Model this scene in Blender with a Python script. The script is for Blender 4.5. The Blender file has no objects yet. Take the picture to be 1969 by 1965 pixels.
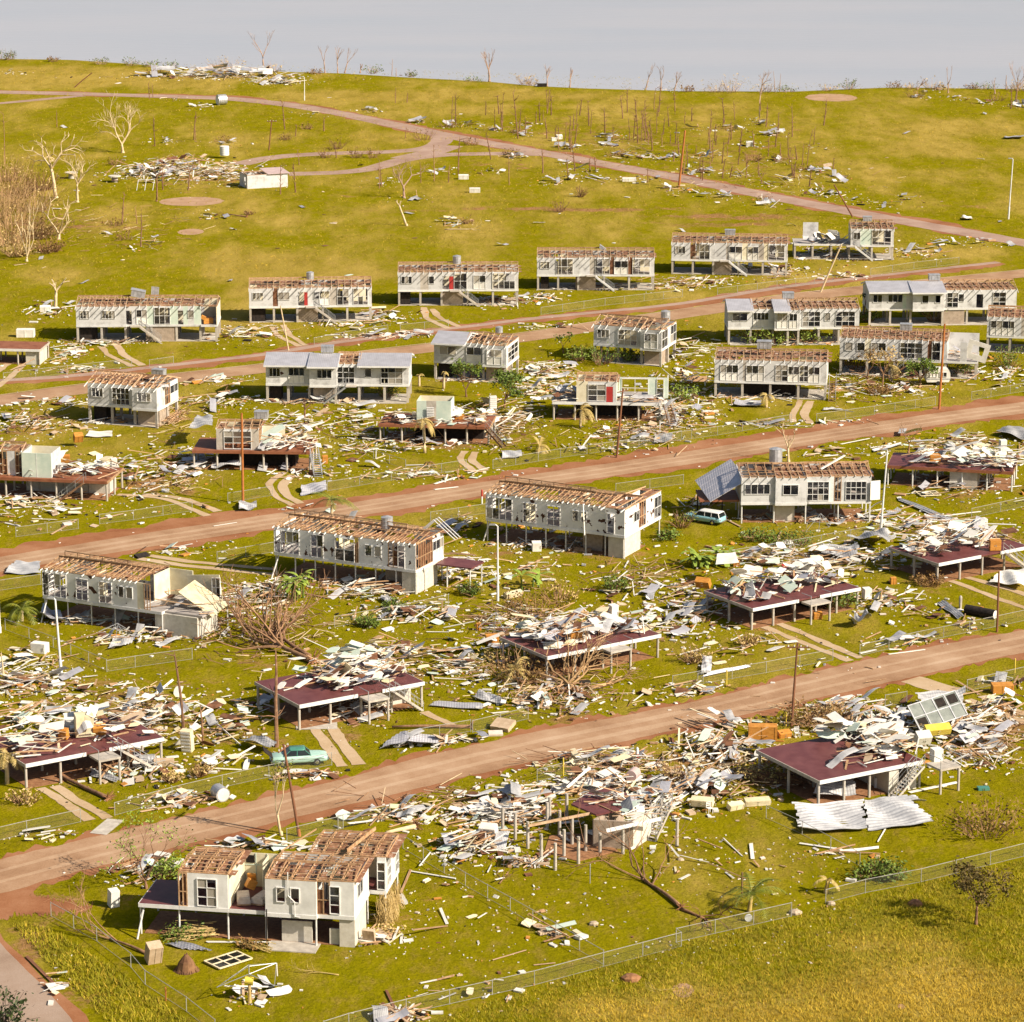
import bpy, math, random, os
from mathutils import Vector, Matrix, Euler
import numpy as np
R = math.radians
rnd = random.Random(7)
col = bpy.context.scene.collection
sc = bpy.context.scene

# ---------------------------------------------------------------- camera, sky, sun, exposure
CAM_H, PITCH, FPX, CX, CY = 92.6, R(14.34), 6258.0, 984.5, 982.5
cam_d = bpy.data.cameras.new('camera'); cam = bpy.data.objects.new('camera', cam_d); col.objects.link(cam)
cam.location = (0, 0, CAM_H); cam.rotation_euler = (R(90) - PITCH, 0, 0)
cam_d.sensor_width = 36; cam_d.lens = FPX / 1969 * 36; cam_d.clip_start = 1; cam_d.clip_end = 60000
sc.camera = cam
SUN_EL, SUN_AZ = R(36), math.atan2(.876, -.478)
w = bpy.data.worlds.new('World'); sc.world = w; w.use_nodes = True
nt = w.node_tree; bg = nt.nodes['Background']
sky = nt.nodes.new('ShaderNodeTexSky'); sky.sky_type = 'NISHITA'; sky.sun_disc = False
sky.sun_elevation = SUN_EL; sky.sun_rotation = SUN_AZ; sky.air_density = 1.0; sky.dust_density = 2.2; sky.ozone_density = .6
nt.links.new(sky.outputs[0], bg.inputs[0]); bg.inputs[1].default_value = .062
sd = bpy.data.lights.new('sun', 'SUN'); sd.energy = 5.0; sd.angle = R(.5); sd.color = (1, .89, .74)
sun = bpy.data.objects.new('sun', sd); col.objects.link(sun)
sv = Vector((.876 * math.cos(SUN_EL), -.478 * math.cos(SUN_EL), math.sin(SUN_EL)))
sun.rotation_euler = sv.to_track_quat('Z', 'Y').to_euler()
sc.view_settings.view_transform = 'Standard'; sc.view_settings.look = 'None'
sc.view_settings.exposure = .66; sc.view_settings.gamma = 1
sc.cycles.max_bounces = 5; sc.cycles.transparent_max_bounces = 12; sc.cycles.diffuse_bounces = 2
sc.cycles.volume_bounces = 0

# ---------------------------------------------------------------- where things stand: readings of the photograph turned into ground positions
TILES = {0: (260, 1560, .2795), 1: (0, 50, .3423), 2: (650, 50, .3423), 3: (1300, 50, .3463), 4: (0, 650, .3423), 5: (650, 650, .3423),
         6: (1300, 650, .3463), 7: (0, 1300, .3448), 8: (650, 1300, .3448), 9: (1300, 1300, .3463), 'a': (130, 500, .1915), 'b': (480, 940, .207), 'c': (1350, 420, .3204), 's': (0, 0, 1)}
cp, sp = math.cos(PITCH), math.sin(PITCH)
def src(t, x, y):
    o = TILES[t]; return o[0] + x * o[2], o[1] + y * o[2]
def at(t, x, y, z=0.0):
    x, y = src(t, x, y)
    d = Vector(((x - CX) / FPX, cp - (y - CY) / FPX * sp, -sp - (y - CY) / FPX * cp))
    k = (z - CAM_H) / d.z
    return Vector((d.x * k, d.y * k, z))
def scale_at(p):                     # source pixels per metre
    return FPX / (p.y * cp + (CAM_H - p.z) * sp)
def height(t, x0, y0, x1, y1):       # metres between a foot and a top
    p = at(t, x0, y0); o = TILES[t][2]
    return abs(y1 - y0) * o / scale_at(p) / cp

# ---------------------------------------------------------------- materials
MAT = {}
def principled(name, color, rough=.8, metal=0, spec=.3):
    m = bpy.data.materials.new(name); m.use_nodes = True
    b = m.node_tree.nodes['Principled BSDF']
    b.inputs['Base Color'].default_value = (*color, 1); b.inputs['Roughness'].default_value = rough; b.inputs['Metallic'].default_value = metal
    b.inputs['Specular IOR Level'].default_value = spec
    MAT[name] = m; return m, b, m.node_tree
def N(nt, t, **kw):
    n = nt.nodes.new(t)
    for k, v in kw.items():
        if k.startswith('i_'): n.inputs[k[2:].replace('_', ' ')].default_value = v
        else: setattr(n, k, v)
    return n
def mottled(name, c0, c1, scale=1.5, rough=.8, metal=0, bump=0, c2=None, lo=.35, hi=.65, spec=.3, per_object=.0, coord='obj', stretch=None):
    m, b, nt = principled(name, c0, rough, metal, spec)
    if coord == 'obj':
        tc = N(nt, 'ShaderNodeTexCoord').outputs['Object']
    else:
        tc = N(nt, 'ShaderNodeNewGeometry').outputs['Position']
    if stretch:
        mp = N(nt, 'ShaderNodeMapping'); mp.inputs['Scale'].default_value = stretch; nt.links.new(tc, mp.inputs[0]); tc = mp.outputs[0]
    n = N(nt, 'ShaderNodeTexNoise', i_Scale=scale, i_Detail=6.0, i_Roughness=.65); nt.links.new(tc, n.inputs['Vector'])
    r = N(nt, 'ShaderNodeValToRGB'); r.color_ramp.elements[0].position = lo; r.color_ramp.elements[1].position = hi
    r.color_ramp.elements[0].color = (*c0, 1); r.color_ramp.elements[1].color = (*c1, 1)
    if c2:
        e = r.color_ramp.elements.new(min(.97, hi + .12)); e.color = (*c2, 1)
    nt.links.new(n.outputs['Fac'], r.inputs[0]); out = r.outputs[0]
    if per_object:
        oi = N(nt, 'ShaderNodeObjectInfo'); hs = N(nt, 'ShaderNodeHueSaturation')
        mr = N(nt, 'ShaderNodeMapRange', i_To_Min=1 - per_object, i_To_Max=1 + per_object * .6)
        nt.links.new(oi.outputs['Random'], mr.inputs[0]); nt.links.new(mr.outputs[0], hs.inputs['Value']); nt.links.new(out, hs.inputs['Color']); out = hs.outputs[0]
    nt.links.new(out, b.inputs['Base Color'])
    if bump:
        bp = N(nt, 'ShaderNodeBump', i_Strength=bump, i_Distance=.05); nt.links.new(n.outputs['Fac'], bp.inputs['Height']); nt.links.new(bp.outputs[0], b.inputs['Normal'])
    return m
mottled('white_wall', (.30, .285, .27), (.60, .595, .58), .8, .7, lo=.25, hi=.52, per_object=.08)
mottled('white_trim', (.62, .61, .58), (.76, .75, .72), 1.2, .6, per_object=.05)
mottled('cream', (.62, .55, .38), (.78, .72, .54), .7, .8, per_object=.1)
mottled('pale_green', (.45, .55, .47), (.62, .68, .58), .7, .8)
mottled('timber', (.30, .16, .075), (.55, .36, .2), 3, .85, per_object=.25)
mottled('pale_timber', (.38, .24, .13), (.58, .40, .25), 3, .85, per_object=.15)
mottled('brown_lining', (.085, .035, .018), (.22, .1, .05), 1.4, .9)
mottled('ceiling_mess', (.13, .05, .028), (.30, .15, .08), 2.2, .9, c2=(.72, .66, .58), lo=.3, hi=.58)
mottled('maroon_floor', (.105, .030, .030), (.175, .062, .058), .9, .45, lo=.3, hi=.7, c2=(.3, .2, .17))
mottled('rust_floor', (.2, .065, .03), (.30, .12, .06), .9, .6)
mottled('grey_floor', (.30, .27, .25), (.42, .38, .35), .9, .7)
mottled('concrete', (.36, .32, .27), (.52, .47, .4), 1.6, .9, per_object=.1, bump=.1)
mottled('brick_block', (.30, .235, .175), (.43, .34, .26), 2.5, .9, bump=.2)
mottled('pale_block', (.50, .46, .38), (.62, .58, .5), 2.5, .9, bump=.2)
mottled('white_paint_post', (.5, .49, .46), (.74, .72, .68), 2.2, .6, per_object=.1)
mottled('galv_pipe', (.34, .35, .36), (.52, .53, .54), 2, .45, .5)
mottled('white_board', (.60, .57, .50), (.84, .81, .74), 1.4, .75, per_object=.22)
mottled('white_panel', (.64, .61, .54), (.86, .83, .76), .9, .75, per_object=.15)
mottled('cream_panel', (.60, .50, .30), (.78, .69, .48), .9, .8, per_object=.15)
mottled('orange_wood', (.42, .17, .03), (.62, .29, .06), 2, .5, stretch=(1, 1, 6))
mottled('tan_box', (.42, .30, .19), (.55, .42, .29), 2, .8)
mottled('red_door', (.35, .03, .03), (.45, .05, .04), 2, .5)
mottled('bark_pale', (.50, .38, .22), (.68, .54, .34), 2.5, .9, bump=.3)
mottled('bark_brown', (.15, .075, .04), (.30, .17, .095), 2.5, .9, bump=.3, per_object=.2)
mottled('twig_brown', (.20, .105, .055), (.36, .21, .11), 2.5, .9, per_object=.2)
mottled('dead_brush', (.13, .06, .03), (.28, .15, .07), 1.5, .9, per_object=.2)
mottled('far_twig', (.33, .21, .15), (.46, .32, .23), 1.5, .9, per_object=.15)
mottled('leaf_green', (.07, .12, .015), (.17, .22, .03), 3, .6, per_object=.15)
mottled('leaf_fresh', (.16, .25, .03), (.30, .36, .06), 3, .55, per_object=.1)
mottled('leaf_dark', (.02, .035, .008), (.05, .07, .015), 3, .6)
mottled('palm_green', (.085, .12, .012), (.24, .24, .03), 2, .5)
mottled('palm_straw', (.36, .25, .07), (.52, .40, .15), 2, .6)
mottled('straw', (.40, .27, .09), (.58, .43, .19), 2, .8)
mottled('leaf_rust', (.15, .085, .025), (.28, .16, .05), 3, .7)
mottled('leaf_dusk', (.06, .055, .012), (.17, .11, .03), 3, .7)
mottled('pole_wood', (.13, .055, .03), (.25, .11, .055), 1.2, .8, stretch=(1, 1, .15))
mottled('pole_rust', (.30, .10, .025), (.45, .17, .05), 1.2, .7)
mottled('fence_pipe', (.27, .265, .23), (.40, .385, .34), 2, .7)
mottled('lamp_white', (.62, .62, .6), (.76, .76, .74), 1.2, .5)
mottled('tank_metal', (.36, .36, .36), (.58, .58, .6), 2, .45, .5)
mottled('earth', (.20, .09, .04), (.34, .17, .08), 3, .95, bump=.5)
mottled('dirt_disc', (.34, .20, .11), (.44, .28, .17), .35, .95, coord='pos')
mottled('tyre_rubber', (.015, .015, .015), (.03, .03, .03), 5, .9)
mottled('chrome', (.6, .6, .6), (.75, .75, .75), 3, .2, .9)
mottled('mint_paint', (.36, .56, .47), (.42, .62, .53), 2, .3, spec=.5)
mottled('dark_mint', (.06, .20, .15), (.08, .25, .19), 2, .3, spec=.5)
mottled('blue_paint', (.22, .42, .46), (.28, .5, .53), 2, .3, spec=.5)
mottled('cloth_pale', (.55, .45, .38), (.72, .64, .55), 2, .9)
mottled('mint_cloth', (.30, .55, .43), (.42, .65, .53), 2, .9)
mottled('iron_pink', (.45, .33, .31), (.55, .42, .39), 1, .6)
mottled('yellow_paint', (.6, .45, .05), (.7, .55, .1), 2, .6)
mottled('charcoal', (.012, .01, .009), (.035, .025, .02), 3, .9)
mottled('rock', (.32, .25, .17), (.5, .4, .29), 3, .9, bump=.4)
def iron(name, c0, c1, per=.15, rough=.42, metal=.35, ribs=True):
    m = mottled(name, c0, c1, .7, rough, metal, per_object=per, spec=.5); nt = m.node_tree; b = nt.nodes['Principled BSDF']
    if ribs:
        tc = N(nt, 'ShaderNodeTexCoord'); wv = N(nt, 'ShaderNodeTexWave', i_Scale=1.3, bands_direction='X'); nt.links.new(tc.outputs['Object'], wv.inputs[0])
        bp = N(nt, 'ShaderNodeBump', i_Strength=.35, i_Distance=.03); nt.links.new(wv.outputs['Fac'], bp.inputs['Height']); nt.links.new(bp.outputs[0], b.inputs['Normal'])
iron('roof_iron', (.44, .43, .45), (.55, .54, .57), .05)
mottled('wispy_twig', (.34, .20, .09), (.52, .34, .17), 1.5, .9, per_object=.3)
iron('sheet_iron', (.34, .335, .335), (.62, .61, .60), .25, .55, .2)
iron('bright_iron', (.36, .36, .37), (.60, .60, .60), .05, .5, .2, ribs=False)
iron('blue_iron', (.52, .50, .53), (.64, .62, .65), .05)
def glass(name, color, mix):
    m = bpy.data.materials.new(name); m.use_nodes = True; nt = m.node_tree; b = nt.nodes['Principled BSDF']
    b.inputs['Base Color'].default_value = (*color, 1); b.inputs['Roughness'].default_value = .08; b.inputs['Specular IOR Level'].default_value = .6
    tr = N(nt, 'ShaderNodeBsdfTransparent'); mx = N(nt, 'ShaderNodeMixShader'); mx.inputs[0].default_value = mix
    nt.links.new(tr.outputs[0], mx.inputs[1]); nt.links.new(b.outputs[0], mx.inputs[2]); nt.links.new(mx.outputs[0], nt.nodes['Material Output'].inputs[0]); MAT[name] = m
glass('window_glass', (.02, .022, .025), .6)
glass('obscure_glass', (.42, .38, .32), .8)
glass('car_glass', (.015, .02, .022), .85)
glass('fence_wire', (.36, .36, .31), .055)
def torn_mat():
    m = mottled('torn_wall', (.56, .55, .53), (.74, .73, .70), .8, .75, lo=.25, hi=.5); nt = m.node_tree; b = nt.nodes['Principled BSDF']
    old = b.inputs['Base Color'].links[0].from_socket
    tc = N(nt, 'ShaderNodeTexCoord'); n = N(nt, 'ShaderNodeTexNoise', i_Scale=.95, i_Detail=3.5, i_Roughness=.55); nt.links.new(tc.outputs['Object'], n.inputs['Vector'])
    r = N(nt, 'ShaderNodeValToRGB'); r.color_ramp.interpolation = 'CONSTANT'; r.color_ramp.elements[0].color = (0, 0, 0, 1); r.color_ramp.elements[1].position = .59; r.color_ramp.elements[1].color = (1, 1, 1, 1)
    nt.links.new(n.outputs['Fac'], r.inputs[0]); mx = N(nt, 'ShaderNodeMix', data_type='RGBA'); nt.links.new(r.outputs[0], mx.inputs[0]); nt.links.new(old, mx.inputs[6]); mx.inputs[7].default_value = (.07, .03, .018, 1)
    nt.links.new(mx.outputs[2], b.inputs['Base Color'])
torn_mat()

# ---------------------------------------------------------------- mesh helpers
class MB:
    def __init__(self): self.v = []; self.f = []; self.m = []; self.mats = []; self.cur = 0
    def mat(self, name):
        if name not in self.mats: self.mats.append(name)
        self.cur = self.mats.index(name)
    def add(self, vs, fs):
        o = len(self.v); self.v.extend([tuple(p) for p in vs]); self.f.extend([tuple(i + o for i in f) for f in fs]); self.m.extend([self.cur] * len(fs))
    def box(self, c, hx, hy, hz, ax=None):
        c = Vector(c); X, Y, Z = ax if ax else (Vector((1, 0, 0)), Vector((0, 1, 0)), Vector((0, 0, 1)))
        vs = [c + X * (hx * a) + Y * (hy * b) + Z * (hz * d) for d in (-1, 1) for a, b in ((-1, -1), (1, -1), (1, 1), (-1, 1))]
        self.add(vs, [(0, 3, 2, 1), (4, 5, 6, 7), (0, 1, 5, 4), (1, 2, 6, 5), (2, 3, 7, 6), (3, 0, 4, 7)])
    def aabb(self, x0, x1, y0, y1, z0, z1):
        self.box(((x0 + x1) / 2, (y0 + y1) / 2, (z0 + z1) / 2), abs(x1 - x0) / 2, abs(y1 - y0) / 2, abs(z1 - z0) / 2)
    def beam(self, p, q, w, h, up=(0, 0, 1)):
        p, q = Vector(p), Vector(q); d = q - p; L = d.length
        if L < 1e-5: return
        d /= L; u = Vector(up)
        s = d.cross(u)
        if s.length < 1e-4: s = d.cross(Vector((1, 0, 0)))
        s.normalize(); u = s.cross(d)
        self.box((p + q) / 2, L / 2, w / 2, h / 2, (d, s, u))
    def tube(self, pts, radii, n=6, cap=True):
        pts = [Vector(p) for p in pts]; vs = []; fs = []
        for i, p in enumerate(pts):
            d = (pts[min(i + 1, len(pts) - 1)] - pts[max(i - 1, 0)])
            d = d.normalized() if d.length > 1e-6 else Vector((0, 0, 1))
            a = d.cross(Vector((0, 0, 1)));  a = a.normalized() if a.length > .05 else Vector((1, 0, 0))
            b = d.cross(a)
            for k in range(n):
                t = 2 * math.pi * k / n; vs.append(p + (a * math.cos(t) + b * math.sin(t)) * radii[i])
        for i in range(len(pts) - 1):
            for k in range(n):
                k2 = (k + 1) % n; fs.append((i * n + k, i * n + k2, i * n + n + k2, i * n + n + k))
        if cap: fs.append(tuple(range(n))[::-1]); fs.append(tuple(range((len(pts) - 1) * n, len(pts) * n)))
        self.add(vs, fs)
    def quad(self, a, b, c, d): self.add([a, b, c, d], [(0, 1, 2, 3)])
    def mesh(self, name, smooth=False):
        me = bpy.data.meshes.new(name); me.from_pydata(self.v, [], self.f)
        for mn in self.mats: me.materials.append(MAT[mn])
        if len(self.mats) > 1: me.polygons.foreach_set('material_index', self.m)
        if smooth: me.polygons.foreach_set('use_smooth', [True] * len(self.f))
        me.update(); return me
    def build(self, name, mat=None, parent=None, smooth=False, loc=None):
        if not self.f: return None
        if mat: self.mats = [mat]; self.m = [0] * len(self.f)
        o = bpy.data.objects.new(name, self.mesh(name, smooth)); col.objects.link(o)
        if parent: o.parent = parent
        if loc is not None: o.location = loc
        return o
def tag(o, label=None, cat=None, group=None, kind=None):
    if label: o['label'] = label
    if cat: o['category'] = cat
    if group: o['group'] = group
    if kind: o['kind'] = kind
    return o
def empty(name, loc, rz=0.0, label=None, cat=None, group=None):
    o = bpy.data.objects.new(name, None); col.objects.link(o); o.location = loc; o.rotation_euler = (0, 0, rz); o.empty_display_size = .5
    return tag(o, label, cat, group)
def copy_tree(o, parent=None):
    c = o.copy(); col.objects.link(c); c.parent = parent
    for ch in list(o.children): copy_tree(ch, c)
    return c

# ---------------------------------------------------------------- ground, roads, sea
def coast_y(x):
    P = COAST
    if x <= P[0][0]: return P[0][1] + (P[0][0] - x) * .12
    if x >= P[-1][0]: return P[-1][1] + (x - P[-1][0]) * .05
    for (x0, y0), (x1, y1) in zip(P, P[1:]):
        if x0 <= x <= x1: return y0 + (y1 - y0) * (x - x0) / (x1 - x0)
COAST = [tuple(at('s', *p)[:2]) for p in [(0, 113), (137, 115), (274, 124), (335, 130), (411, 134), (660, 141), (787, 149), (941, 157), (1026, 165), (1129, 170), (1310, 175), (1525, 176), (1646, 170.5), (1715, 168), (1969, 171)]]
# dry (yellow) and bare-earth patches of the ground: tile, x, y, rx, ry (reading units), strength
DRY = [(9, 1500, 1800, 900, 150, 1.3), (8, 1700, 1880, 500, 70, .9), ('s', 985, 320, 1500, 230, .30), (3, 1500, 560, 480, 60, .9), (3, 1500, 690, 480, 50, .8), (3, 1300, 820, 500, 60, .6), (2, 700, 390, 1300, 35, .9), (2, 1500, 450, 900, 25, .6), (1, 700, 300, 1000, 45, 1.0), (1, 300, 250, 600, 25, .7),
       (1, 1300, 1350, 700, 110, .9), (1, 1500, 1480, 300, 50, .8), (1, 400, 1400, 400, 60, .6), (1, 300, 740, 400, 40, .6), (1, 1500, 600, 500, 50, .5), (2, 300, 620, 300, 50, .8), (2, 300, 1400, 500, 40, .7), (2, 600, 930, 900, 60, .5),
       (9, 1500, 1720, 700, 130, 1.0), (9, 700, 1880, 900, 90, .9), (9, 1300, 1500, 500, 60, .5), (9, 200, 1800, 300, 120, .6), (8, 1500, 1850, 400, 80, .7), (3, 1000, 1000, 900, 50, .5), (3, 400, 1120, 500, 40, .4), (1, 1000, 1700, 300, 30, .3), (3, 1500, 1250, 500, 40, .5)]
DIRT = [(2, 1500, 620, 650, 130, .36), (3, 420, 720, 520, 140, .36), (2, 900, 800, 500, 60, .3), (5, 1150, 1190, 380, 40, .5), (4, 700, 1600, 350, 50, .45), (5, 250, 1400, 280, 50, .5), (1, 1200, 850, 320, 60, .5), (1, 1900, 960, 300, 10, .3), (2, 1300, 1030, 700, 14, .75), (2, 500, 1040, 400, 8, .5), (3, 300, 1060, 500, 22, .7), (3, 250, 1100, 500, 14, .7), (3, 500, 1160, 250, 12, .7), (1, 500, 1120, 300, 40, .5), (1, 600, 1230, 260, 18, .5),
        (5, 1150, 1600, 300, 90, .35), (7, 1300, 350, 300, 80, .55), (7, 200, 1500, 140, 200, .7), (7, 330, 1250, 300, 60, .5), (7, 450, 1800, 120, 200, .4), (8, 1400, 930, 280, 90, .8), (8, 330, 1350, 70, 110, .8), (9, 1850, 250, 130, 90, .8), (9, 1000, 640, 260, 30, .6), (4, 850, 830, 250, 60, .6), (4, 1000, 870, 200, 30, .5),
        (6, 1450, 1370, 160, 50, .7), (6, 480, 1590, 180, 60, .7), (6, 600, 1000, 420, 40, .5), (5, 1450, 1220, 350, 40, .6), (5, 600, 600, 330, 50, .5), (7, 250, 600, 220, 40, .6), (8, 100, 230, 260, 50, .6), (8, 1280, 250, 150, 60, .7), (7, 1860, 330, 120, 70, .8),
        (9, 200, 450, 330, 140, .6), (9, 1150, 300, 400, 110, .6), (9, 1600, 330, 320, 120, .6), (8, 950, 760, 300, 130, .55), (8, 1450, 600, 350, 70, .6), (8, 1500, 490, 330, 50, .5), (7, 860, 260, 360, 150, .5), (6, 720, 1240, 470, 90, .5), (6, 1500, 1090, 500, 90, .5), (6, 1550, 600, 430, 70, .5), (6, 1600, 830, 420, 70, .45), (5, 300, 1830, 440, 120, .5), (5, 930, 480, 230, 120, .55), (4, 150, 490, 330, 70, .5), (5, 300, 1800, 350, 100, .35), (4, 1500, 1780, 300, 80, .4), (7, 600, 80, 500, 110, .4), (6, 500, 1280, 400, 90, .35), (6, 1400, 1150, 400, 90, .35), (4, 250, 760, 350, 90, .4), (3, 1600, 1000, 500, 14, .3)]
def field(P, X, Y):
    A = np.zeros_like(X)
    for t, x, y, rx, ry, s in P:
        p = at(t, x, y); k = TILES[t][2]; sx = rx * k / scale_at(p)
        sy = abs(at(t, x, y - ry).y - p.y)
        q = ((X - p.x) / sx) ** 2 + ((Y - p.y) / sy) ** 2
        A = np.maximum(A, s * np.exp(-q * .9))
    return A
def build_ground():
    xs = np.concatenate([[-9000, -3000, -1000, -400, -220], np.arange(-170, 171, 2.0), [220, 400, 1000, 3000, 9000]])
    ts = np.concatenate([[-5000, -1500, -400, 0, 120, 180], np.arange(206, 640, 2.0), np.arange(642, 780, 3.0)])
    cy = np.array([coast_y(x) for x in xs]); nx, ny = len(xs), len(ts) + 2
    X = np.zeros((ny, nx)); Y = np.zeros((ny, nx)); Z = np.zeros((ny, nx))
    for j, t in enumerate(ts):
        X[j] = xs; k = np.clip((t - 640) / 139.0, 0, 1); Y[j] = t * (1 - k) + k * (cy + (t - 779))
    Y[len(ts) - 1] = cy
    X[-2] = xs; Y[-2] = cy + .8; Z[-2] = -1.2; X[-1] = xs; Y[-1] = cy + 6; Z[-1] = -9
    v = np.stack([X, Y, Z], -1).reshape(-1, 3)
    f = [(j * nx + i, j * nx + i + 1, (j + 1) * nx + i + 1, (j + 1) * nx + i) for j in range(ny - 1) for i in range(nx - 1)]
    me = bpy.data.meshes.new('ground'); me.from_pydata(v.tolist(), [], f)
    for nm, P in (('dry', DRY), ('dirt', DIRT)):
        a = me.attributes.new(nm, 'FLOAT', 'POINT'); a.data.foreach_set('value', field(P, X, Y).reshape(-1).astype(np.float32))
    m, b, nt = principled('grass_ground', (.1, .1, .02), 1, 0, 0)
    g = N(nt, 'ShaderNodeNewGeometry').outputs['Position']
    def noise(sc_, det=6, rough=.6, st=None):
        n = N(nt, 'ShaderNodeTexNoise', i_Scale=sc_, i_Detail=float(det), i_Roughness=rough)
        if st:
            mp = N(nt, 'ShaderNodeMapping'); mp.inputs['Scale'].default_value = st; mp.inputs['Rotation'].default_value = (0, 0, R(-12)); nt.links.new(g, mp.inputs[0]); nt.links.new(mp.outputs[0], n.inputs['Vector'])
        else: nt.links.new(g, n.inputs['Vector'])
        return n.outputs['Fac']
    def ramp(fac, stops):
        r = N(nt, 'ShaderNodeValToRGB'); e = r.color_ramp.elements
        while len(e) < len(stops): e.new(.5)
        for q, (p, c) in zip(e, stops): q.position = p; q.color = (*c, 1) if len(c) == 3 else c
        nt.links.new(fac, r.inputs[0]); return r.outputs[0]
    def mix(fac, a, c, mode='MIX'):
        x = N(nt, 'ShaderNodeMix', data_type='RGBA', blend_type=mode)
        if isinstance(fac, float): x.inputs[0].default_value = fac
        else: nt.links.new(fac, x.inputs[0])
        nt.links.new(a, x.inputs[6]); nt.links.new(c, x.inputs[7]); return x.outputs[2]
    def math_(op, a, c):
        x = N(nt, 'ShaderNodeMath', operation=op)
        for i, q in enumerate((a, c)):
            if isinstance(q, (int, float)): x.inputs[i].default_value = q
            else: nt.links.new(q, x.inputs[i])
        return x.outputs[0]
    fine = noise(2.2, 8, .75); med = noise(.22, 6, .65); big = noise(.035, 5, .55, (1, .45, 1)); streak = noise(.09, 6, .65, (1, .3, 1))
    green = ramp(fine, [(.28, (.095, .095, .002)), (.5, (.215, .188, .003)), (.72, (.33, .272, .008))])
    green = mix(.45, green, ramp(med, [(.3, (.15, .15, .002)), (.7, (.29, .235, .004))]))
    yel = ramp(fine, [(.28, (.20, .14, .018)), (.52, (.37, .265, .05)), (.75, (.52, .385, .11))])
    yel = mix(.4, yel, ramp(streak, [(.35, (.22, .17, .012)), (.65, (.50, .36, .085))]))
    ad = N(nt, 'ShaderNodeAttribute', attribute_name='dry').outputs['Fac']; ar = N(nt, 'ShaderNodeAttribute', attribute_name='dirt').outputs['Fac']
    dm = math_('ADD', math_('MULTIPLY', ad, .85), math_('MULTIPLY', math_('SUBTRACT', math_('ADD', big, streak), 1.0), 1.7))
    base = mix(ramp(dm, [(.10, (0, 0, 0)), (.55, (1, 1, 1))]), green, yel)
    dirtc = ramp(noise(1.1, 7, .7), [(.3, (.20, .085, .035)), (.55, (.34, .175, .085)), (.75, (.44, .27, .15))])
    rm = math_('ADD', ar, math_('MULTIPLY', math_('SUBTRACT', med, .5), 2.2)); 
    base = mix(ramp(math_('ADD', rm, math_('MULTIPLY', math_('SUBTRACT', fine, .5), 1.1)), [(.36, (0, 0, 0)), (.66, (.92, .92, .92))]), base, dirtc)
    m2 = noise(.75, 8, .72, (1, .5, 1)); m3 = noise(.31, 8, .7, (1, .35, 1)); sp2 = noise(5.5, 3, .6)
    base = mix(ramp(m3, [(.47, (0, 0, 0)), (.62, (.42, .42, .42))]), base, ramp(fine, [(.3, (.10, .085, .004)), (.7, (.22, .17, .008))]))
    base = mix(ramp(m2, [(.50, (0, 0, 0)), (.68, (.45, .45, .45))]), base, ramp(sp2, [(.35, (.24, .135, .035)), (.65, (.44, .29, .09))]))
    base = mix(ramp(sp2, [(.34, (.5, .5, .5)), (.45, (0, 0, 0))]), base, ramp(med, [(.3, (.07, .05, .006)), (.7, (.13, .10, .01))]))
    nt.links.new(base, b.inputs['Base Color'])
    bp = N(nt, 'ShaderNodeBump', i_Strength=.9, i_Distance=.25); nt.links.new(math_('ADD', fine, math_('MULTIPLY', med, 2.0)), bp.inputs['Height']); nt.links.new(bp.outputs[0], b.inputs['Normal'])
    me.materials.append(m); o = bpy.data.objects.new('ground', me); col.objects.link(o); tag(o, kind='structure')
build_ground()
def build_sea():
    m, b, nt = principled('sea_water', (.30, .33, .33), .28, 0, .5)
    g = N(nt, 'ShaderNodeNewGeometry').outputs['Position']
    mp = N(nt, 'ShaderNodeMapping'); mp.inputs['Scale'].default_value = (.35, 1, 1); mp.inputs['Rotation'].default_value = (0, 0, R(6)); nt.links.new(g, mp.inputs[0])
    n1 = N(nt, 'ShaderNodeTexNoise', i_Scale=.35, i_Detail=6.0, i_Roughness=.6); nt.links.new(mp.outputs[0], n1.inputs['Vector'])
    n2 = N(nt, 'ShaderNodeTexNoise', i_Scale=.03, i_Detail=4.0); nt.links.new(mp.outputs[0], n2.inputs['Vector'])
    bp = N(nt, 'ShaderNodeBump', i_Strength=.5, i_Distance=.4); nt.links.new(n1.outputs['Fac'], bp.inputs['Height']); nt.links.new(bp.outputs[0], b.inputs['Normal'])
    r = N(nt, 'ShaderNodeValToRGB'); r.color_ramp.elements[0].position = .35; r.color_ramp.elements[1].position = .65
    r.color_ramp.elements[0].color = (.41, .425, .47, 1); r.color_ramp.elements[1].color = (.445, .445, .48, 1); nt.links.new(n2.outputs['Fac'], r.inputs[0]); nt.links.new(r.outputs[0], b.inputs['Base Color'])
    mb = MB(); mb.quad((-20000, 300, -6), (20000, 300, -6), (20000, 40000, -6), (-20000, 40000, -6)); tag(mb.build('sea', 'sea_water'), kind='structure')
build_sea()
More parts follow.
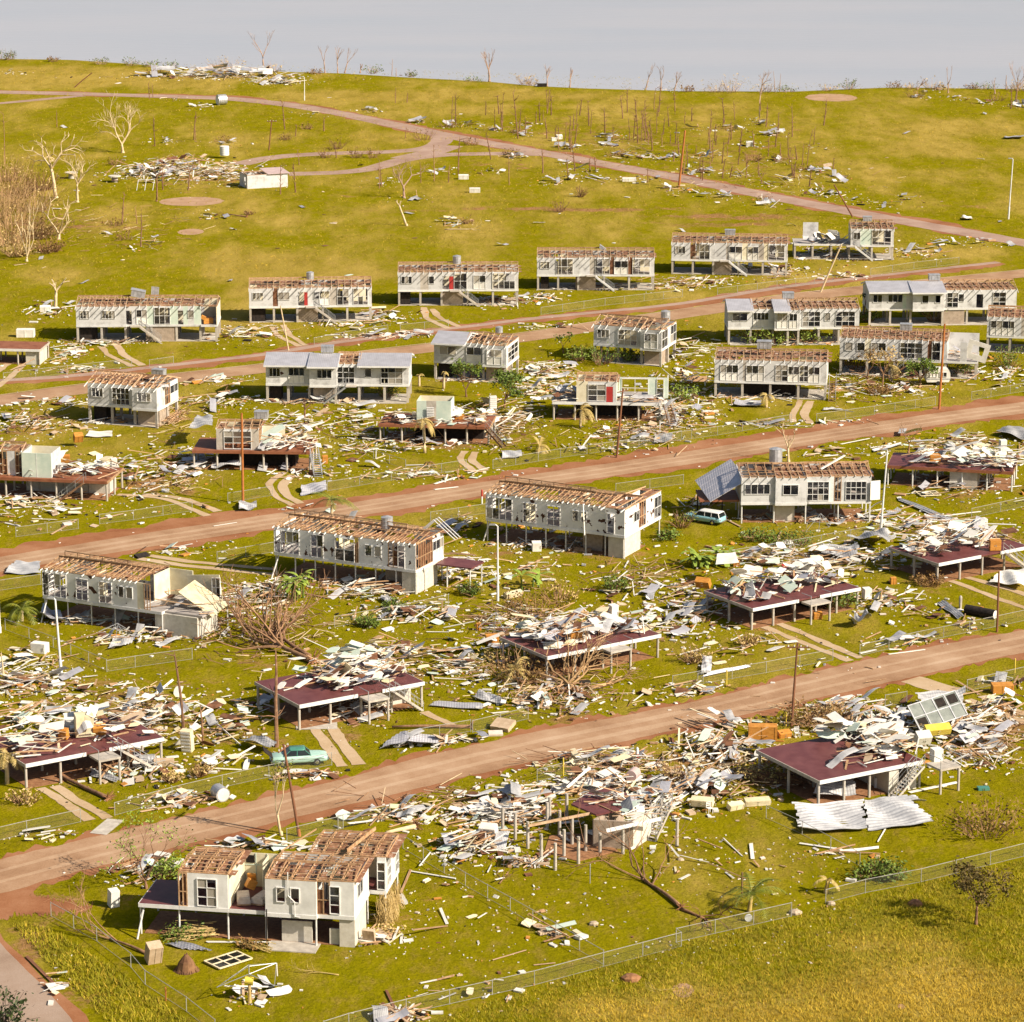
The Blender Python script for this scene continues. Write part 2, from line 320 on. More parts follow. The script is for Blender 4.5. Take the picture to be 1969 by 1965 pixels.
def dirt_mat(name, c, edge_noise=True):
    m, b, nt = principled(name, c[1], .95, 0, .1); g = N(nt, 'ShaderNodeNewGeometry').outputs['Position']
    n = N(nt, 'ShaderNodeTexNoise', i_Scale=.16, i_Detail=10.0, i_Roughness=.68); nt.links.new(g, n.inputs['Vector'])
    n2 = N(nt, 'ShaderNodeTexNoise', i_Scale=6.0, i_Detail=4.0, i_Roughness=.8); nt.links.new(g, n2.inputs['Vector'])
    ad = N(nt, 'ShaderNodeMath', operation='MULTIPLY_ADD'); ad.inputs[1].default_value = .35; nt.links.new(n2.outputs['Fac'], ad.inputs[0]); nt.links.new(n.outputs['Fac'], ad.inputs[2])
    r = N(nt, 'ShaderNodeValToRGB'); e = r.color_ramp.elements; e.new(.5)
    for q, p, cc in zip(e, (.48, .66, .86), c): q.position = p; q.color = (*cc, 1)
    nt.links.new(ad.outputs[0], r.inputs[0]); nt.links.new(r.outputs[0], b.inputs['Base Color'])
    bp = N(nt, 'ShaderNodeBump', i_Strength=.5, i_Distance=.05); nt.links.new(n2.outputs['Fac'], bp.inputs['Height']); nt.links.new(bp.outputs[0], b.inputs['Normal'])
dirt_mat('road_surface', ((.26, .145, .078), (.355, .215, .125), (.45, .30, .19)))
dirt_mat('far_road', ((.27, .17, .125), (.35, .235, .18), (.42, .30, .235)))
dirt_mat('red_dirt', ((.20, .07, .028), (.29, .125, .058), (.36, .18, .095)))
dirt_mat('track_concrete', ((.36, .24, .13), (.46, .33, .20), (.54, .41, .28)))
dirt_mat('grey_asphalt', ((.25, .17, .12), (.32, .23, .17), (.37, .28, .22)))
def resample(pts, step):
    out = [pts[0]]
    for a, b in zip(pts, pts[1:]):
        n = max(1, int((b - a).length / step)); out += [a + (b - a) * (i / n) for i in range(1, n + 1)]
    return out
def smooth(pts, it=3):
    for _ in range(it): pts = [pts[0]] + [(pts[i - 1] + pts[i] * 2 + pts[i + 1]) / 4 for i in range(1, len(pts) - 1)] + [pts[-1]]
    return pts
def ribbon(name, mat, pts, wl, wr, z, jit=.0, kind='structure', ext=True, step=2.0, sm=10):
    pts = [at(*p) if isinstance(p, tuple) else p for p in pts]
    if ext:
        pts = [pts[0] + (pts[0] - pts[1]).normalized() * 60] + pts + [pts[-1] + (pts[-1] - pts[-2]).normalized() * 60]
    pts = smooth(resample(pts, step), sm); L, Rr = [], []; r = random.Random(len(pts) * 7 + int(z * 1000))
    jl = jr = 0
    for i, p in enumerate(pts):
        d = (pts[min(i + 1, len(pts) - 1)] - pts[max(i - 1, 0)]).normalized(); n = Vector((-d.y, d.x, 0))
        jl = jl * .7 + r.uniform(-1, 1) * jit; jr = jr * .7 + r.uniform(-1, 1) * jit
        L.append(p + n * (wl + jl)); Rr.append(p - n * (wr + jr))
    mb = MB(); n = len(pts); vs = [(p.x, p.y, z) for p in L] + [(p.x, p.y, z) for p in Rr]
    mb.add(vs, [(i, n + i, n + i + 1, i + 1) for i in range(n - 1)]); return tag(mb.build(name, mat), kind=kind)
def poly_band(name, mat, top, bot, z, grow_t=0, grow_b=0, jit=.3):
    T = smooth(resample([at(*p) for p in top], 3), 6); B = smooth(resample([at(*p) for p in bot], 3), 6); r = random.Random(5)
    def rs(P, n):
        L = [0]
        for a, b in zip(P, P[1:]): L.append(L[-1] + (b - a).length)
        out = []
        for i in range(n):
            s = L[-1] * i / (n - 1); k = max(j for j in range(len(L)) if L[j] <= s + 1e-6); k = min(k, len(P) - 2)
            out.append(P[k] + (P[k + 1] - P[k]) * ((s - L[k]) / max(1e-6, L[k + 1] - L[k])))
        return out
    n = 260; T, B = rs(T, n), rs(B, n); vs = []; jt = jb = 0
    for i, (a, b) in enumerate(zip(T, B)):
        d = (a - b).normalized(); jt = jt * .6 + r.uniform(-jit, jit); jb = jb * .6 + r.uniform(-jit, jit)
        a = a + d * (grow_t + jt); b = b - d * (grow_b + jb); vs += [(a.x, a.y, z), (b.x, b.y, z)]
    mb = MB(); mb.add(vs, [(2 * i, 2 * i + 1, 2 * i + 3, 2 * i + 2) for i in range(n - 1)]); tag(mb.build(name, mat), kind='structure')
RA_T = [('s', -150, 1690), ('s', 0, 1652), ('s', 128, 1621), ('s', 241, 1593), ('s', 345, 1572), ('s', 431, 1552), ('s', 660, 1503), ('s', 822, 1448), ('s', 995, 1414), ('s', 1109, 1393), ('s', 1310, 1357), ('s', 1515, 1307), ('s', 1646, 1270), ('s', 1969, 1211), ('s', 2150, 1178)]
RA_B = [('s', -150, 1762), ('s', 0, 1719), ('s', 193, 1662), ('s', 345, 1628), ('s', 414, 1615), ('s', 500, 1588), ('s', 660, 1545), ('s', 805, 1519), ('s', 905, 1493), ('s', 1012, 1465), ('s', 1167, 1433), ('s', 1310, 1402), ('s', 1438, 1374), ('s', 1577, 1341), ('s', 1757, 1302), ('s', 1969, 1254), ('s', 2150, 1215)]
poly_band('dirt_verge', 'red_dirt', RA_T, RA_B, .012, .9, 1.3, .9)
poly_band('road', 'road_surface', RA_T, RA_B, .024, 0, 0, .12)
RB = [('s', 0, 1086), ('s', 137, 1063), ('s', 300, 1036), ('s', 513, 1004), ('s', 650, 985), ('s', 800, 962), ('s', 941, 937), ('s', 1100, 915), ('s', 1305, 884), ('s', 1542, 846), ('s', 1802, 806), ('s', 1969, 784)]
ribbon('dirt_verge', 'red_dirt', RB, 5.9, 4.2, .012, 1.0, step=1.0)
ribbon('road', 'road_surface', RB, 2.9, 2.7, .024, .1)
RC = [('s', 0, 770), ('s', 154, 748), ('s', 349, 726), ('s', 507, 709), ('s', 753, 677), ('s', 1026, 647), ('s', 1129, 630), ('s', 1335, 600), ('s', 1542, 570), ('s', 1819, 541), ('s', 1969, 526)]
ribbon('road', 'road_surface', RC, 2.8, 2.8, .024, .12)
ribbon('kerb_strip', 'track_concrete', RC, 3.15, -2.85, .034)
RCV = [('s', 0, 733), ('s', 154, 724), ('s', 298, 706), ('s', 507, 684), ('s', 650, 658), ('s', 855, 634), ('s', 1026, 613), ('s', 1310, 586), ('s', 1508, 552), ('s', 1750, 524), ('s', 1923, 505)]
ribbon('dirt_verge', 'red_dirt', RCV, 1.6, 2.6, .012, .8, ext=False, step=1.0)
ribbon('footpath', 'far_road', RCV, 1.2, .5, .022, .1, ext=False)
RD = [('s', 0, 177), ('s', 137, 180), ('s', 274, 184), ('s', 445, 189), ('s', 548, 200), ('s', 660, 219), ('s', 770, 242), ('s', 855, 260), ('s', 958, 279), ('s', 1095, 303), ('s', 1310, 343), ('s', 1473, 376), ('s', 1646, 409), ('s', 1969, 467)]
ribbon('dirt_verge', 'red_dirt', RD, 3.8, 3.0, .008, .9, step=1.5)
ribbon('road', 'far_road', RD, 2.7, 2.7, .021, .15)
ribbon('road', 'far_road', [('s', -80, 205), ('s', 0, 199), ('s', 90, 190), ('s', 160, 184)], 1.5, 1.5, .016, .1, ext=False)
ribbon('road', 'far_road', [('s', 460, 316), ('s', 500, 306), ('s', 550, 299), ('s', 650, 294.5), ('s', 760, 292), ('s', 825, 286), ('s', 852, 272), ('s', 845, 258)], 2.3, 2.3, .016, .1, ext=False, sm=4)
ribbon('road', 'far_road', [('s', 555, 334.5), ('s', 660, 332), ('s', 715, 325), ('s', 775, 306), ('s', 855, 297), ('s', 975, 295), ('s', 1060, 297)], 2.3, 2.3, .02, .1, ext=False, sm=4)
ribbon('road', 'far_road', [('s', 775, 306), ('s', 830, 293), ('s', 865, 280)], 3, 3, .028, .1, ext=False, sm=2)
ribbon('road', 'grey_asphalt', [(7, -160, 1690), (7, 40, 1900), (7, 200, 2150), (7, 330, 2420)], 4.2, 2.6, .024, .1)
ribbon('dirt_verge', 'red_dirt', [(7, -160, 1690), (7, 40, 1900), (7, 200, 2150), (7, 330, 2420)], 5.2, 4.0, .012, .4)
poly_band('dirt_verge', 'red_dirt', [(7, -200, 1130), (7, 100, 1230), (7, 330, 1270), (7, 520, 1290)], [(7, -200, 1350), (7, 100, 1300), (7, 330, 1300), (7, 500, 1310)], .016, .3, .3, .6)
def disc(t, x, y, rx, ry, name='bare_ground', mat='dirt_disc', z=.012):
    p = at(t, x, y); sx = rx * TILES[t][2] / scale_at(p); sy = abs(at(t, x, y - ry).y - p.y); r = random.Random(int(x)); n = 40
    mb = MB(); vs = [(p.x + sx * math.cos(a) * k, p.y + sy * math.sin(a) * k, z) for a, k in ((2 * math.pi * i / n, 1 + r.uniform(-.04, .04)) for i in range(n))]
    mb.add(vs, [tuple(range(n))]); tag(mb.build(name, mat), kind='structure')
disc(1, 1075, 985, 180, 25); disc(1, 1072, 1156, 72, 17); disc(3, 860, 397, 145, 21); disc(9, 40, 1745, 60, 40, z=.014); disc(9, 1250, 1835, 20, 14)
STRIPS = [[(4, 570, 50), (4, 600, 90), (4, 740, 160)], [(4, 640, 20), (4, 690, 90), (4, 800, 155)], [(1, 1530, 1690), (1, 1560, 1740), (1, 1680, 1800)], [(1, 1590, 1680), (1, 1620, 1730), (1, 1720, 1795)],
          [(2, 480, 1580), (2, 500, 1640), (2, 620, 1700)], [(2, 530, 1590), (2, 570, 1640), (2, 680, 1690)], [(4, -60, 300), (4, 15, 250), (4, 130, 150)], [(4, -60, 220), (4, 0, 180), (4, 60, 135)],
          [(4, 1590, 755), (4, 1510, 820), (4, 1545, 890), (4, 1640, 940)], [(4, 1640, 770), (4, 1580, 830), (4, 1615, 890), (4, 1690, 930)], [(4, 660, 880), (4, 800, 888), (4, 950, 905), (4, 1160, 1000)], [(4, 800, 878), (4, 950, 890), (4, 1060, 910), (4, 1220, 975)],
          [(5, 710, 635), (5, 675, 680), (5, 770, 752)], [(5, 770, 640), (5, 742, 690), (5, 830, 745)], [(6, 690, 345), (6, 645, 440), (6, 650, 468)], [(6, 745, 350), (6, 708, 425), (6, 745, 475)],
          [(6, 450, 1590), (6, 640, 1665), (6, 960, 1795)], [(6, 540, 1572), (6, 740, 1655), (6, 1020, 1778)], [(6, 1480, 1330), (6, 1700, 1415), (6, 1960, 1505)], [(6, 1580, 1320), (6, 1760, 1370), (6, 1960, 1430)],
          [(7, 225, 625), (7, 330, 690), (7, 500, 805)], [(7, 300, 615), (7, 420, 690), (7, 600, 795)], [(7, 1760, 295), (7, 1830, 400), (7, 1905, 505)], [(7, 1850, 285), (7, 1930, 390), (7, 2000, 495)], [(8, 655, 705), (8, 780, 780), (8, 925, 868)], [(8, 745, 690), (8, 870, 760), (8, 1000, 835)],
          [(9, 1620, 130), (9, 1760, 190), (9, 1960, 270)], [(9, 1700, 110), (9, 1820, 165), (9, 1960, 225)], [(4, 1780, 440), (4, 1840, 395)], [(8, 480, 200), (8, 640, 275)], [(4, 780, 1240), (4, 1000, 1275), (4, 1540, 1330)], [(4, 840, 1222), (4, 1050, 1255), (4, 1540, 1300)]]
for i, s in enumerate(STRIPS): ribbon('driveway_strip', 'track_concrete', s, .48, .48, .030 + (i % 2) * .004, .11, ext=False, step=.8, sm=3)
ribbon('concrete_apron', 'concrete', [(7, 545, 840), (7, 640, 850)], 2.0, 1.7, .038, .03, ext=False, step=1, sm=1)
ribbon('concrete_apron', 'concrete', [(7, 1650, 270), (7, 1880, 265)], 2.4, 1.6, .038, .03, ext=False, step=1, sm=1)
ribbon('dirt_path', 'track_concrete', [(9, 1290, 20), (9, 1420, 60), (9, 1560, 90)], 1.4, 1.2, .02, .2, ext=False, step=1, sm=2)
# ---------------------------------------------------------------- houses on stilts
def parse(s):
    out = []
    for tok in s.split():
        k = tok[0]; q = tok[1:].split('x'); out.append((k, float(q[0] or 1), int(q[1]) if len(q) > 1 else 2))
    return out
def window_at(root, p, e, n, wd, z0, z1, cols, rows, r, glassy, solid_low=False, frame='white_trim'):
    """a window frame with its panes; p = start point on the wall plane, e along, n outward"""
    m = MB(); t = .055; Z = Vector((0, 0, 1)); c = p + e * (wd / 2) + n * .03
    def bar(a, b, za, zb, dep=.06): m.box(p + e * ((a + b) / 2) + n * .03 + Z * ((za + zb) / 2), (b - a) / 2, dep, (zb - za) / 2, (e, n, Z))
    bar(0, t, z0, z1); bar(wd - t, wd, z0, z1); bar(t, wd - t, z0, z0 + t); bar(t, wd - t, z1 - t, z1)
    for i in range(1, cols): x = wd * i / cols; bar(x - t / 2, x + t / 2, z0 + t, z1 - t, .045)
    zs = [z0 + (z1 - z0) * j / rows for j in range(rows + 1)]
    for j in range(1, rows): bar(t, wd - t, zs[j] - t / 2, zs[j] + t / 2, .04)
    o = m.build('window', frame, root)
    for kind, mat in ((0, 'window_glass'), (1, 'obscure_glass'), (2, 'white_panel')):
        g = MB()
        for i in range(cols):
            for j in range(rows):
                low = solid_low and j == 0
                k = 2 if low else (0 if r.random() < .72 else 1)
                if k == kind and (low or r.random() < glassy):
                    a = wd * i / cols; b = wd * (i + 1) / cols
                    g.box(p + e * ((a + b) / 2) + Z * ((zs[j] + zs[j + 1]) / 2) + n * .02, (b - a) / 2 - .02, .006, (zs[j + 1] - zs[j]) / 2 - .02, (e, n, Z))
        g.build('pane', mat, o)
    return o
def wall_run(root, p0, p1, z0, h, spans, r, glassy=.5, mat='white_wall', top=None):
    """one outer wall from p0 to p1 (outside on the right-hand side of the run), split into solid, glazed and broken spans"""
    mbs = {}; p0 = Vector((*p0, 0)); p1 = Vector((*p1, 0)); e = (p1 - p0); L = e.length; e.normalize(); n = Vector((e.y, -e.x, 0)); Z = Vector((0, 0, 1)); th = .05
    sp_ = parse(spans); tot = sum(s[1] for s in sp_); x = 0; top = top or h
    def slab(mb, a, b, za, zb, off=0, t=th): mb.box(p0 + e * ((a + b) / 2) + n * (off - t) + Z * ((za + zb) / 2), (b - a) / 2, t, (zb - za) / 2, (e, n, Z))
    solid = mbs.setdefault(mat, MB()); head = 2.15
    for k, wd, cnt in sp_:
        wd = wd * L / tot; a, b = x, x + wd; x = b
        if k == 'w': slab(solid, a, b, z0, z0 + h)
        elif k in 'vk': slab(mbs.setdefault({'v': 'pale_green', 'k': 'cream'}[k], MB()), a, b, z0, z0 + h)
        elif k == 't': slab(mbs.setdefault('torn_wall', MB()), a, b, z0, z0 + h)
        elif k == 'W':
            slab(solid, a, b, z0, z0 + .95); slab(solid, a, b, z0 + head, z0 + h); window_at(root, p0 + e * a, e, n, wd, z0 + .95, z0 + head, cnt, 1, r, glassy)
        elif k == 'F':
            slab(solid, a, b, z0, z0 + .12); slab(solid, a, b, z0 + 2.35, z0 + h); window_at(root, p0 + e * a, e, n, wd, z0 + .12, z0 + 2.35, cnt, 3, r, glassy)
        elif k == 'P':      # glazed above, solid below
            slab(solid, a, b, z0 + 2.2, z0 + h); window_at(root, p0 + e * a, e, n, wd, z0 + .05, z0 + 2.2, cnt, 2, r, glassy, True)
        elif k == 'G':      # open tall frame, most panes gone
            window_at(root, p0 + e * a, e, n, wd, z0 + .05, z0 + 2.55, cnt, 2, r, .35)
            if h > 2.6: slab(solid, a, b, z0 + 2.55, z0 + h)
        elif k in 'dD':
            slab(solid, a, b, z0 + 2.05, z0 + h)
            if k == 'D':
                m = MB(); slab(m, a + .03, b - .03, z0 + .03, z0 + 2.03, .02, .025); m.build('door', 'red_door', root)
        elif k == 's':
            m = mbs.setdefault('stud', MB()); nn = max(2, int(wd / .5))
            for i in range(nn + 1): q = p0 + e * (a + wd * i / nn); m.beam(q + Z * z0, q + Z * (z0 + h), .05, .09, (e.x, e.y, 0))
            for zz in (.05, 1.2, h - .05): m.beam(p0 + e * a + Z * (z0 + zz), p0 + e * b + Z * (z0 + zz), .045, .08)
            g = mbs.setdefault('brown_lining', MB())
            for i in range(nn):
                if r.random() < .6: slab(g, a + wd * i / nn + .03, a + wd * (i + 1) / nn - .03, z0 + r.uniform(0, .5), z0 + h * r.uniform(.6, 1), -.05, .01)
        elif k == 'b': slab(mbs.setdefault('brown_lining', MB()), a, b, z0, z0 + h, -.05)
        elif k == 'c': slab(mbs.setdefault('concrete', MB()), a, b, z0, z0 + h)
        if k in 'wvkt' and wd > 1.6:  # cover strips between the sheets
            m = mbs.setdefault('strip', MB()); nn = int(wd / 1.2)
            for i in range(1, nn): slab(m, a + wd * i / nn - .025, a + wd * i / nn + .025, z0 + .01, z0 + h - .01, .02, .02)
    wo = None
    for k in sorted(mbs, key=lambda k: k == 'strip'):
        o = mbs[k].build(WALLNAMES[k][0], WALLNAMES[k][1], wo if k == 'strip' and wo else root)
        wo = wo or o
WALLNAMES = {'white_trim': ('wall', 'white_trim'), 'white_wall': ('wall', 'white_wall'), 'pale_green': ('wall_panel', 'pale_green'), 'cream': ('wall_panel', 'cream'), 'torn_wall': ('torn_cladding', 'torn_wall'), 'stud': ('stud_frame', 'timber'), 'brown_lining': ('lining_board', 'brown_lining'), 'concrete': ('wall_panel', 'concrete'), 'strip': ('cover_strip', 'white_trim')}
def stairs(root, top, d, z, run=None, wd=1.0, mat='concrete', rails=True):
    """flight from the landing edge point top going along direction d down to the ground"""
    d = Vector((*d, 0)).normalized(); s = Vector((d.y, -d.x, 0)); top = Vector((*top, 0)); n = 12; run = run or z * 1.25; m = MB(); Z = Vector((0, 0, 1))
    for i in range(n):
        c = top + d * (run * (i + .5) / n) + Z * (z * (1 - (i + 1) / n)); m.box(c, run / n * .55, wd / 2, .025, (d, s, Z))
    for k in (-1, 1): m.beam(top + s * (k * wd / 2) + Z * (z - .1), top + d * run + s * (k * wd / 2) + Z * .02, .05, .2)
    o = m.build('stairs', mat, root)
    if rails:
        h = MB()
        for k in (-1, 1):
            for zz in (.5, .95): h.beam(top + s * (k * wd / 2) + Z * (z + zz), top + d * run + s * (k * wd / 2) + Z * zz, .04, .04)
            for i in range(4): q = top + d * (run * i / 3) + s * (k * wd / 2) + Z * (z * (1 - i / 3)); h.beam(q, q + Z * .97, .04, .04)
        h.build('handrail', 'galv_pipe', root)
def posts(root, pts, z, rad=.13, mat='concrete', square=False, lean=None):
    for i, (u, v) in enumerate(pts):
        m = MB()
        if square: m.aabb(u - rad, u + rad, v - rad, v + rad, 0, z)
        else: m.tube([(u, v, 0), (u, v, z)], [rad, rad * .96], 8)
        m.build('post', mat, root)
    if lean:
        for (u, v, du, dv) in lean: m = MB(); m.tube([(u + du, v + dv, 0), (u, v, z)], [rad, rad], 8); m.build('post', mat, root)
def block_store(root, u0, u1, v0, v1, z, mat='brick_block', door=False):
    m = MB(); t = .1
    if door:
        m.aabb(u0, u0 + (u1 - u0) * .35, v0, v0 + 2 * t, 0, z); m.aabb(u0 + (u1 - u0) * .7, u1, v0, v0 + 2 * t, 0, z)
    else: m.aabb(u0, u1, v0, v0 + 2 * t, 0, z)
    m.aabb(u0, u1, v1 - 2 * t, v1, 0, z); m.aabb(u0, u0 + 2 * t, v0 + 2 * t, v1 - 2 * t, 0, z); m.aabb(u1 - 2 * t, u1, v0 + 2 * t, v1 - 2 * t, 0, z)
    m.build('block_store', mat, root)
def frame_roof(root, u0, u1, v0, v1, ze, rise, r, oh=.6, style='rafter', miss=.1, ceil=.6, tails=True, step=.95):
    vm = (v0 + v1) / 2; sl = rise / (vm - v0); step = .62 if style == 'truss' else step; ra = MB(); ta = MB(); ba = MB(); jo = MB(); ce = MB(); L = u1 - u0; n = max(2, round(L / step))
    zz = lambda v: ze + .08 + rise - abs(v - vm) * sl
    for i in range(n + 1):
        u = u0 + L * i / n
        if r.random() > miss or i in (0, n):
            ra.beam((u, v0 + .05, zz(v0 + .05)), (u, vm, zz(vm)), .05, .12)
            if r.random() > miss * 2: ra.beam((u, vm, zz(vm)), (u, v1 + oh, zz(v1 + oh)), .05, .12)
            if tails and oh > .1: ta.beam((u, v0 - oh, zz(v0 - oh)), (u, v0 + .05, zz(v0 + .05)), .055, .12)
        if r.random() > miss: jo.beam((u + .06, v0 + .1, ze + .06), (u + .06, v1 - .1, ze + .06), .05, .1)
        if i % 2 == 0: jo.beam((u, vm, ze), (u, vm, zz(vm) - .08), .05, .08)
    def battens(v, mat_mb, sz, up):
        a = u0
        while a < u1 - .3:
            b = min(u1, a + r.uniform(2.5, 6))
            if r.random() > miss * 1.6: mat_mb.beam((a, v, zz(v) + up), (b, v, zz(v) + up + r.uniform(-.02, .03)), sz, .045)
            a = b + .02
    nb = max(3, int((vm - v0) / (.62 if style == 'grid' else 1.0)))
    if style != 'bare':
        for i in range(nb): battens(v0 + .15 + (vm - v0 - .15) * i / nb, ba, .07, .09); battens(v1 - (v1 - vm) * i / nb, ba, .07, .09)
    jo.beam((u0, vm, zz(vm) + .02), (u1, vm, zz(vm) + .02), .06, .2)
    if style == 'truss':
        for k in (0, .55): jo.beam((u0 + .8, vm - .1, zz(vm) + .15 + k), (u1 - 2.5, vm - .1, zz(vm) + .15 + k * .75), .07, .09)
        q = u0 + .8
        while q < u1 - 2.5: jo.beam((q, vm - .1, zz(vm) + .1), (q, vm - .1, zz(vm) + .62), .06, .06); q += 1.5
    jo.beam((u0, v0 + .05, ze + .05), (u1, v0 + .05, ze + .05), .09, .08); jo.beam((u0, v1 - .05, ze + .05), (u1, v1 - .05, ze + .05), .09, .08)
    x = u0
    while x < u1 - .3:
        y = v0 + .12
        while y < v1 - .3:
            if r.random() < ceil: ce.box((x + .55, y + .55, ze - .02 + r.uniform(-.03, .03)), .52, .52, .008, tuple(Matrix.Rotation(r.uniform(-.06, .06), 3, 'Y').col))
            y += 1.1
        x += 1.1
    o = ra.build('roof_frame', 'pale_timber' if style not in ('grid', 'truss') else 'timber', root)
    ba.build('batten', 'timber' if style in ('grid',) else 'pale_timber', o); jo.build('ceiling_joist', 'timber', o); ta.build('rafter_tail', 'white_trim', o); ce.build('ceiling', 'ceiling_mess', root)
def iron_roof(root, u0, u1, v0, v1, ze, rise, oh=.65, oe=.35, mat='roof_iron', name='roof', front_only=False):
    vm = (v0 + v1) / 2; sl = rise / (vm - v0); m = MB(); a, b = u0 - oe, u1 + oe; t = .05
    def prof(v): return ze + .2 + rise - abs(v - vm) * sl
    for va, vb in ((v0 - oh, vm), (vm, v1 + oh)):
        if front_only and va == vm: continue
        m.add([(a, va, prof(va)), (b, va, prof(va)), (b, vb, prof(vb)), (a, vb, prof(vb)), (a, va, prof(va) - t), (b, va, prof(va) - t), (b, vb, prof(vb) - t), (a, vb, prof(vb) - t)],
              [(0, 1, 2, 3), (7, 6, 5, 4), (0, 4, 5, 1), (1, 5, 6, 2), (2, 6, 7, 3), (3, 7, 4, 0)])
    o = m.build(name, mat, root)
    g = MB(); g.aabb(a, b, v0 - oh - .04, v0 - oh - .003, prof(v0 - oh) - .22, prof(v0 - oh) - .01)
    for u in (a, b):
        for va, vb in ((v0 - oh, vm), (vm, v1 + oh)): g.beam((u, va, prof(va) - .15), (u, vb, prof(vb) - .15), .04, .18)
    g.build('bargeboard', 'white_trim', o)
    k = MB(); k.add([(u0, v0, ze), (u0, v1, ze), (u0, vm, ze + rise), (u1, v0, ze), (u1, v1, ze), (u1, vm, ze + rise)], [(0, 2, 1), (3, 4, 5)]); k.build('gable', 'white_wall', root)
    s = MB(); s.aabb(u0, u1, v0 - oh + .03, v0 - .06, prof(v0 - oh) - .2, prof(v0 - oh) - .17); s.build('soffit', 'white_trim', root)
def tank(root, u, v, z, kind='box', rx=.0, s=1.0):
    m = MB()
    if kind == 'box':
        ax = tuple(Matrix.Rotation(rx, 3, 'Y').col); m.box((u, v, z + .5 * s), .85 * s, .6 * s, .42 * s, ax); m.box((u, v, z + .95 * s), .9 * s, .65 * s, .04, ax)
        for k in (-.5, 0, .5): m.box(Vector((u + k * s, v - .61 * s, z + .5 * s)), .03, .02, .4 * s, ax)
    else:
        m.tube([(u, v, z), (u, v, z + 1.15 * s)], [.62 * s, .62 * s], 14); m.tube([(u, v, z + 1.15 * s), (u, v, z + 1.3 * s)], [.64 * s, .15 * s], 14)
        for k in (.3, .75): m.tube([(u, v, z + k * s), (u, v, z + k * s + .04)], [.65 * s, .65 * s], 14)
    m.build('roof_tank', 'tank_metal', root)
def local_frame(p0, p1):
    a = at(*p0); b = at(*p1); d = b - a; L = math.hypot(d.x, d.y); return Vector((a.x, a.y, 0)), L, math.atan2(d.y, d.x)
HOUSES = {}
def house(key, label, p0, p1, W, blocks, FH=2.45, WH=2.7, group=None, floor='grey_floor', post='concrete', prad=.15, pstep=3.4, store=None, stair=None, tanks=(), glassy=.5, floor_edge='white_trim', pv=(0, 1), lean=None, seed=None, extra=None, part=True, slab=True):
    loc, L, rz = local_frame(p0, p1); r = random.Random(seed or hash(label) % 1000 if seed else sum(map(ord, label)))
    root = empty('house', loc, rz, label, 'house', group); HOUSES[key] = (root, L, W, FH)
    def pt_(*a): m = MB(); m.aabb(*a); m.build('partition', 'cream', root)
    fl = MB(); ed = MB(); pts = []
    for bi, b in enumerate(blocks):
        u0, u1 = b['u'][0] * L, b['u'][1] * L; v0, v1 = b.get('v', (0, W)); wh = b.get('wh', WH)
        fl.aabb(u0, u1, v0, v1, FH - .2, FH); 
        ed.aabb(u0 - .02, u1 + .02, v0 - .05, v0 - .004, FH - .27, FH + .03)
        ed.aabb(u1 + .004, u1 + .05, v0, v1, FH - .27, FH + .03); ed.aabb(u0 - .05, u0 - .004, v0, v1, FH - .27, FH + .03)
        gl = b.get('g', glassy); wm = b.get('m', 'torn_wall' if key in ('I1', 'I2', 'I3') else 'white_trim' if key == 'K1' else 'white_wall')
        if b.get('F'): wall_run(root, (u0, v0), (u1, v0), FH, wh, b['F'], r, gl, wm)
        if b.get('R'): wall_run(root, (u1, v0 + .1), (u1, v1 - .1), FH, wh, b['R'], r, gl, wm)
        if b.get('B'): wall_run(root, (u1, v1), (u0, v1), FH, wh, b['B'], r, gl, wm)
        if b.get('L'): wall_run(root, (u0, v1 - .1), (u0, v0 + .1), FH, wh, b['L'], r, gl, wm)
        if part and b.get('F') and b.get('rooms', True):
            n = max(1, round((u1 - u0) / (3.6 if key[0] != 'I' else 5)))
            for i in range(1, n):
                u = u0 + (u1 - u0) * i / n
                if r.random() < .8: pt_(u - .045, u + .045, v0 + .13, v0 + (v1 - v0) * .52, FH + .01, FH + wh - .1)
                if r.random() < .5: pt_(u - .045, u + .045, v0 + (v1 - v0) * .62, v1 - .13, FH + .01, FH + wh - .1)
            a = u0 + .15
            while a < u1 - 1.5 and key[0] != 'I':
                q = min(a + r.uniform(1.6, 3.2), u1 - .15); pt_(a, q, v0 + (v1 - v0) * .55, v0 + (v1 - v0) * .55 + .09, FH + .01, FH + wh - .12); a = q + .9
        rf = b.get('roof'); ze = FH + wh
        if rf == 'iron': iron_roof(root, u0, u1, v0, v1, ze, b.get('rise', .8), .95, b.get('oe', .3))
        elif rf: frame_roof(root, u0, u1, v0, v1, ze, b.get('rise', .9), r, b.get('oh', 1.1), rf, b.get('miss', .1), b.get('ceil', .6))
        n = max(1, round((u1 - u0) / pstep))
        for i in range(n + 1):
            if i == 0 and bi > 0: continue
            u = min(max(u0 + (u1 - u0) * i / n, u0 + prad), u1 - prad)
            for q in pv: pts.append((u, v0 + .2 + (v1 - v0 - .4) * q))
    fl.build('floor', floor, root); ed.build('floor_fascia', floor_edge, root)
    posts(root, pts, FH - .2, prad, post, square=(post == 'concrete'), lean=lean)
    if slab:
        m = MB(); m.aabb(.3, L - .3, .3, W - .3, .0, .06); m.build('ground_slab', 'earth' if slab == 'earth' else 'concrete', root)
    if store:
        for s_ in (store if isinstance(store[0], tuple) else [store]): block_store(root, s_[0] * L, s_[1] * L, s_[2], s_[3], FH - .21, *(s_[4:]))
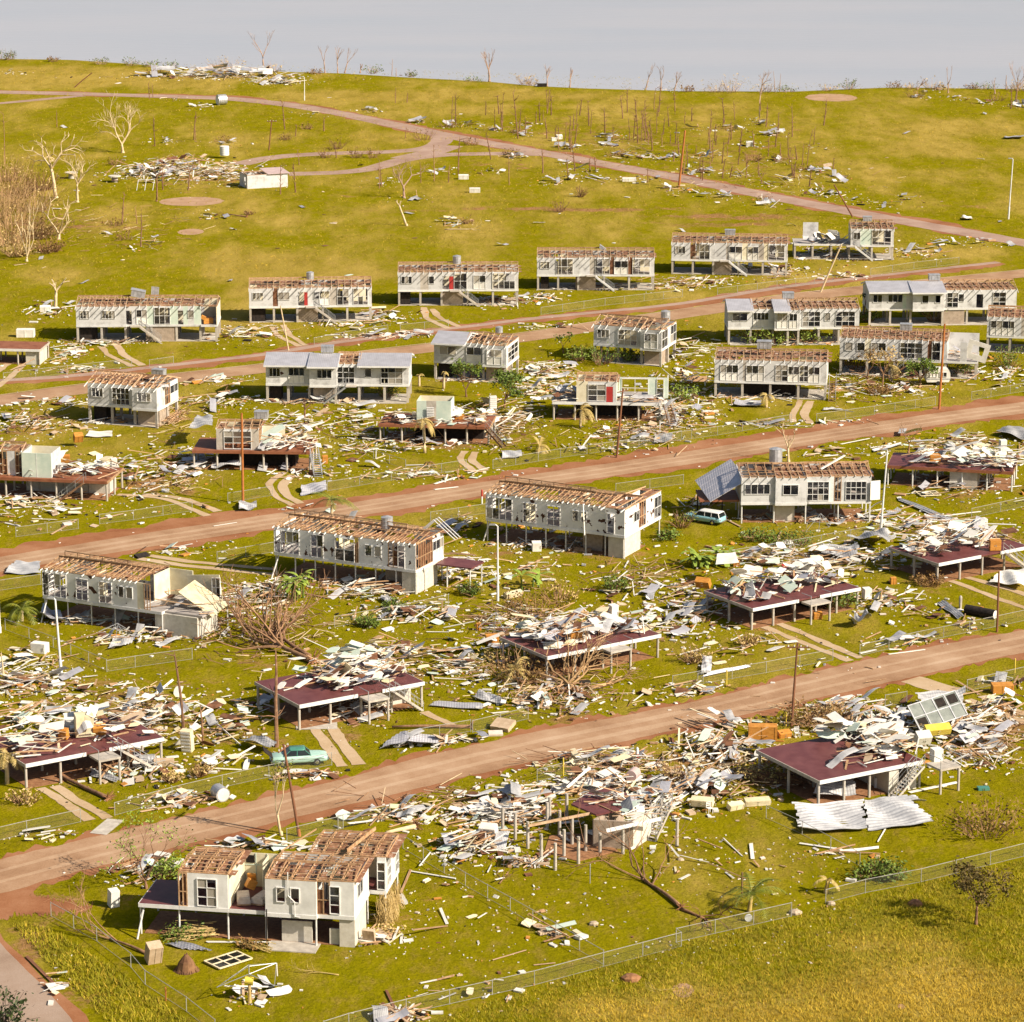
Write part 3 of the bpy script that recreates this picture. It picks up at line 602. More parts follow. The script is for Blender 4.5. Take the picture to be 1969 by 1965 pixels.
    if stair: 
        u, v, d, kw = stair; m = MB(); m.aabb(u * L - .7, u * L + .7, v - 1.2, v - .06, FH - .16, FH - .04); m.build('landing', 'concrete', root); stairs(root, (u * L + (.7 if d[0] > 0 else -.7 if d[0] < 0 else 0), v - .63 if d[0] else v - 1.2), d, FH - .1, **kw)
    for t in tanks: tank(root, t[0] * L, *t[1:])
    if extra: extra(root, L, W, FH, r)
    return root
GF = 'roofless houses along the back street'; GM = 'stilt houses of the middle blocks'; GP = 'wrecked house floors on posts'
A = .45
# far row ------------------------------------------------------------------------------------------------------
def f1_extra(root, L, W, FH, r):
    m = MB(); m.box((L * .545, 4.2, FH + 4.1), .55, .04, .75, tuple((Matrix.Rotation(.15, 3, 'X') @ Matrix.Rotation(.1, 3, 'Y')).col)); m.build('iron_flap', 'sheet_iron', root)
    m = MB(); m.box((L * .93, 1.2, FH + .45), .7, .5, .4, tuple(Matrix.Rotation(.3, 3, 'Z').col)); m.box((L * .9, .8, FH + .95), .35, .3, .25, tuple(Matrix.Rotation(.5, 3, 'Y').col)); m.build('dresser', 'orange_wood', root)
house('F1', 'roofless white house with an orange-floored corner room torn open, left end of the back row', (1, 432, 1775), (1, 1222, 1773), 6.6,
      [dict(u=(0, .355), F='w.5 W1.2x3 w1.6 W1.7x4 w1.4', L='w6', B='w2 W2x3 w2', roof='rafter', ceil=.75), dict(u=(.355, .885), v=(.35, 6.6), F='d.7 w.6 P1.4x2 v.9 G2.1x3 v1 d.7 v.6 W.8x1 v.9', B='w2 W2x3 w3 W2x3', roof='rafter', ceil=.8),
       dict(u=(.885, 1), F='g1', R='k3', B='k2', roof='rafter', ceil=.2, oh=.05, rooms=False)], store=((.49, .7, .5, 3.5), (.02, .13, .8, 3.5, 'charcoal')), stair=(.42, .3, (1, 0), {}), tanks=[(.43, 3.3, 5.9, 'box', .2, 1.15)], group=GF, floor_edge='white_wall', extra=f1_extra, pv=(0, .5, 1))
house('F2', 'roofless white house with a red door at the stair head, second of the back row', (1, 1402, 1668), (2, 190, 1660), 6.6,
      [dict(u=(0, .4), F='w.4 W1.3x3 w1.1 b.6 W1.4x2 w1', L='w6', B='w2 W2x3 w2', roof='rafter', ceil=.75), dict(u=(.4, 1), v=(.3, 6.6), F='d.8 D.5 w.8 W.8x1 P1.4x2 c1 G1.6x2 w.6 G2x3 w.5', R='s1 g.8 w1', B='w2 W2x3 w3', roof='rafter', ceil=.65)],
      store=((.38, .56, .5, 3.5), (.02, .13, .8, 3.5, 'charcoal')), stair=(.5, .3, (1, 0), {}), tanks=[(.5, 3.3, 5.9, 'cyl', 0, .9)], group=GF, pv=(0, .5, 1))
house('F3', 'roofless white house with a round water tank on its ridge, third of the back row', (2, 338, 1572), (2, 1012, 1570), 6.6,
      [dict(u=(0, .37), F='w.4 W1.3x3 w1 c1 W.7x1 w1', L='w6', B='w2 W2x3', roof='rafter', ceil=.7), dict(u=(.37, 1), v=(.3, 6.6), F='d.8 D.6 G1.6x2 w.8 P1.5x2 w.8 G.8x1 G2x3 w.4', R='s1 s1 g.5', B='w2 W2x3 w3', roof='rafter', ceil=.65)],
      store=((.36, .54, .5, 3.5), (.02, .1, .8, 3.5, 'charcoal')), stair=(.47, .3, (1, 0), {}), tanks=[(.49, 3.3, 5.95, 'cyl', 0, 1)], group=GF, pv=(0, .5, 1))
house('F4', 'roofless white house with a pale straight front stair, fourth of the back row', (2, 1118, 1484), (2, 1775, 1486), 6.6,
      [dict(u=(0, .36), F='w.4 W1.2x3 w.8 G2.2x3 w.8', L='w6', B='w2 W2x3', roof='rafter', ceil=.7), dict(u=(.36, 1), v=(.3, 6.6), F='w1.2 c.6 G1.7x2 b.5 P1.6x2 b.5 G2x3 w.5', R='w.6 g1 s.6', B='w2 W2x3 w3', roof='rafter', ceil=.65)],
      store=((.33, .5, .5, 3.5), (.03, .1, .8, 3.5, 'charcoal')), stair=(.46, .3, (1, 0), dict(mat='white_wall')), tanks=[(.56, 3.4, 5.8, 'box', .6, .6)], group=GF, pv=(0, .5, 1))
house('F5', 'roofless white house with a grey box tank on its ridge, fifth of the back row', (2, 1872, 1394), (3, 615, 1388), 6.6,
      [dict(u=(0, .37), F='w.4 W1.2x3 w.6 s1 G1.2x2 w.5', L='w6', B='w2 W2x3', roof='rafter', ceil=.7), dict(u=(.37, 1), v=(.2, 6.6), F='w1.3 c.3 P1.5x2 k.6 P1.2x2 c.6 k.5 G1.8x2 w.3', R='w.6 s1 s.6', B='w2 W2x3 w3', roof='rafter', ceil=.65)],
      store=((.35, .52, .5, 3.5),), stair=(.46, .2, (1, 0), dict(mat='white_wall')), tanks=[(.5, 3.3, 5.9, 'box', 0, .95)], group=GF, pv=(0, .5, 1))
def f6_extra(root, L, W, FH, r):
    for i in range(9):
        m = MB(); a = tuple((Matrix.Rotation(r.uniform(0, 3), 3, 'Z') @ Matrix.Rotation(r.uniform(.2, 1.3), 3, 'X')).col); m.box((L * r.uniform(.22, .5), r.uniform(1, 5), FH + r.uniform(.4, 1.3)), r.uniform(.5, 1), r.uniform(.5, 1.1), .03, a); m.build('fallen_panel', 'white_panel', root)
house('F6', 'half-collapsed white house with one room left standing, right end of the back row', (3, 655, 1296), (3, 1222, 1300), 6.4,
      [dict(u=(0, .55), v=(.8, 6.4), rooms=False, B='g3 w1.5 g1'), dict(u=(.55, .97), F='w.3 W.8x2 v1.3 G2.2x3 w.3', R='w.6 g.4 w1', L='k6', B='w2 W2x3 w2', roof='rafter', ceil=.6)], stair=(.55, 0, (1, 0), dict(mat='white_wall')), tanks=[(.72, 3.2, 5.9, 'box', 0, .85)], group=GF, pv=(0, .5, 1), extra=f6_extra)
# row between the two red-verged streets -----------------------------------------------------------------------
SL = dict(L='w6', B='w2 W2x3 w2')
house('G1', 'roofless white house leaning over a heap of broken rafters at its right end', (4, 482, 480), (4, 885, 508), 6.6,
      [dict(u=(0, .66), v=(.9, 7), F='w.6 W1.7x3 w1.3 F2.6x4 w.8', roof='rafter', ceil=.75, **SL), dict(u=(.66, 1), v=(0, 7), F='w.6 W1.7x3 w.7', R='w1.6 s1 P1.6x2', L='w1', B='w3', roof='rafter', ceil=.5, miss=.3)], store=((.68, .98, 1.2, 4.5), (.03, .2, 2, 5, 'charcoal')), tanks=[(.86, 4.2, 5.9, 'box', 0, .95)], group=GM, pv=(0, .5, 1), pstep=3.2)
house('G2', 'white house with grey iron left on both ends of its roof', (4, 1492, 366), (5, 395, 372), 6.6,
      [dict(u=(0, .31), v=(.9, 7), F='w.4 W1.4x3 t1 P2x3 w.7', roof='iron', rise=.75, oe=.2, **SL), dict(u=(.31, .5), v=(0, 7), F='w.8 W1.6x3 w.5', roof='iron', rise=.75, oe=.25, L='w1', R='w1', B='w3'), dict(u=(.5, .66), v=(.9, 7), F='F1.6x3 w.5', roof='rafter', ceil=.9, B='w3'), dict(u=(.66, 1), v=(.9, 7), F='w.4 W.6x1 w.8 F1.9x3 w.5', R='w6', roof='iron', rise=.75, oe=.3, B='w3')],
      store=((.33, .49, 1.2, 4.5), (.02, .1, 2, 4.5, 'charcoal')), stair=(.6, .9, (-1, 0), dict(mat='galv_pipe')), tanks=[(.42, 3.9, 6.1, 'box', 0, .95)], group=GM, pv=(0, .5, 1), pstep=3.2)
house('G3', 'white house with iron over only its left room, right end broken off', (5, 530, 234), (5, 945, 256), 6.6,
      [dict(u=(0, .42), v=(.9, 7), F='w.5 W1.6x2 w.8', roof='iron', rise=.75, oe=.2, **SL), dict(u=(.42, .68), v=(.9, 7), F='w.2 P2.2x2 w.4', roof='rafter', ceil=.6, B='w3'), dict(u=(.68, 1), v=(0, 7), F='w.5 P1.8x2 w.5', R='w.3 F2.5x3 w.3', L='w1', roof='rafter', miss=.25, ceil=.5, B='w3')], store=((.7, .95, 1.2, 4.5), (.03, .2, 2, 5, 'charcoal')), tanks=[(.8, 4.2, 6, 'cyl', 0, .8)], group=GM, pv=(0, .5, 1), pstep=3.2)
house('G4', 'roofless white house with glassed end wall behind small green trees', (2, 1424, 1888), (2, 1815, 1916), 6.6,
      [dict(u=(0, .7), v=(.9, 7), F='w.4 W1.4x3 w1 F2.2x3 w.6', roof='rafter', ceil=.75, **SL), dict(u=(.7, 1), v=(0, 7), F='w.5 P1.8x2 w.5', R='G1.5x2 w.8 G1.5x2', L='w1', roof='rafter', ceil=.5, miss=.25, B='w3')], store=((.72, .96, 1.2, 4.5),), tanks=[(.93, 4.2, 5.9, 'cyl', 0, 1.05)], group=GM, pv=(0, .5, 1), pstep=3.2)
house('G5', 'white house with two patches of iron roof behind green creepers', (3, 290, 1775), (3, 1018, 1772), 6.6,
      [dict(u=(0, .18), v=(.9, 7), F='w.4 W1.4x2 w.4', roof='iron', rise=.75, oe=.2, **SL), dict(u=(.18, .35), v=(.9, 7), F='w.2 P2.2x4 w.8', roof='rafter', ceil=.85, B='w3'), dict(u=(.35, .46), v=(0, 7), F='w.3 P1.6x2 w.2', roof='iron', rise=.75, oe=.2, L='w1', B='w3'), dict(u=(.46, .54), v=(0, 7), F='P1x2 w.3', roof='rafter', ceil=.5, R='w1', B='w3'), dict(u=(.54, 1), v=(.9, 7), F='w.4 F2.1x3 w.5 W.7x1 w.6 F2.3x3 w.5', R='w6', roof='rafter', ceil=.85, B='w3')], group=GM, tanks=[(.47, 4, 6.1, 'box', 0, .95)], pv=(0, .5, 1), pstep=3.2)
house('G6', 'white house with its left half still under a smooth grey iron roof', (3, 1074, 1668), (3, 1892, 1660), 6.6,
      [dict(u=(0, .29), v=(.9, 7), F='w.4 W1x2 w.6 W1.6x3 v.4 w.6', roof='iron', rise=.75, oe=.2, **SL), dict(u=(.29, .5), v=(0, 7), F='w.8 W.6x1 w.6 W.5x1 w.3', roof='iron', rise=.75, oe=.25, L='w1', R='w1', B='w3'), dict(u=(.5, 1), v=(.9, 7), F='w.4 F1.2x2 W.6x1 w1.3 d.7 w1 F1.4x2 w1.1', R='w6', roof='rafter', ceil=.85, B='w3')], store=((.5, .65, 1, 5),), group=GM, tanks=[(.46, 3.9, 6.1, 'box', 0, .95)], pv=(0, .5, 1), pstep=3.2)
house('H5', 'intact-walled white house with a narrow stair at its right end, facing the red-verged road', (6, 212, 330), (6, 832, 346), 6.8,
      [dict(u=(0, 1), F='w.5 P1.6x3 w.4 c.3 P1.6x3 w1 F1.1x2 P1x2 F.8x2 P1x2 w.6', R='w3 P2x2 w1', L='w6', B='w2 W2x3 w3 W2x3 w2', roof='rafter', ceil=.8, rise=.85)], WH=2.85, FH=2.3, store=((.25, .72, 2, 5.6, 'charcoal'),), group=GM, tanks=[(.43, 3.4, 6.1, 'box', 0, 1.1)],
      extra=lambda root, L, W, FH, r: stairs(root, (L + .8, 2.4), (0, -1), FH, 3.0, .9, 'bark_brown'))
def h6_extra(root, L, W, FH, r):
    m = MB(); ax = tuple((Matrix.Rotation(.28, 3, 'Y')).col); n = MB()
    for a, b, c, d in ((-1.5, -.8, -1.3, 1.3), (.8, 1.5, -1.3, 1.3), (-.8, .8, .7, 1.3), (-.8, .8, -1.3, -.5)): m.box(Vector((L * 1.0, .2, FH + 1.5)) + ax[0] * ((a + b) / 2) + ax[2] * ((c + d) / 2), (b - a) / 2, .05, (d - c) / 2, ax)
    m.build('leaning_wall', 'white_panel', root)
house('H6', 'white house whose right end tilts outward over a small caravan', (6, 905, 205), (6, 1668, 232), 6.6,
      [dict(u=(0, .6), v=(.3, 6.8), F='w.5 W.8x1 w.4 W.8x1 k.6 P1.5x2 w1.4 F2.2x3', roof='rafter', ceil=.85, **SL), dict(u=(.6, .78), v=(0, 6.8), F='w.5 b.4 G.8x1 w.6', R='w1', L='w1', B='w3', roof='rafter', ceil=.9), dict(u=(.78, 1), v=(0, 6.8), F='g1 w.5 g.8', R='g1', B='w2', rooms=False)], stair=(.56, .2, (-1, 0), dict(mat='bark_brown')), group=GM, tanks=[(.47, 3.4, 5.9, 'box', 0, .95)], extra=h6_extra, pv=(0, .5, 1))
house('H7', 'roofless white house cut by the right edge of the view, above leafy scrub', (3, 1722, 1812), (3, 2240, 1830), 6.6, [dict(u=(0, 1), F='w.3 P2.1x4 w.6 c.6 P1.6x3 w.4 P1.6x3 w1', L='w6', B='w2 W2x3 w2', R='w6', roof='rafter', ceil=.85)], group=GM, pv=(0, .5, 1))
# row below the middle road -------------------------------------------------------------------------------------
def i1_extra(root, L, W, FH, r):
    m = MB(); ax = tuple((Matrix.Rotation(-.12, 3, 'Y')).col); m.box((L * 1.12, 5.6, FH + 1.35), 1.9, .05, 1.3, ax); m.build('leaning_wall', 'cream', root)
    window_at(root, Vector((L * 1.12 + .9, 5.52, FH + .2)), ax[0], Vector((0, -1, 0)), 1.0, .3, 2.3, 2, 2, r, .8)
    m = MB(); ax = tuple((Matrix.Rotation(.5, 3, 'Y') @ Matrix.Rotation(.25, 3, 'X')).col); m.box((L * 1.2, 3.4, FH + .9), 2.2, 1.4, .04, ax); m.build('fallen_panel', 'cream_panel', root)
    m = MB(); m.aabb(L, L + 4.4, .5, 6, FH - .2, FH); m.build('floor', 'grey_floor', root)
    for k in range(4):
        for v in (.7, 5.8):
            m = MB(); m.tube([(L + 1 + k * 1.05, v, 0), (L + 1 + k * 1.05, v, FH - .2)], [.07, .07], 7); (m.build('post', 'white_paint_post', root) if k in (1, 3) else None)
house('I1', 'cream-stained white house with peeling front panels and its right end torn out', (4, 243, 1447, 2.45), (4, 908, 1540, 2.45), 6.2,
      [dict(u=(0, .8), F='G2.2x4 t.9 F1.1x2 t1 F1.2x2 t.6 W.5x1 t.2 W.6x1 t.4', L='F4x5 w2', R='g1', B='w2 W2x3 w2 F2x2 w2', roof='truss', ceil=.5, rise=.55, oh=.45, miss=.18), dict(u=(.8, 1), F='k.5 s.4 g.8', R='g1', B='k2', L='k1 g1', rooms=False)], FH=2.45, WH=2.75, post='white_paint_post', prad=.07, pstep=2.6, store=((.93, 1.28, .3, 4.2, 'pale_block'),), group=GM, glassy=.22, extra=i1_extra, lean=[(.3, .3, .2, -1.6)], slab='earth')
def i2_extra(root, L, W, FH, r):
    m = MB()
    for k in range(3): m.beam((L * .86 + k * .1, 4.5 + k * .6, 5.1), (L * .98, 4.8 + k * .6, 6.9), .09, .09); m.beam((L * .98, 4.8 + k * .6, 6.9), (L * 1.13, 4.8 + k * .6, 5.0), .09, .09)
    m.build('gable_frame', 'white_trim', root)
    m = MB(); m.aabb(L + .3, L + 4.5, 4, 7, FH - .35, FH - .2); m.build('floor', 'maroon_floor', root)
    posts(root, [(L + 4.3, 4.1), (L + 4.3, 6.8), (L + 1.6, 4.1)], FH - .35, .08, 'white_paint_post')
house('I2', 'white house with torn front sheeting and an open white gable frame on its roof', ('b', 232, 602, 2.45), ('b', 1542, 772, 2.45), 6.4,
      [dict(u=(0, 1), F='G2.2x4 t1 G1.1x2 t1 G.8x1 G.9x1 s.3 t.6 W.6x1 t.2 W.6x1 t.6 s.8 G.6x1 t.9', L='F4x5 w2', R='s2.4 P1.6x3', B='w2 W2x3 w2 F2x2 w2', roof='truss', ceil=.5, rise=.55, oh=.45, miss=.18)], FH=2.6, WH=2.8, post='white_paint_post', prad=.08, pstep=2.4, store=((.9, 1.0, .15, 5, 'pale_block'), (.72, .88, 2.2, 4.4, 'brick_block')), tanks=[(.69, 3.6, 5.8, 'cyl', 0, 1.0)], group=GM, glassy=.22, extra=i2_extra, lean=[(.4, .3, -.2, -1.4)], slab='earth')
def i3_extra(root, L, W, FH, r):
    m = MB(); m.beam((L * .72, -.25, FH - .5), (L * .715, -.5, FH + 3.1), .1, .14); m.build('loose_board', 'white_board', root)
house('I3', 'white roofless house with a glazed front and right wing behind the white lamp post', (5, 832, 1020, 2.45), (5, 1612, 1118, 2.45), 6.4,
      [dict(u=(0, .86), F='G2.2x4 w.9 F1.1x2 w.9 F1.1x2 w1 W.5x1 w.2 W.5x1 t1.5', L='F4x5 w2', B='w2 W2x3 w2 F2x2 w2', roof='truss', ceil=.5, rise=.55, oh=.45, miss=.18), dict(u=(.86, 1.0), v=(-.15, 9.5), F='t.2 F.7x1 w.9', R='w2 W1.3x2 s1.6 w2 G1.6x2', B='w2', L='w1 w1', roof='bare', ceil=.6, rise=.35, miss=.3)], FH=2.6, WH=2.9, post='white_paint_post', prad=.08, pstep=2.6, store=((.88, .985, .1, 4.6, 'pale_block'), (.66, .8, 1.5, 4)), group=GM, glassy=.22, extra=i3_extra, lean=[(.4, .3, -.7, -.4)], slab='earth')
def i4_extra(root, L, W, FH, r):
    ax = tuple((Matrix.Rotation(.1, 3, 'Z') @ Matrix.Rotation(-.52, 3, 'Y') @ Matrix.Rotation(.16, 3, 'X')).col); m = MB()
    n = 10
    for i in range(n): m.box(Vector((-2.0, 3.3, FH + 1.75)) + ax[1] * ((i - n / 2 + .5) * .66), 2.4, .35, .03 + .015 * (i % 2), ax)
    m.build('hanging_roof_sheets', 'blue_iron', root)
    m = MB(); m.aabb(-4.6, -.06, 1, 6, FH - .2, FH); m.build('deck', 'rust_floor', root); posts(root, [(-4.4, 1.2), (-4.4, 5.8), (-2, 1.2)], FH - .2, .08, 'charcoal')
    m = MB(); m.beam((L * .62, 1.2, FH + 3.5), (L * .82, 3.2, FH + 4.6), .25, .12); m.build('loose_board', 'white_board', root)
    m = MB(); m.tube([(L * .3, 5, FH + 3.2), (L * .3, 5, FH + 5.0)], [.75, .75], 14); m.tube([(L * .3, 5, FH + 5.0), (L * .3, 5, FH + 5.15)], [.77, .3], 14); m.build('roof_tank', 'tank_metal', root)
    m = MB(); m.box((L * 1.03, -.1, FH + 1.3), .6, .05, 1.1, tuple(Matrix.Rotation(.3, 3, 'Z').col)); m.build('loose_panel', 'white_panel', root)
house('I4', 'white house with grey roof iron hanging off its left end above a parked wagon', (6, 358, 1028), (6, 1078, 1022), 6.4,
      [dict(u=(0, .26), v=(-.2, 6.4), F='w.2 W1.5x4 w.3', L='w6', roof='grid', rise=.8, ceil=.5, B='w3', miss=.3), dict(u=(.26, .5), v=(-.6, 6.4), F='w.7 W1.5x2 w.8', R='w1', L='w1', roof='rafter', ceil=.95, rise=.8, B='w3', oh=.2), dict(u=(.5, 1), v=(0, 6.4), F='w.1 F2.4x4 t.6 s.7 w.5 F2.3x4 w.5', R='w3 g1 w2', roof='rafter', ceil=.95, rise=.8, oh=.15, B='w3')], FH=2.45, WH=2.9, post='white_paint_post', prad=.09, pstep=3.4, store=((.27, .42, .8, 4, 'pale_block'),), group=GM, glassy=.75, extra=i4_extra, slab='earth', pv=(0, .5, 1))
# near house ------------------------------------------------------------------------------------------------------
def k1_extra(root, L, W, FH, r):
    m = MB(); m.aabb(-.02, L * .192, -.02, 5.2, FH - .08, FH + .012); m.build('deck', 'maroon_floor', root)
    gr = MB(); gu0, gu1 = L * .418, L * .592
    gr.aabb(gu0, gu1, 5.05, 5.13, FH, FH + 2.7); gr.aabb(gu0 + 1.9, gu0 + 1.97, 3.2, 5.05, FH, FH + 2.6); gr.build('room_wall', 'cream', root)
    g2 = MB()
    for x in (gu0, gu0 + .95, gu0 + 1.85, gu1): g2.aabb(x - .03, x + .03, 5.0, 5.05, FH, FH + 2.7)
    g2.aabb(gu0, gu1, 5.0, 5.05, FH + 1.72, FH + 1.79); g2.build('cover_strip', 'pale_green', root)
    m = MB(); 
    for i in range(7): m.box((gu0 + .5, 5.0, FH + 1.95 + i * .09), .32, .03, .03, tuple(Matrix.Rotation(.5, 3, 'X').col))
    m.build('vent', 'charcoal', root)
    m = MB(); m.aabb(gu0 - .05, gu0 + .05, .1, 5, FH, FH + 2.65); m.build('room_wall', 'cream', root)
    # beds and an orange chair in the opened room
    for x, y, a in ((gu0 + .75, 1.7, .3), (gu0 + 2.2, 1.9, -.25)):
        m = MB(); ax = tuple(Matrix.Rotation(a, 3, 'Z').col); m.box((x, y, FH + .28), .5, .95, .12, ax); m.box(Vector((x, y, FH + .48)), .47, .9, .09, ax); m.box(Vector((x, y, FH + .58)) - ax[1] * .6, .35, .22, .08, ax); o = m.build('mattress', 'cloth_pale', root)
        k = MB(); k.box(Vector((x, y, FH + .1)), .5, .98, .05, ax); k.build('bed_base', 'timber', o)
    m = MB(); m.box((gu0 + 1.0, 3.2, FH + .9), .35, .3, .35, tuple((Matrix.Rotation(.5, 3, 'Z') @ Matrix.Rotation(.5, 3, 'Y')).col)); m.box((gu0 + 1.0, 3.5, FH + 1.3), .33, .08, .35, tuple(Matrix.Rotation(.3, 3, 'X').col)); m.build('chair', 'orange_wood', root)
    # downpipe with a kink
    m = MB(); u = L * .702; m.tube([(u, -.42, FH + 3.4), (u, -.42, FH + 1.55), (u + .5, -.42, FH + 1.05), (u + .5, -.42, FH - .1), (u + .9, -.42, FH - .15)], [.045] * 5, 8); m.build('drainpipe', 'white_trim', root)
    m = MB(); m.tube([(L * .602, -.5, 0), (L * .602, -.45, FH + .35)], [.05, .05], 8); m.build('vent_pipe', 'charcoal', root)
    # beam laid on the roof
    m = MB(); m.beam((L * .9, 5.3, FH + 3.25), (L * .985, 9.2, FH + 3.75), .08, .28); m.build('ridge_beam', 'timber', root)
    # creeper on the back right
    m = MB()
    for i in range(420):
        x = L + .5 + r.uniform(0, 1.3); y = r.uniform(4.4, 9); h = r.uniform(.6, 2.5); m.beam((x + r.uniform(-.2, .6), y + r.uniform(-.3, .3), r.uniform(0, h * .4)), (x, y, h), .03, .02)
    m.build('creeper', 'straw', root)
    m = MB(); m.aabb(L * .61, L * .84, -1.6, .3, 0, .07); m.build('paving', 'concrete', root)
    m = MB(); m.aabb(L * .66, L * .8, .35, .5, 0, 1.75); m.aabb(L * .88, L * .95, .35, .5, 0, 1.3); m.build('store_wall', 'pale_block', root)
house('K1', 'nearest roofless white house with an opened bedroom and brown roof grid', (0, 24, 634, 2.5), (0, 1507, 726, 2.5), 5.2,
      [dict(u=(0, .19), v=(0, 5.2)), dict(u=(.19, .418), v=(0, 5.2), F='s.55 w.7 F1.35x2 w.75', L='w2 s1', B='w2 W1.5x2', R='k5', roof='grid', rise=.3, ceil=.8, oh=.1, rooms=False), dict(u=(.418, .595), v=(0.02, 5.0), rooms=False),
       dict(u=(.595, .83), v=(-.3, 5.6), F='w.75 W.65x1 w.3 W.65x1 w1.1', L='w5', R='w1', roof='grid', rise=.35, ceil=.85, oh=.1, B='w4', rooms=True), dict(u=(.83, 1), v=(0, 5.3), F='s.9 F.75x1 w1', R='w.5 W1x2 w1.2', roof='grid', rise=.35, ceil=.85, oh=.1, B='w1'),
       dict(u=(.72, 1.075), v=(5.62, 10.6), F='g4 F.5x1', R='w.2 F1x2 w1.3 F.9x2 w.1', L='w5', B='w2 W2x3', roof='grid', rise=.25, ceil=.85, oh=.02)], FH=2.5, WH=2.72, post='white_paint_post', prad=.08, pstep=3.2, store=((.93, 1.0, .1, 4.2, 'pale_block'),), floor='maroon_floor', glassy=.5, extra=k1_extra, lean=[(.35, .3, -.25, -1.3)], slab='earth')
# wrecked floors ------------------------------------------------------------------------------------------------
def platform(key, label, p0, p1, W, FH=2.4, floor='maroon_floor', post='concrete', prad=.13, pstep=3.0, fascia='white_trim', porch=None, store=None, stair=None, rooms=(), skip=(), extra=None, cut=None, name='wrecked_house', group=GP, seed=3):
    loc, L, rz = local_frame(p0, p1); r = random.Random(sum(map(ord, label))); root = empty(name, loc, rz, label, 'wrecked house', group); HOUSES[key] = (root, L, W, FH)
    m = MB(); m.aabb(0, L, 0, W, FH - .15, FH); m.build('floor', floor, root)
    m = MB()
    for v in np.arange(.3, W, .9): m.beam((.1, v, FH - .27), (L - .1, v, FH - .27), .06, .2)
    m.build('joist', 'timber', root)
    for seg in (cut or [(0, 1)]):
        m = MB(); m.aabb(seg[0] * L - .02, seg[1] * L + .02, -.09, -.005, FH - .3, FH + .04); m.build('fascia', fascia, root)
    m = MB(); m.aabb(-.07, -.006, 0, W, FH - .3, FH + .01); m.aabb(L + .006, L + .07, 0, W, FH - .3, FH + .01); m.build('edge_beam', 'timber' if fascia != 'white_trim' else 'concrete', root)
    n = max(2, round(L / pstep)); pts = []
    for i in range(n + 1):
        for q in (.02, .5, .98):
            if (i, q) not in skip: pts.append((prad + (L - 2 * prad) * i / n, prad + (W - 2 * prad) * q))
    posts(root, pts, FH - .16, prad, post)
    m = MB(); m.aabb(.4, L - .4, .4, W - .4, 0, .05); m.build('ground_slab', 'earth', root)
    if porch:
        u0, u1, v0 = porch; m = MB(); m.aabb(u0 * L, u1 * L, v0, -.12, FH - .4, FH - .22); m.build('porch', 'concrete', root); posts(root, [(u0 * L + .12, v0 + .12), (u1 * L - .12, v0 + .12)], FH - .4, .12, post)
        m = MB()
        for a in (u0, u1): m.beam((a * L, v0, FH + .7), (a * L, -.1, FH + .7), .05, .05); m.beam((a * L, v0, FH - .2), (a * L, v0, FH + .72), .05, .05)
        m.build('porch_rail', 'galv_pipe', root)
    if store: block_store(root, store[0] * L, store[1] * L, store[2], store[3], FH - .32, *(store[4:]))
    if stair: stairs(root, (stair[0] * L, stair[1]), stair[2], FH - .05, **stair[3])
    for (u0, u1, v0, v1, F, Rr, Lf, Bk, roof, wh) in rooms:
        a, b = u0 * L, u1 * L
        if F: wall_run(root, (a, v0), (b, v0), FH + .01, wh, F, r, .4)
        if Rr: wall_run(root, (b, v0 + .1), (b, v1 - .1), FH + .01, wh, Rr, r, .4)
        if Bk: wall_run(root, (b, v1), (a, v1), FH + .01, wh, Bk, r, .4)
        if Lf: wall_run(root, (a, v1 - .1), (a, v0 + .1), FH + .01, wh, Lf, r, .4)
        if roof: frame_roof(root, a, b, v0, v1, FH + wh, .6, r, .3, roof, .2, .7)
    if extra: extra(root, L, W, FH, r)
    return root
platform('F0', 'brown-topped carport wreck on brick wall and posts, left edge beside the back street', (1, -150, 1810, 2.2), (1, 222, 1818, 2.2), 5.5, 2.2, 'rust_floor', store=(.78, .99, .3, 4.5, 'pale_block'))
platform('H1', 'wrecked house floor with two white wall panels upright, left edge of the view', (4, -120, 778, 2.4), (4, 600, 806, 2.4), 7, 2.4, 'rust_floor', fascia='rust_floor', stair=(.83, -.1, (-1, 0), dict(mat='bark_brown', run=3)),
         rooms=[(.10, .32, 1.2, 4.8, 's1.2 w.8 s.6', '', 's2', 'k3', 'bare', 2.9), (.33, .56, .6, 4.4, 'v2.2', 'w3', 'w2', 'k3', '', 2.9)], store=(.3, .95, 3.5, 6.5, 'pale_block'))
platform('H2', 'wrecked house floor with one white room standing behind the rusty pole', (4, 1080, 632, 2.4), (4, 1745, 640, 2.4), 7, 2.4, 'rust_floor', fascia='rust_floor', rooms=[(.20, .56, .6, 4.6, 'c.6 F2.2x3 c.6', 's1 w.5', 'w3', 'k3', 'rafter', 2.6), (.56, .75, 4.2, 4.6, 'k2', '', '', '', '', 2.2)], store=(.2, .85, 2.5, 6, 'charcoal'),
         stair=(1.03, -.2, (.3, -1), dict(mat='galv_pipe', run=2.6)), extra=lambda root, L, W, FH, r: tank(root, L * .56, 3.4, FH + 3.3, 'box', 0, .95))
def h3_extra(root, L, W, FH, r):
    m = MB()
    for i in range(9): m.box((L * .455, 1.32, FH + .25 + i * .21), .45, .05, .08, tuple(Matrix.Rotation(.4, 3, 'X').col))
    m.build('louvre_shutter', 'white_trim', root)
    m = MB(); m.tube([(L * .86, 1.5, FH + .45), (L * .86 + .9, 1.9, FH + .55)], [.42, .42], 12); m.build('hot_water_tank', 'white_panel', root)
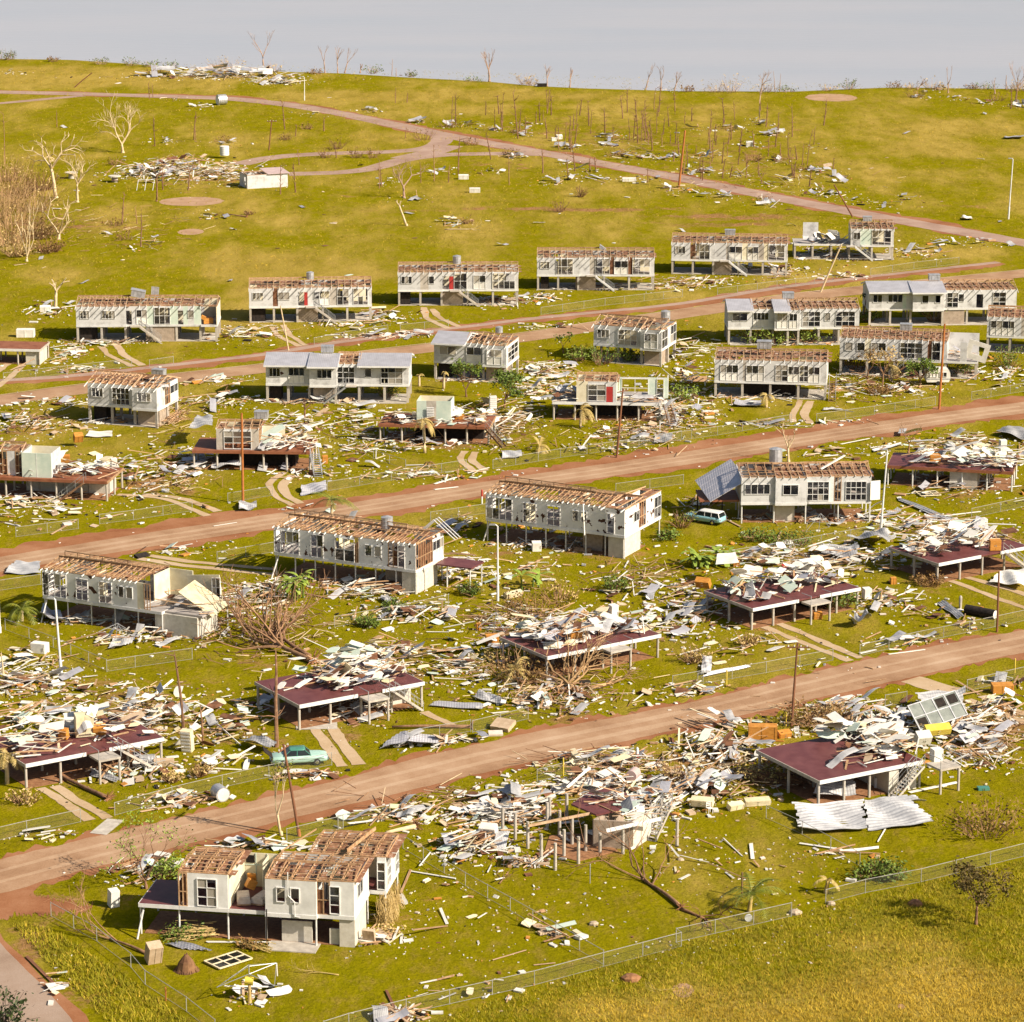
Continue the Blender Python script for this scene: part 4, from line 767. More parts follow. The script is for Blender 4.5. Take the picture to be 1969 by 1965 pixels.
platform('H3', 'rust-brown wrecked floor with a single pale green cubicle standing', (5, 228, 484, 2.3), (5, 850, 500, 2.3), 6.6, 2.3, 'rust_floor', fascia='rust_floor', rooms=[(.33, .64, 1.5, 4.6, 'v.8 c.8 v1.2', 'v3', 'k2', 'k3', '', 2.8)], store=(.3, .92, 3, 6, 'charcoal'), stair=(.98, -.1, (1, -.4), dict(mat='bark_brown', run=2.4)), extra=h3_extra)
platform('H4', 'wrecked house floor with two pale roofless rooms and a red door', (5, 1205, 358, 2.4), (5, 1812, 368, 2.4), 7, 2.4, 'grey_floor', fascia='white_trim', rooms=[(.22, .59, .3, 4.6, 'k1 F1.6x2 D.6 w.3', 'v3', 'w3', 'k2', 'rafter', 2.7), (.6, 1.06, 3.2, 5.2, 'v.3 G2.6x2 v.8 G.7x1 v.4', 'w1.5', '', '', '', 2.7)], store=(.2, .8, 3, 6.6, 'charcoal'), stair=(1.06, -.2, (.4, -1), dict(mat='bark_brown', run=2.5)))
platform('I5', 'wrecked floor behind the pale lamp post, littered deeply with furniture', (6, 1172, 708, 2.4), (6, 1870, 745, 2.4), 7, 2.4, 'maroon_floor', fascia='rust_floor', post='white_paint_post', prad=.1, rooms=[], store=(.5, .72, .3, 4, 'concrete'))
platform('J1', 'maroon wrecked floor with stacked orange cabinets, near the fallen palm trunk', (7, 142, 492, 2.4), (7, 912, 343, 2.4), 8, 2.4, cut=[(0, .43), (.6, 1)], porch=(.45, .61, -2.0), stair=(.66, -.6, (1, 0), dict(run=3.2)), skip=((2, .02),))
platform('J2', 'clean-swept maroon wrecked floor above a concrete carport by the mint car', (7, 1669, 162, 2.45), (8, 480, 32, 2.45), 8.5, 2.45, cut=[(0, .46), (.66, 1)], porch=(.47, .64, -1.8), stair=(.72, -.5, (1, 0), dict(run=3.0)), store=(.7, .98, 2, 6, 'pale_block'))
platform('J3', 'maroon wrecked floor with white fascia and white wall sheets, behind an uprooted tree', (5, 1175, 1790, 2.4), (5, 1812, 1664, 2.4), 8, 2.4, porch=(.47, .66, -1.6))
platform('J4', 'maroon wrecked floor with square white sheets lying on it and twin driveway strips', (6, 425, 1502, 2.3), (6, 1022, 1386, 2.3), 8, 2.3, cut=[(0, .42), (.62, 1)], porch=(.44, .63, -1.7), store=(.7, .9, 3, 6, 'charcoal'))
platform('J5', 'maroon wrecked floor with a bright orange wardrobe at its right, near the right edge', (6, 1457, 1252, 2.3), (6, 1960, 1155, 2.3), 8, 2.3, cut=[(0, .46), (.68, 1)], stair=(.72, -.4, (1, 0), dict(run=3.0)))
def k2_extra(root, L, W, FH, r):
    pass
platform('K3', 'wide clean maroon floor over a block store beside the fallen bright roof sheets', (9, 797, 582, 2.5), (9, 1372, 468, 2.5), 9.5, 2.5, cut=[(0, .99)], store=(.68, .95, .15, 6, 'pale_block', True), porch=(1.02, 1.22, -2.2), stair=(.94, -.5, (-1, -.12), dict(run=3.2)), pstep=2.6)
def columns_house():
    loc, L, rz = local_frame((8, 1205, 1085), (8, 1690, 995)); root = empty('wrecked_house', loc, rz, 'remains of a house: rows of bare concrete columns, a block store and a side stair', 'wrecked house', GP); HOUSES['K2'] = (root, L, 8, 2.4)
    pts = [(8, 1211, 1082), (8, 1340, 1045), (8, 1460, 985), (8, 1133, 1030), (8, 1260, 1005), (8, 1380, 978), (8, 1058, 960), (8, 988, 910), (8, 918, 880), (8, 1235, 895), (8, 1305, 940), (8, 1166, 850), (8, 1180, 820), (8, 1275, 800), (8, 1588, 990), (8, 1890, 945), (8, 1800, 830)]
    inv = Matrix.Rotation(-rz, 4, 'Z') @ Matrix.Translation(-loc)
    for i, p in enumerate(pts):
        q = inv @ at(*p); m = MB(); hh = 2.3 if i not in (2,) else 1.7; m.tube([(q.x, q.y, 0), (q.x, q.y, hh)], [.14, .13], 9); m.build('column', 'concrete', root)
    q0 = inv @ at(8, 1425, 950); q1 = inv @ at(8, 1640, 965); q2 = inv @ at(8, 1740, 900)
    def wl(a, b, h): m = MB(); m.beam((a.x, a.y, h / 2), (b.x, b.y, h / 2), .2, h); m.build('block_wall', 'brick_block' if a is q0 else 'pale_block', root)  # front face's shade painted in: darker block colour than on the right wall
    wl(q0, q1, 2.35); wl(q1, q2, 2.35); q3 = q0 + (q2 - q1) * 1.6; wl(q0, q3, 2.3)
    a = inv @ at(8, 1495, 862, 2.4); b = inv @ at(8, 1800, 795, 2.4); m = MB(); m.beam((a.x, a.y, 2.4), (b.x, b.y, 2.4), .1, .3); m.build('fascia', 'white_trim', root)
    a = inv @ at(8, 1060, 838, 2.35); b = inv @ at(8, 1440, 762, 2.35); m = MB(); m.beam((a.x, a.y, 2.4), (b.x, b.y, 2.4), .1, .22); m.build('floor_bearer', 'pale_timber', root)
    P = [inv @ at(8, *p, 2.5) for p in ((1300, 715), (1440, 775), (1650, 728), (1610, 655), (1515, 625), (1400, 650))]; m = MB(); m.add([(p.x, p.y, 2.55) for p in P] + [(p.x, p.y, 2.4) for p in P], [tuple(range(6)), tuple(range(6, 12))[::-1]] + [(i, i + 6, (i + 1) % 6 + 6, (i + 1) % 6) for i in range(6)]); m.build('floor', 'maroon_floor', root)
    c = q1 + (q2 - q1) * .1; d = (q2 - q1).normalized(); p = q2 + d * 1.6 + Vector((.8, 0, 0)); stairs(root, (p.x, p.y), (-d.x, -d.y), 2.4, 3.0, .9, 'concrete')
    a = inv @ at(8, 1205, 1060); P = [inv @ at(8, *p) for p in ((1150, 985), (1340, 1035), (1560, 975), (1400, 880), (1180, 890))]; m = MB(); m.add([(p.x, p.y, .06) for p in P] + [(p.x, p.y, 0) for p in P], [(0, 1, 2, 3, 4)] + [(i, i + 5, (i + 1) % 5 + 5, (i + 1) % 5) for i in range(5)]); m.build('ground_slab', 'earth', root)
columns_house()
# ---------------------------------------------------------------- trees, plants
def limb(mb, p, d, L, r0, r1, r, n=5, wob=.12, seg=4, droop=0):
    pts = [p]; rad = [r0]; d = d.normalized()
    for i in range(seg):
        d = (d + Vector((r.uniform(-wob, wob), r.uniform(-wob, wob), r.uniform(-wob, wob) - droop))).normalized(); pts.append(pts[-1] + d * (L / seg)); rad.append(r0 + (r1 - r0) * (i + 1) / seg)
    mb.tube(pts, rad, n); return pts, d
def branching(mb, p, d, L, rad, lev, r, n=(2, 3), spread=.6, shrink=.68, up=.15, tips=None, sides=5):
    pts, d2 = limb(mb, p, d, L, rad, rad * .62, r, sides, .16, 3)
    if lev <= 0:
        if tips is not None: tips.append(pts[-1])
        return
    for k in range(r.randint(*n)):
        a = r.uniform(0, 6.28); q = pts[-1] if k < 2 else pts[r.randint(1, 2)]
        side = d2.cross(Vector((math.cos(a), math.sin(a), .3))).normalized()
        nd = (d2 + side * spread * r.uniform(.7, 1.3) + Vector((0, 0, up))).normalized()
        branching(mb, q, nd, L * shrink * r.uniform(.8, 1.2), rad * .6, lev - 1, r, n, spread, shrink, up, tips, max(3, sides - 1))
def leaves(mb, pts, r, n, rad, size):
    for p in pts:
        for _ in range(n):
            q = p + Vector((r.gauss(0, rad), r.gauss(0, rad), r.gauss(0, rad * .8))); a = Vector((r.uniform(-1, 1), r.uniform(-1, 1), r.uniform(-.6, .9))).normalized(); b = a.cross(Vector((r.uniform(-1, 1), r.uniform(-1, 1), r.uniform(-1, 1)))).normalized(); s = size * r.uniform(.6, 1.3)
            mb.add([q - a * s, q + b * s * .45, q + a * s, q - b * s * .45], [(0, 1, 2, 3)])
def bare_tree(loc, h, seed, label, group=None, mat='bark_pale', rad=.22, lev=4, lean=(0, 0), spread=.62, trunk=.35, name='bare_tree', up=.2, n=(2, 3), leaf=None, leafn=6, cat='dead tree', leafsize=.22):
    r = random.Random(seed); root = empty(name, loc, 0, label, cat, group); t = MB(); d = Vector((lean[0], lean[1], 1)).normalized()
    pts, d2 = limb(t, Vector((0, 0, -.1)), d, h * trunk, rad, rad * .7, r, 8, .08, 4); t.tube([(0, 0, -.1), (0, 0, .35)], [rad * 1.5, rad * .95], 8); t.build('trunk', mat, root, True)
    c = MB(); tips = []; L = h * (1 - trunk) / (1 + .68 + .46 + .31) * 1.25
    for k in range(r.randint(2, 4)):
        a = k * 2.2 + r.uniform(-.5, .5); branching(c, pts[-1], (d2 + Vector((math.cos(a), math.sin(a), 0)) * spread).normalized(), L * r.uniform(.8, 1.15), rad * .55, lev - 1, r, n, spread, .68, up, tips)
    cr = c.build('crown', mat, root)
    if leaf:
        m = MB(); leaves(m, tips, r, leafn, .3, leafsize); m.build('foliage', leaf, cr)
    return root
def snag(loc, h, seed, label, group=None, mat='bark_brown', rad=.1, lean=0, stubs=4, twig=True, name='snapped_trunk'):
    r = random.Random(seed); t = MB(); a = r.uniform(0, 6.28); d = Vector((math.cos(a) * lean, math.sin(a) * lean, 1)); pts, _ = limb(t, Vector((0, 0, -.1)), d, h, rad, rad * .45, r, 6, .05, 6)
    t.add([pts[-1] + Vector((rad * .4, 0, 0)), pts[-1] + Vector((-rad * .3, rad * .3, 0)), pts[-1] + Vector((-rad * .2, -rad * .3, 0)), pts[-1] + Vector((0, 0, rad * 4))], [(0, 1, 3), (1, 2, 3), (2, 0, 3)])
    for k in range(stubs):
        p = pts[r.randint(2, 6)]; aa = r.uniform(0, 6.28); limb(t, p, Vector((math.cos(aa), math.sin(aa), r.uniform(.3, 1.2))), h * r.uniform(.06, .3), rad * .38, rad * .1, r, 4, .25, 4)
    o = t.build(name, mat); o.location = loc; return tag(o, label, 'snapped tree', group)
def bush(loc, w, h, seed, label, group=None, twig='twig_brown', leaf='leaf_green', ntw=50, nlf=500, ls=.16, name='bush', cat='bush', dome=False):
    r = random.Random(seed); root = empty(name, loc, 0, label, cat, group); t = MB(); tips = []
    for i in range(ntw):
        a = r.uniform(0, 6.28); q = r.random() ** .5; p = Vector((math.cos(a) * q * w * .3, math.sin(a) * q * w * .3, 0)); d = Vector((math.cos(a) * q * .9, math.sin(a) * q * .9, r.uniform(.5, 1.2)))
        ps, _ = limb(t, p, d, h * r.uniform(.6, 1.15), .035, .012, r, 3, .2, 4); tips += ps[2:]
    t.build('stems', twig, root)
    if nlf:
        m = MB(); leaves(m, [r.choice(tips) for _ in range(nlf // 4)], r, 4, w * .06 + .05, ls); m.build('foliage', leaf, root)
    return root
def palm(loc, th, seed, label, group=None, nf=12, fl=2.6, droop=.5, mat='palm_green', tmat='bark_pale', lean=(.05, 0), trad=.16, wind=(0, 0), name='palm_tree', elev=(.2, 1.2)):
    r = random.Random(seed); root = empty(name, loc, 0, label, 'palm', group); t = MB(); pts, d = limb(t, Vector((0, 0, -.05)), Vector((lean[0], lean[1], 1)), th, trad * 1.25, trad * .8, r, 9, .04, 5); t.build('trunk', tmat, root, True)
    top = pts[-1]
    for k in range(nf):
        a = k * 2.4 + r.uniform(-.3, .3); el = r.uniform(*elev); d = Vector((math.cos(a) * math.cos(el) + wind[0], math.sin(a) * math.cos(el) + wind[1], math.sin(el))).normalized(); m = MB(); p = top; ps = [p]; L = fl * r.uniform(.75, 1.1); ns = 9
        for i in range(ns): d = (d + Vector((0, 0, -droop * .24))).normalized(); p = p + d * (L / ns); ps.append(p)
        m.tube(ps, [.035 - .003 * i for i in range(ns + 1)], 4)
        for i in range(1, ns + 1):
            q = ps[i]; tn = (ps[i] - ps[i - 1]).normalized(); s = tn.cross(Vector((0, 0, 1)));  s = s.normalized() if s.length > .01 else Vector((1, 0, 0)); ll = L * .24 * math.sin(math.pi * (i / (ns + 1.5)) ** .8 * .95 + .15)
            for f in (0, .5):
                b = q - tn * (L / ns * f)
                for sg in (-1, 1):
                    e = b + s * sg * ll + tn * ll * .6 + Vector((0, 0, -ll * r.uniform(.25, .6))); m.add([b, b + tn * .1, e], [(0, 1, 2)])
        m.build('frond', mat, root)
    return root
def fallen_tree(p, q, rad, seed, label, group=None, mat='bark_brown', roots=True, crown=3, cspread=.7, cl=.5, name='fallen_tree', leaf=None, h0=.0):
    """trunk lying from the root end p towards the crown end q"""
    r = random.Random(seed); loc = Vector((p.x, p.y, 0)); root = empty(name, loc, 0, label, 'fallen tree', group); d = (q - p); d.z = 0; L = d.length; d.normalize(); t = MB()
    pts, d2 = limb(t, Vector((0, 0, rad * .9)), d + Vector((0, 0, .02)), L * (.55 if crown else 1), rad, rad * .6, r, 8, .04, 5); t.build('trunk', mat, root, True)
    if crown:
        c = MB(); tips = []
        for k in range(crown + 1): branching(c, pts[-1 - (k % 2)], (d + Vector((r.uniform(-1, 1), r.uniform(-1, 1), r.uniform(.0, .5))) * cspread).normalized(), L * cl * r.uniform(.35, .55), rad * .45, 3, r, (2, 3), .6, .7, .05, tips)
        cr = c.build('crown', mat, root)
        if leaf: m = MB(); leaves(m, tips, r, 7, .3, .2); m.build('foliage', leaf, cr)
    if roots:
        m = MB()
        for k in range(26):
            a = r.uniform(0, 6.28); s = d.cross(Vector((0, 0, 1))); v = (s * math.cos(a) + Vector((0, 0, 1)) * math.sin(a) - d * .25); limb(m, Vector((0, 0, rad)), v, rad * r.uniform(2, 4.2), rad * .3, .02, r, 4, .25, 3)
        m.build('root_plate', 'earth', root)
    return root
EDGE = 'bare trees along the cliff edge'
def shore(t, x, y, top, seed, label, lev=3, rad=.16, **k):
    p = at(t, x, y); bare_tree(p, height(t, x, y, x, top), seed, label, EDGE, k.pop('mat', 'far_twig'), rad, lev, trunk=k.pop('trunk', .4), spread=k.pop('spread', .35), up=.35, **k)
shore(1, 1480, 250, 60, 11, 'tall forked bare tree on the cliff edge, right of the far heap of sheet iron', lev=4, rad=.22)
shore(1, 1825, 265, 100, 12, 'bushy-based bare tree on the cliff edge, first of a close pair of bare trees'); shore(1, 1897, 265, 110, 13, 'thin bare tree on the cliff edge, second of a close pair of bare trees')
shore(2, 38, 262, 125, 14, 'slanting bare tree on the cliff edge just right of the close pair', lean=(.25, 0)); shore(2, 125, 262, 215, 15, 'very short bare sapling on the cliff edge, left side of the sea')
shore(2, 850, 310, 155, 16, 'Y-forked bare tree alone on the cliff edge, middle of the shore', lev=4, rad=.24); shore(2, 1175, 338, 230, 17, 'small crooked bare tree on the cliff edge beside a dark box'); shore(2, 1302, 342, 225, 18, 'thin bare trunk leaning right on the cliff edge', lev=2, lean=(.15, 0), spread=.2)
shore(2, 1727, 357, 220, 19, 'bare tree bent to the right, leftmost of a ring of cliff-edge trees', lean=(.25, 0)); shore(2, 1815, 360, 225, 20, 'twin-stemmed bare tree in the middle of the cliff-edge ring', lean=(-.15, 0)); shore(2, 1890, 360, 262, 21, 'bare tree leaning right at the end of the cliff-edge ring', lean=(.3, 0))
shore(3, 470, 372, 262, 22, 'broad twiggy tree on the cliff edge left of the pale dirt circle', lev=4, spread=.6); shore(3, 1510, 372, 245, 23, 'twiggy upright tree on the cliff edge right of the dirt circle'); shore(3, 1340, 352, 285, 24, 'low fallen-over bare tree on the cliff edge', lean=(.6, 0)); shore(3, 1770, 376, 290, 25, 'small bare tree among scrub at the right of the cliff edge')
shore(3, 1885, 420, 225, 26, 'tallest bare tree at the far right of the cliff edge', lev=4); shore(3, 1832, 352, 240, 27, 'thin bare pole-like tree near the far right cliff edge', lev=1, spread=.1)
for i, (t, x, y, top) in enumerate([(2, 302, 277, 190), (2, 327, 280, 240), (3, 548, 366, 255), (3, 575, 364, 270)]):
    snag(at(t, x, y), height(t, x, y, x, top), 40 + i, 'thin straight dead stem standing on the cliff edge against the sea', 'dead stems on the cliff edge', 'far_twig', .1, 0, 2)
SB = 'scrub along the cliff edge'
r_ = random.Random(77)
for i, (t, x, y, w_, h_, lf) in enumerate([(1, 20, 190, 5, 4, 1), (1, 60, 188, 3, 2.5, 1), (1, 300, 200, 3, 2, 0), (1, 570, 215, 4, 2.5, 1), (1, 740, 222, 5, 2.5, 1), (1, 850, 228, 5, 2.4, 1), (1, 955, 238, 5, 2.4, 1), (1, 1230, 250, 5, 4, 2), (1, 1310, 252, 5, 4.5, 2), (1, 1540, 258, 4, 3.5, 2), (1, 1770, 268, 4, 1.6, 0), (2, 190, 268, 2.5, 3, 1), (2, 410, 286, 2, 2.2, 1),
                                           (2, 770, 312, 7, 1.2, 1), (2, 1050, 330, 4, 3.5, 2), (2, 1090, 334, 3, 2.2, 2), (3, 230, 366, 5, 3.5, 2), (3, 310, 366, 6, 5, 2), (3, 60, 364, 4, 2, 0), (3, 500, 366, 7, 3, 2), (3, 620, 366, 4, 1.8, 1), (3, 840, 360, 4, 2, 2), (3, 960, 352, 3, 3.5, 1), (3, 1210, 342, 6, 1.6, 0), (3, 1300, 346, 5, 2, 2), (3, 1420, 348, 5, 3.2, 2), (3, 1470, 356, 5, 2, 2), (3, 1640, 350, 4, 1.5, 0), (3, 1720, 352, 5, 2.5, 1), (3, 1880, 355, 6, 3, 2), (3, 1920, 360, 5, 4, 2)]):
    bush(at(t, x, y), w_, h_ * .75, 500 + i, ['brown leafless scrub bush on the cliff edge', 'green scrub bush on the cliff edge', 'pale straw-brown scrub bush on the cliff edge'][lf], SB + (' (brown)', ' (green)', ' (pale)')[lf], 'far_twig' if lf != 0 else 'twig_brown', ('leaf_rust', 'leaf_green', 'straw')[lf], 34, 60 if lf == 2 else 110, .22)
# named dead trees of the left field
bare_tree(at(1, 690, 712), 8.5, 31, 'round-headed pale bare tree with a scrap of iron caught in it', None, 'bark_pale', .3, 5, trunk=.22, spread=.7, n=(2, 4))
bare_tree(at(1, 315, 965), 13, 36, 'tall crooked pale dead tree with broken arms, at the edge of the left thicket', None, 'bark_pale', .36, 4, lean=(-.14, 0), trunk=.42, spread=.95, up=.1)
bare_tree(at(1, 435, 990), 8.5, 33, 'pale dead tree with a fine twiggy top, right of the tall crooked one', None, 'bark_pale', .26, 4, trunk=.4)
bare_tree(at(1, 330, 1200), 8.5, 34, 'pale dead tree spreading wide low arms in front of the left thicket', None, 'bark_pale', .3, 3, trunk=.12, spread=1.0, n=(2, 3))
bare_tree(at(1, 150, 1322), 8, 35, 'pale many-stemmed bare tree at the front of the left thicket', None, 'bark_pale', .2, 3, trunk=.1, spread=.3, up=.5)
bare_tree(at(1, 312, 1588), 5.6, 37, 'stout pale dead tree with few broken arms left of the back row of houses', None, 'bark_pale', .3, 2, trunk=.5, spread=.8)
bare_tree(at(2, 370, 965), 7.2, 38, 'flat-topped bare tree with reddish twigs below the road fork', None, 'far_twig', .26, 5, trunk=.3, spread=.85, up=.05, n=(2, 3))
bare_tree(at(2, 385, 1122), 5.2, 39, 'pale snapped tree curving left out of the open grass', None, 'bark_pale', .2, 2, trunk=.75, lean=(-.25, 0))
bare_tree(at(1, 880, 985), 8.4, 45, 'thin dark bare tree in front of the big rubble heap', None, 'bark_brown', .16, 3, trunk=.55, lean=(.1, 0))
bare_tree(at(1, 1058, 922), 6.6, 46, 'thin brown bare tree in the middle of the big rubble heap', None, 'bark_brown', .15, 3, trunk=.5)
bare_tree(at(3, 475, 872), 3.2, 47, 'small brown bare bush-tree beside the far road', None, 'bark_brown', .12, 4, trunk=.3)
bare_tree(at(3, 462, 530), 8.2, 48, 'tall thin feathery dead pine among the far stumps', None, 'far_twig', .14, 4, trunk=.7, spread=.4, up=0)
for i, (x, y, w_, h_) in enumerate([(20, 1000, 8, 6), (110, 960, 8, 5.5), (60, 1120, 8, 6), (190, 1040, 7, 5), (150, 1200, 7, 4), (40, 1230, 7, 4.5), (250, 1180, 6, 3), (230, 920, 6, 3.5), (-60, 1080, 9, 6), (100, 1290, 5, 2.5), (270, 1270, 5, 1.8), (20, 870, 6, 4)]):
    bush(at(1, x, y), w_ * 1.15, h_ * 1.3, 600 + i, 'tangled brown leafless bush in the dark thicket at the left edge', 'thicket at the left edge', ('wispy_twig', 'dead_brush', 'wispy_twig')[i % 3], 'straw' if i % 2 else 'leaf_rust', 130, 130 if y < 1180 else 300, .22)
ST = [(1, 28, 770, 500), (1, 870, 675, 505), (1, 1090, 640, 495), (1, 1100, 640, 570), (1, 1575, 945, 790), (1, 1660, 935, 780), (1, 320, 570, 480), (1, 790, 1240, 1030), (1, 685, 1110, 950), (1, 770, 1110, 1020), (1, 840, 410, 325), (1, 1600, 580, 430), (1, 1680, 780, 700), (1, 1890, 740, 660), (1, 915, 920, 800), (1, 860, 400, 330), (1, 1660, 620, 560), (1, 1820, 590, 520),
      (2, 322, 432, 350), (2, 388, 430, 380), (2, 1133, 535, 430), (2, 915, 592, 390), (2, 925, 590, 440), (2, 1012, 632, 380), (2, 640, 560, 400), (2, 660, 555, 390), (2, 1173, 632, 525), (2, 1275, 642, 545), (2, 1297, 650, 515), (2, 1500, 600, 478), (2, 1790, 602, 470), (2, 1660, 650, 480), (2, 1683, 655, 440), (2, 1705, 648, 470), (2, 1725, 645, 430), (2, 1745, 640, 500), (2, 1638, 640, 520), (2, 1895, 662, 550),
      (2, 675, 836, 640), (2, 540, 870, 678), (2, 858, 750, 605), (2, 1150, 826, 700), (2, 962, 892, 742), (2, 1293, 862, 750), (2, 1330, 816, 665), (2, 232, 912, 760), (2, 245, 900, 800), (2, 1415, 820, 750), (2, 378, 632, 570), (2, 830, 500, 430), (2, 1410, 560, 430), (2, 1545, 640, 560), (2, 1600, 520, 400), (2, 1765, 700, 540), (2, 465, 880, 770), (2, 620, 880, 790), (2, 1450, 810, 740), (2, 1240, 700, 600),
      (3, 645, 616, 460), (3, 820, 552, 420), (3, 728, 770, 578), (3, 870, 822, 738), (3, 740, 892, 800), (3, 630, 766, 680), (3, 255, 762, 640), (3, 290, 655, 590), (3, 130, 800, 700), (3, 220, 660, 600), (3, 350, 700, 590), (3, 390, 810, 720), (3, 570, 600, 490), (3, 500, 560, 440), (3, 700, 770, 660), (3, 345, 770, 690), (3, 580, 720, 660), (3, 190, 780, 720), (3, 470, 470, 400), (3, 1860, 460, 350), (3, 1890, 440, 300), (2, 1360, 960, 900), (2, 1885, 760, 700), (2, 1740, 880, 800)]
r_ = random.Random(17)
for _ in range(70):
    t = r_.choice((2, 3)); x = r_.uniform(850, 1900) if t == 2 else r_.uniform(0, 800); y = r_.uniform(470, 720) if t == 2 else r_.uniform(520, 860)
    if t == 2 and y > 560 + (x - 650) * .24: continue
    ST.append((t, x, y, y - r_.uniform(30, 130)))
for i, (t, x, y, top) in enumerate(ST):
    zone = ('thin snapped trunk standing in the grass around the left rubble heap', 'snapped trunks on the left field') if t == 1 else ('thin snapped trunk standing in the grass below the far road', 'snapped trunks below the far road') if (t == 2 and y > 700) else ('thin snapped trunk standing in the debris field above the far road', 'snapped trunks above the far road')
    snag(at(t, x, y), height(t, x, y, x, top), 700 + i, zone[0], zone[1], 'bark_brown' if i % 3 else 'twig_brown', .10 + .025 * (i % 3), .04 + .03 * (i % 3), 7 + i % 6)
# debris-field brush in the far field
FB = 'brush clumps around the far road'
for i, (t, x, y, w_, h_) in enumerate([(2, 480, 640, 5, 3), (2, 620, 570, 5, 2.5), (2, 750, 670, 4, 1.8), (2, 1730, 640, 4, 2), (2, 960, 720, 4, 1.5), (2, 1560, 730, 5, 1.5), (2, 1245, 1045, 1.6, 2.2), (2, 730, 1110, 2.5, 1), (3, 490, 980, 4, 1.5), (3, 280, 575, 5, 1), (3, 430, 750, 4, 2.2), (3, 580, 750, 4, 1.2), (3, 150, 810, 4, 1.4), (3, 700, 800, 4, 1.2), (1, 650, 780, 3, 2), (1, 1250, 650, 4, 1.4), (1, 700, 1200, 4, 1.5), (1, 640, 1120, 4, 1.2), (1, 1400, 1060, 2, 1), (1, 870, 280, 3, 2.2),
                                       (3, 1330, 395, 6, 2), (3, 1780, 415, 5, 2), (1, 1720, 580, 3, 1.4), (1, 1600, 640, 3, 1.5), (1, 1830, 740, 3, 1.8), (1, 1900, 690, 2.5, 2.6), (2, 100, 740, 2.5, 2), (2, 190, 740, 3, 2.2), (2, 1360, 960, 2, 2), (2, 1000, 600, 4, 1)]):
    bush(at(t, x, y), w_, h_, 800 + i, 'low brown twiggy brush clump in the open field near the far road', FB, 'twig_brown', 'leaf_rust', 34, 60, .2)
# the middle blocks: trees and plants
bare_tree(at(4, 1712, 497), 4.2, 51, 'small reddish bare tree in front of the house with iron on both roof ends', None, 'bark_brown', .16, 2, trunk=.55)
bare_tree(at(4, 1245, 345), 2.3, 52, 'bent bare sapling beside the dark shadow left of the iron-roofed house', None, 'twig_brown', .1, 2, trunk=.4, lean=(.4, 0))
bare_tree(at(6, 1145, 292), 5.2, 53, 'thin bare tree before the house that tilts at its right end', None, 'twig_brown', .12, 4, trunk=.45, leaf='straw', leafn=3)
bare_tree(at(6, 1062, 225), 3.6, 54, 'rust-brown dead shrub-tree left of the caravan house', None, 'dead_brush', .12, 4, trunk=.3, leaf='leaf_rust', leafn=4)
bare_tree(at(6, 625, 690), 4.6, 55, 'crooked bare tree behind the house with hanging roof iron', None, 'bark_pale', .16, 3, trunk=.4)
bare_tree(at(6, 1290, 640), 3.8, 56, 'bent bare tree above the wreck behind the pale lamp post', None, 'twig_brown', .12, 4, trunk=.35)
bare_tree(at(5, 720, 330), 4.2, 57, 'bushy half-green tree under the house with one iron-roofed room', None, 'bark_brown', .12, 4, trunk=.25, leaf='leaf_green', leafn=10)
bare_tree(at(5, 935, 390), 4.6, 58, 'leafy green tree standing right of the pale green cubicle', None, 'bark_brown', .13, 4, trunk=.25, leaf='leaf_green', leafn=14)
bare_tree(at(2, 1265, 1838), 3.2, 59, 'slim green sapling beside the back street near the middle', None, 'bark_brown', .08, 3, trunk=.3, leaf='leaf_green', leafn=8)
bare_tree(at(3, 1045, 1640), 4.2, 60, 'thin tree with a dark tuft between the two iron-roofed houses', None, 'bark_brown', .09, 2, trunk=.75, leaf='leaf_dark', leafn=10)
bare_tree(at(6, 1355, 265), 3.4, 61, 'dense dark green tree beside the caravan', None, 'bark_brown', .14, 4, trunk=.25, leaf='leaf_green', leafn=12)
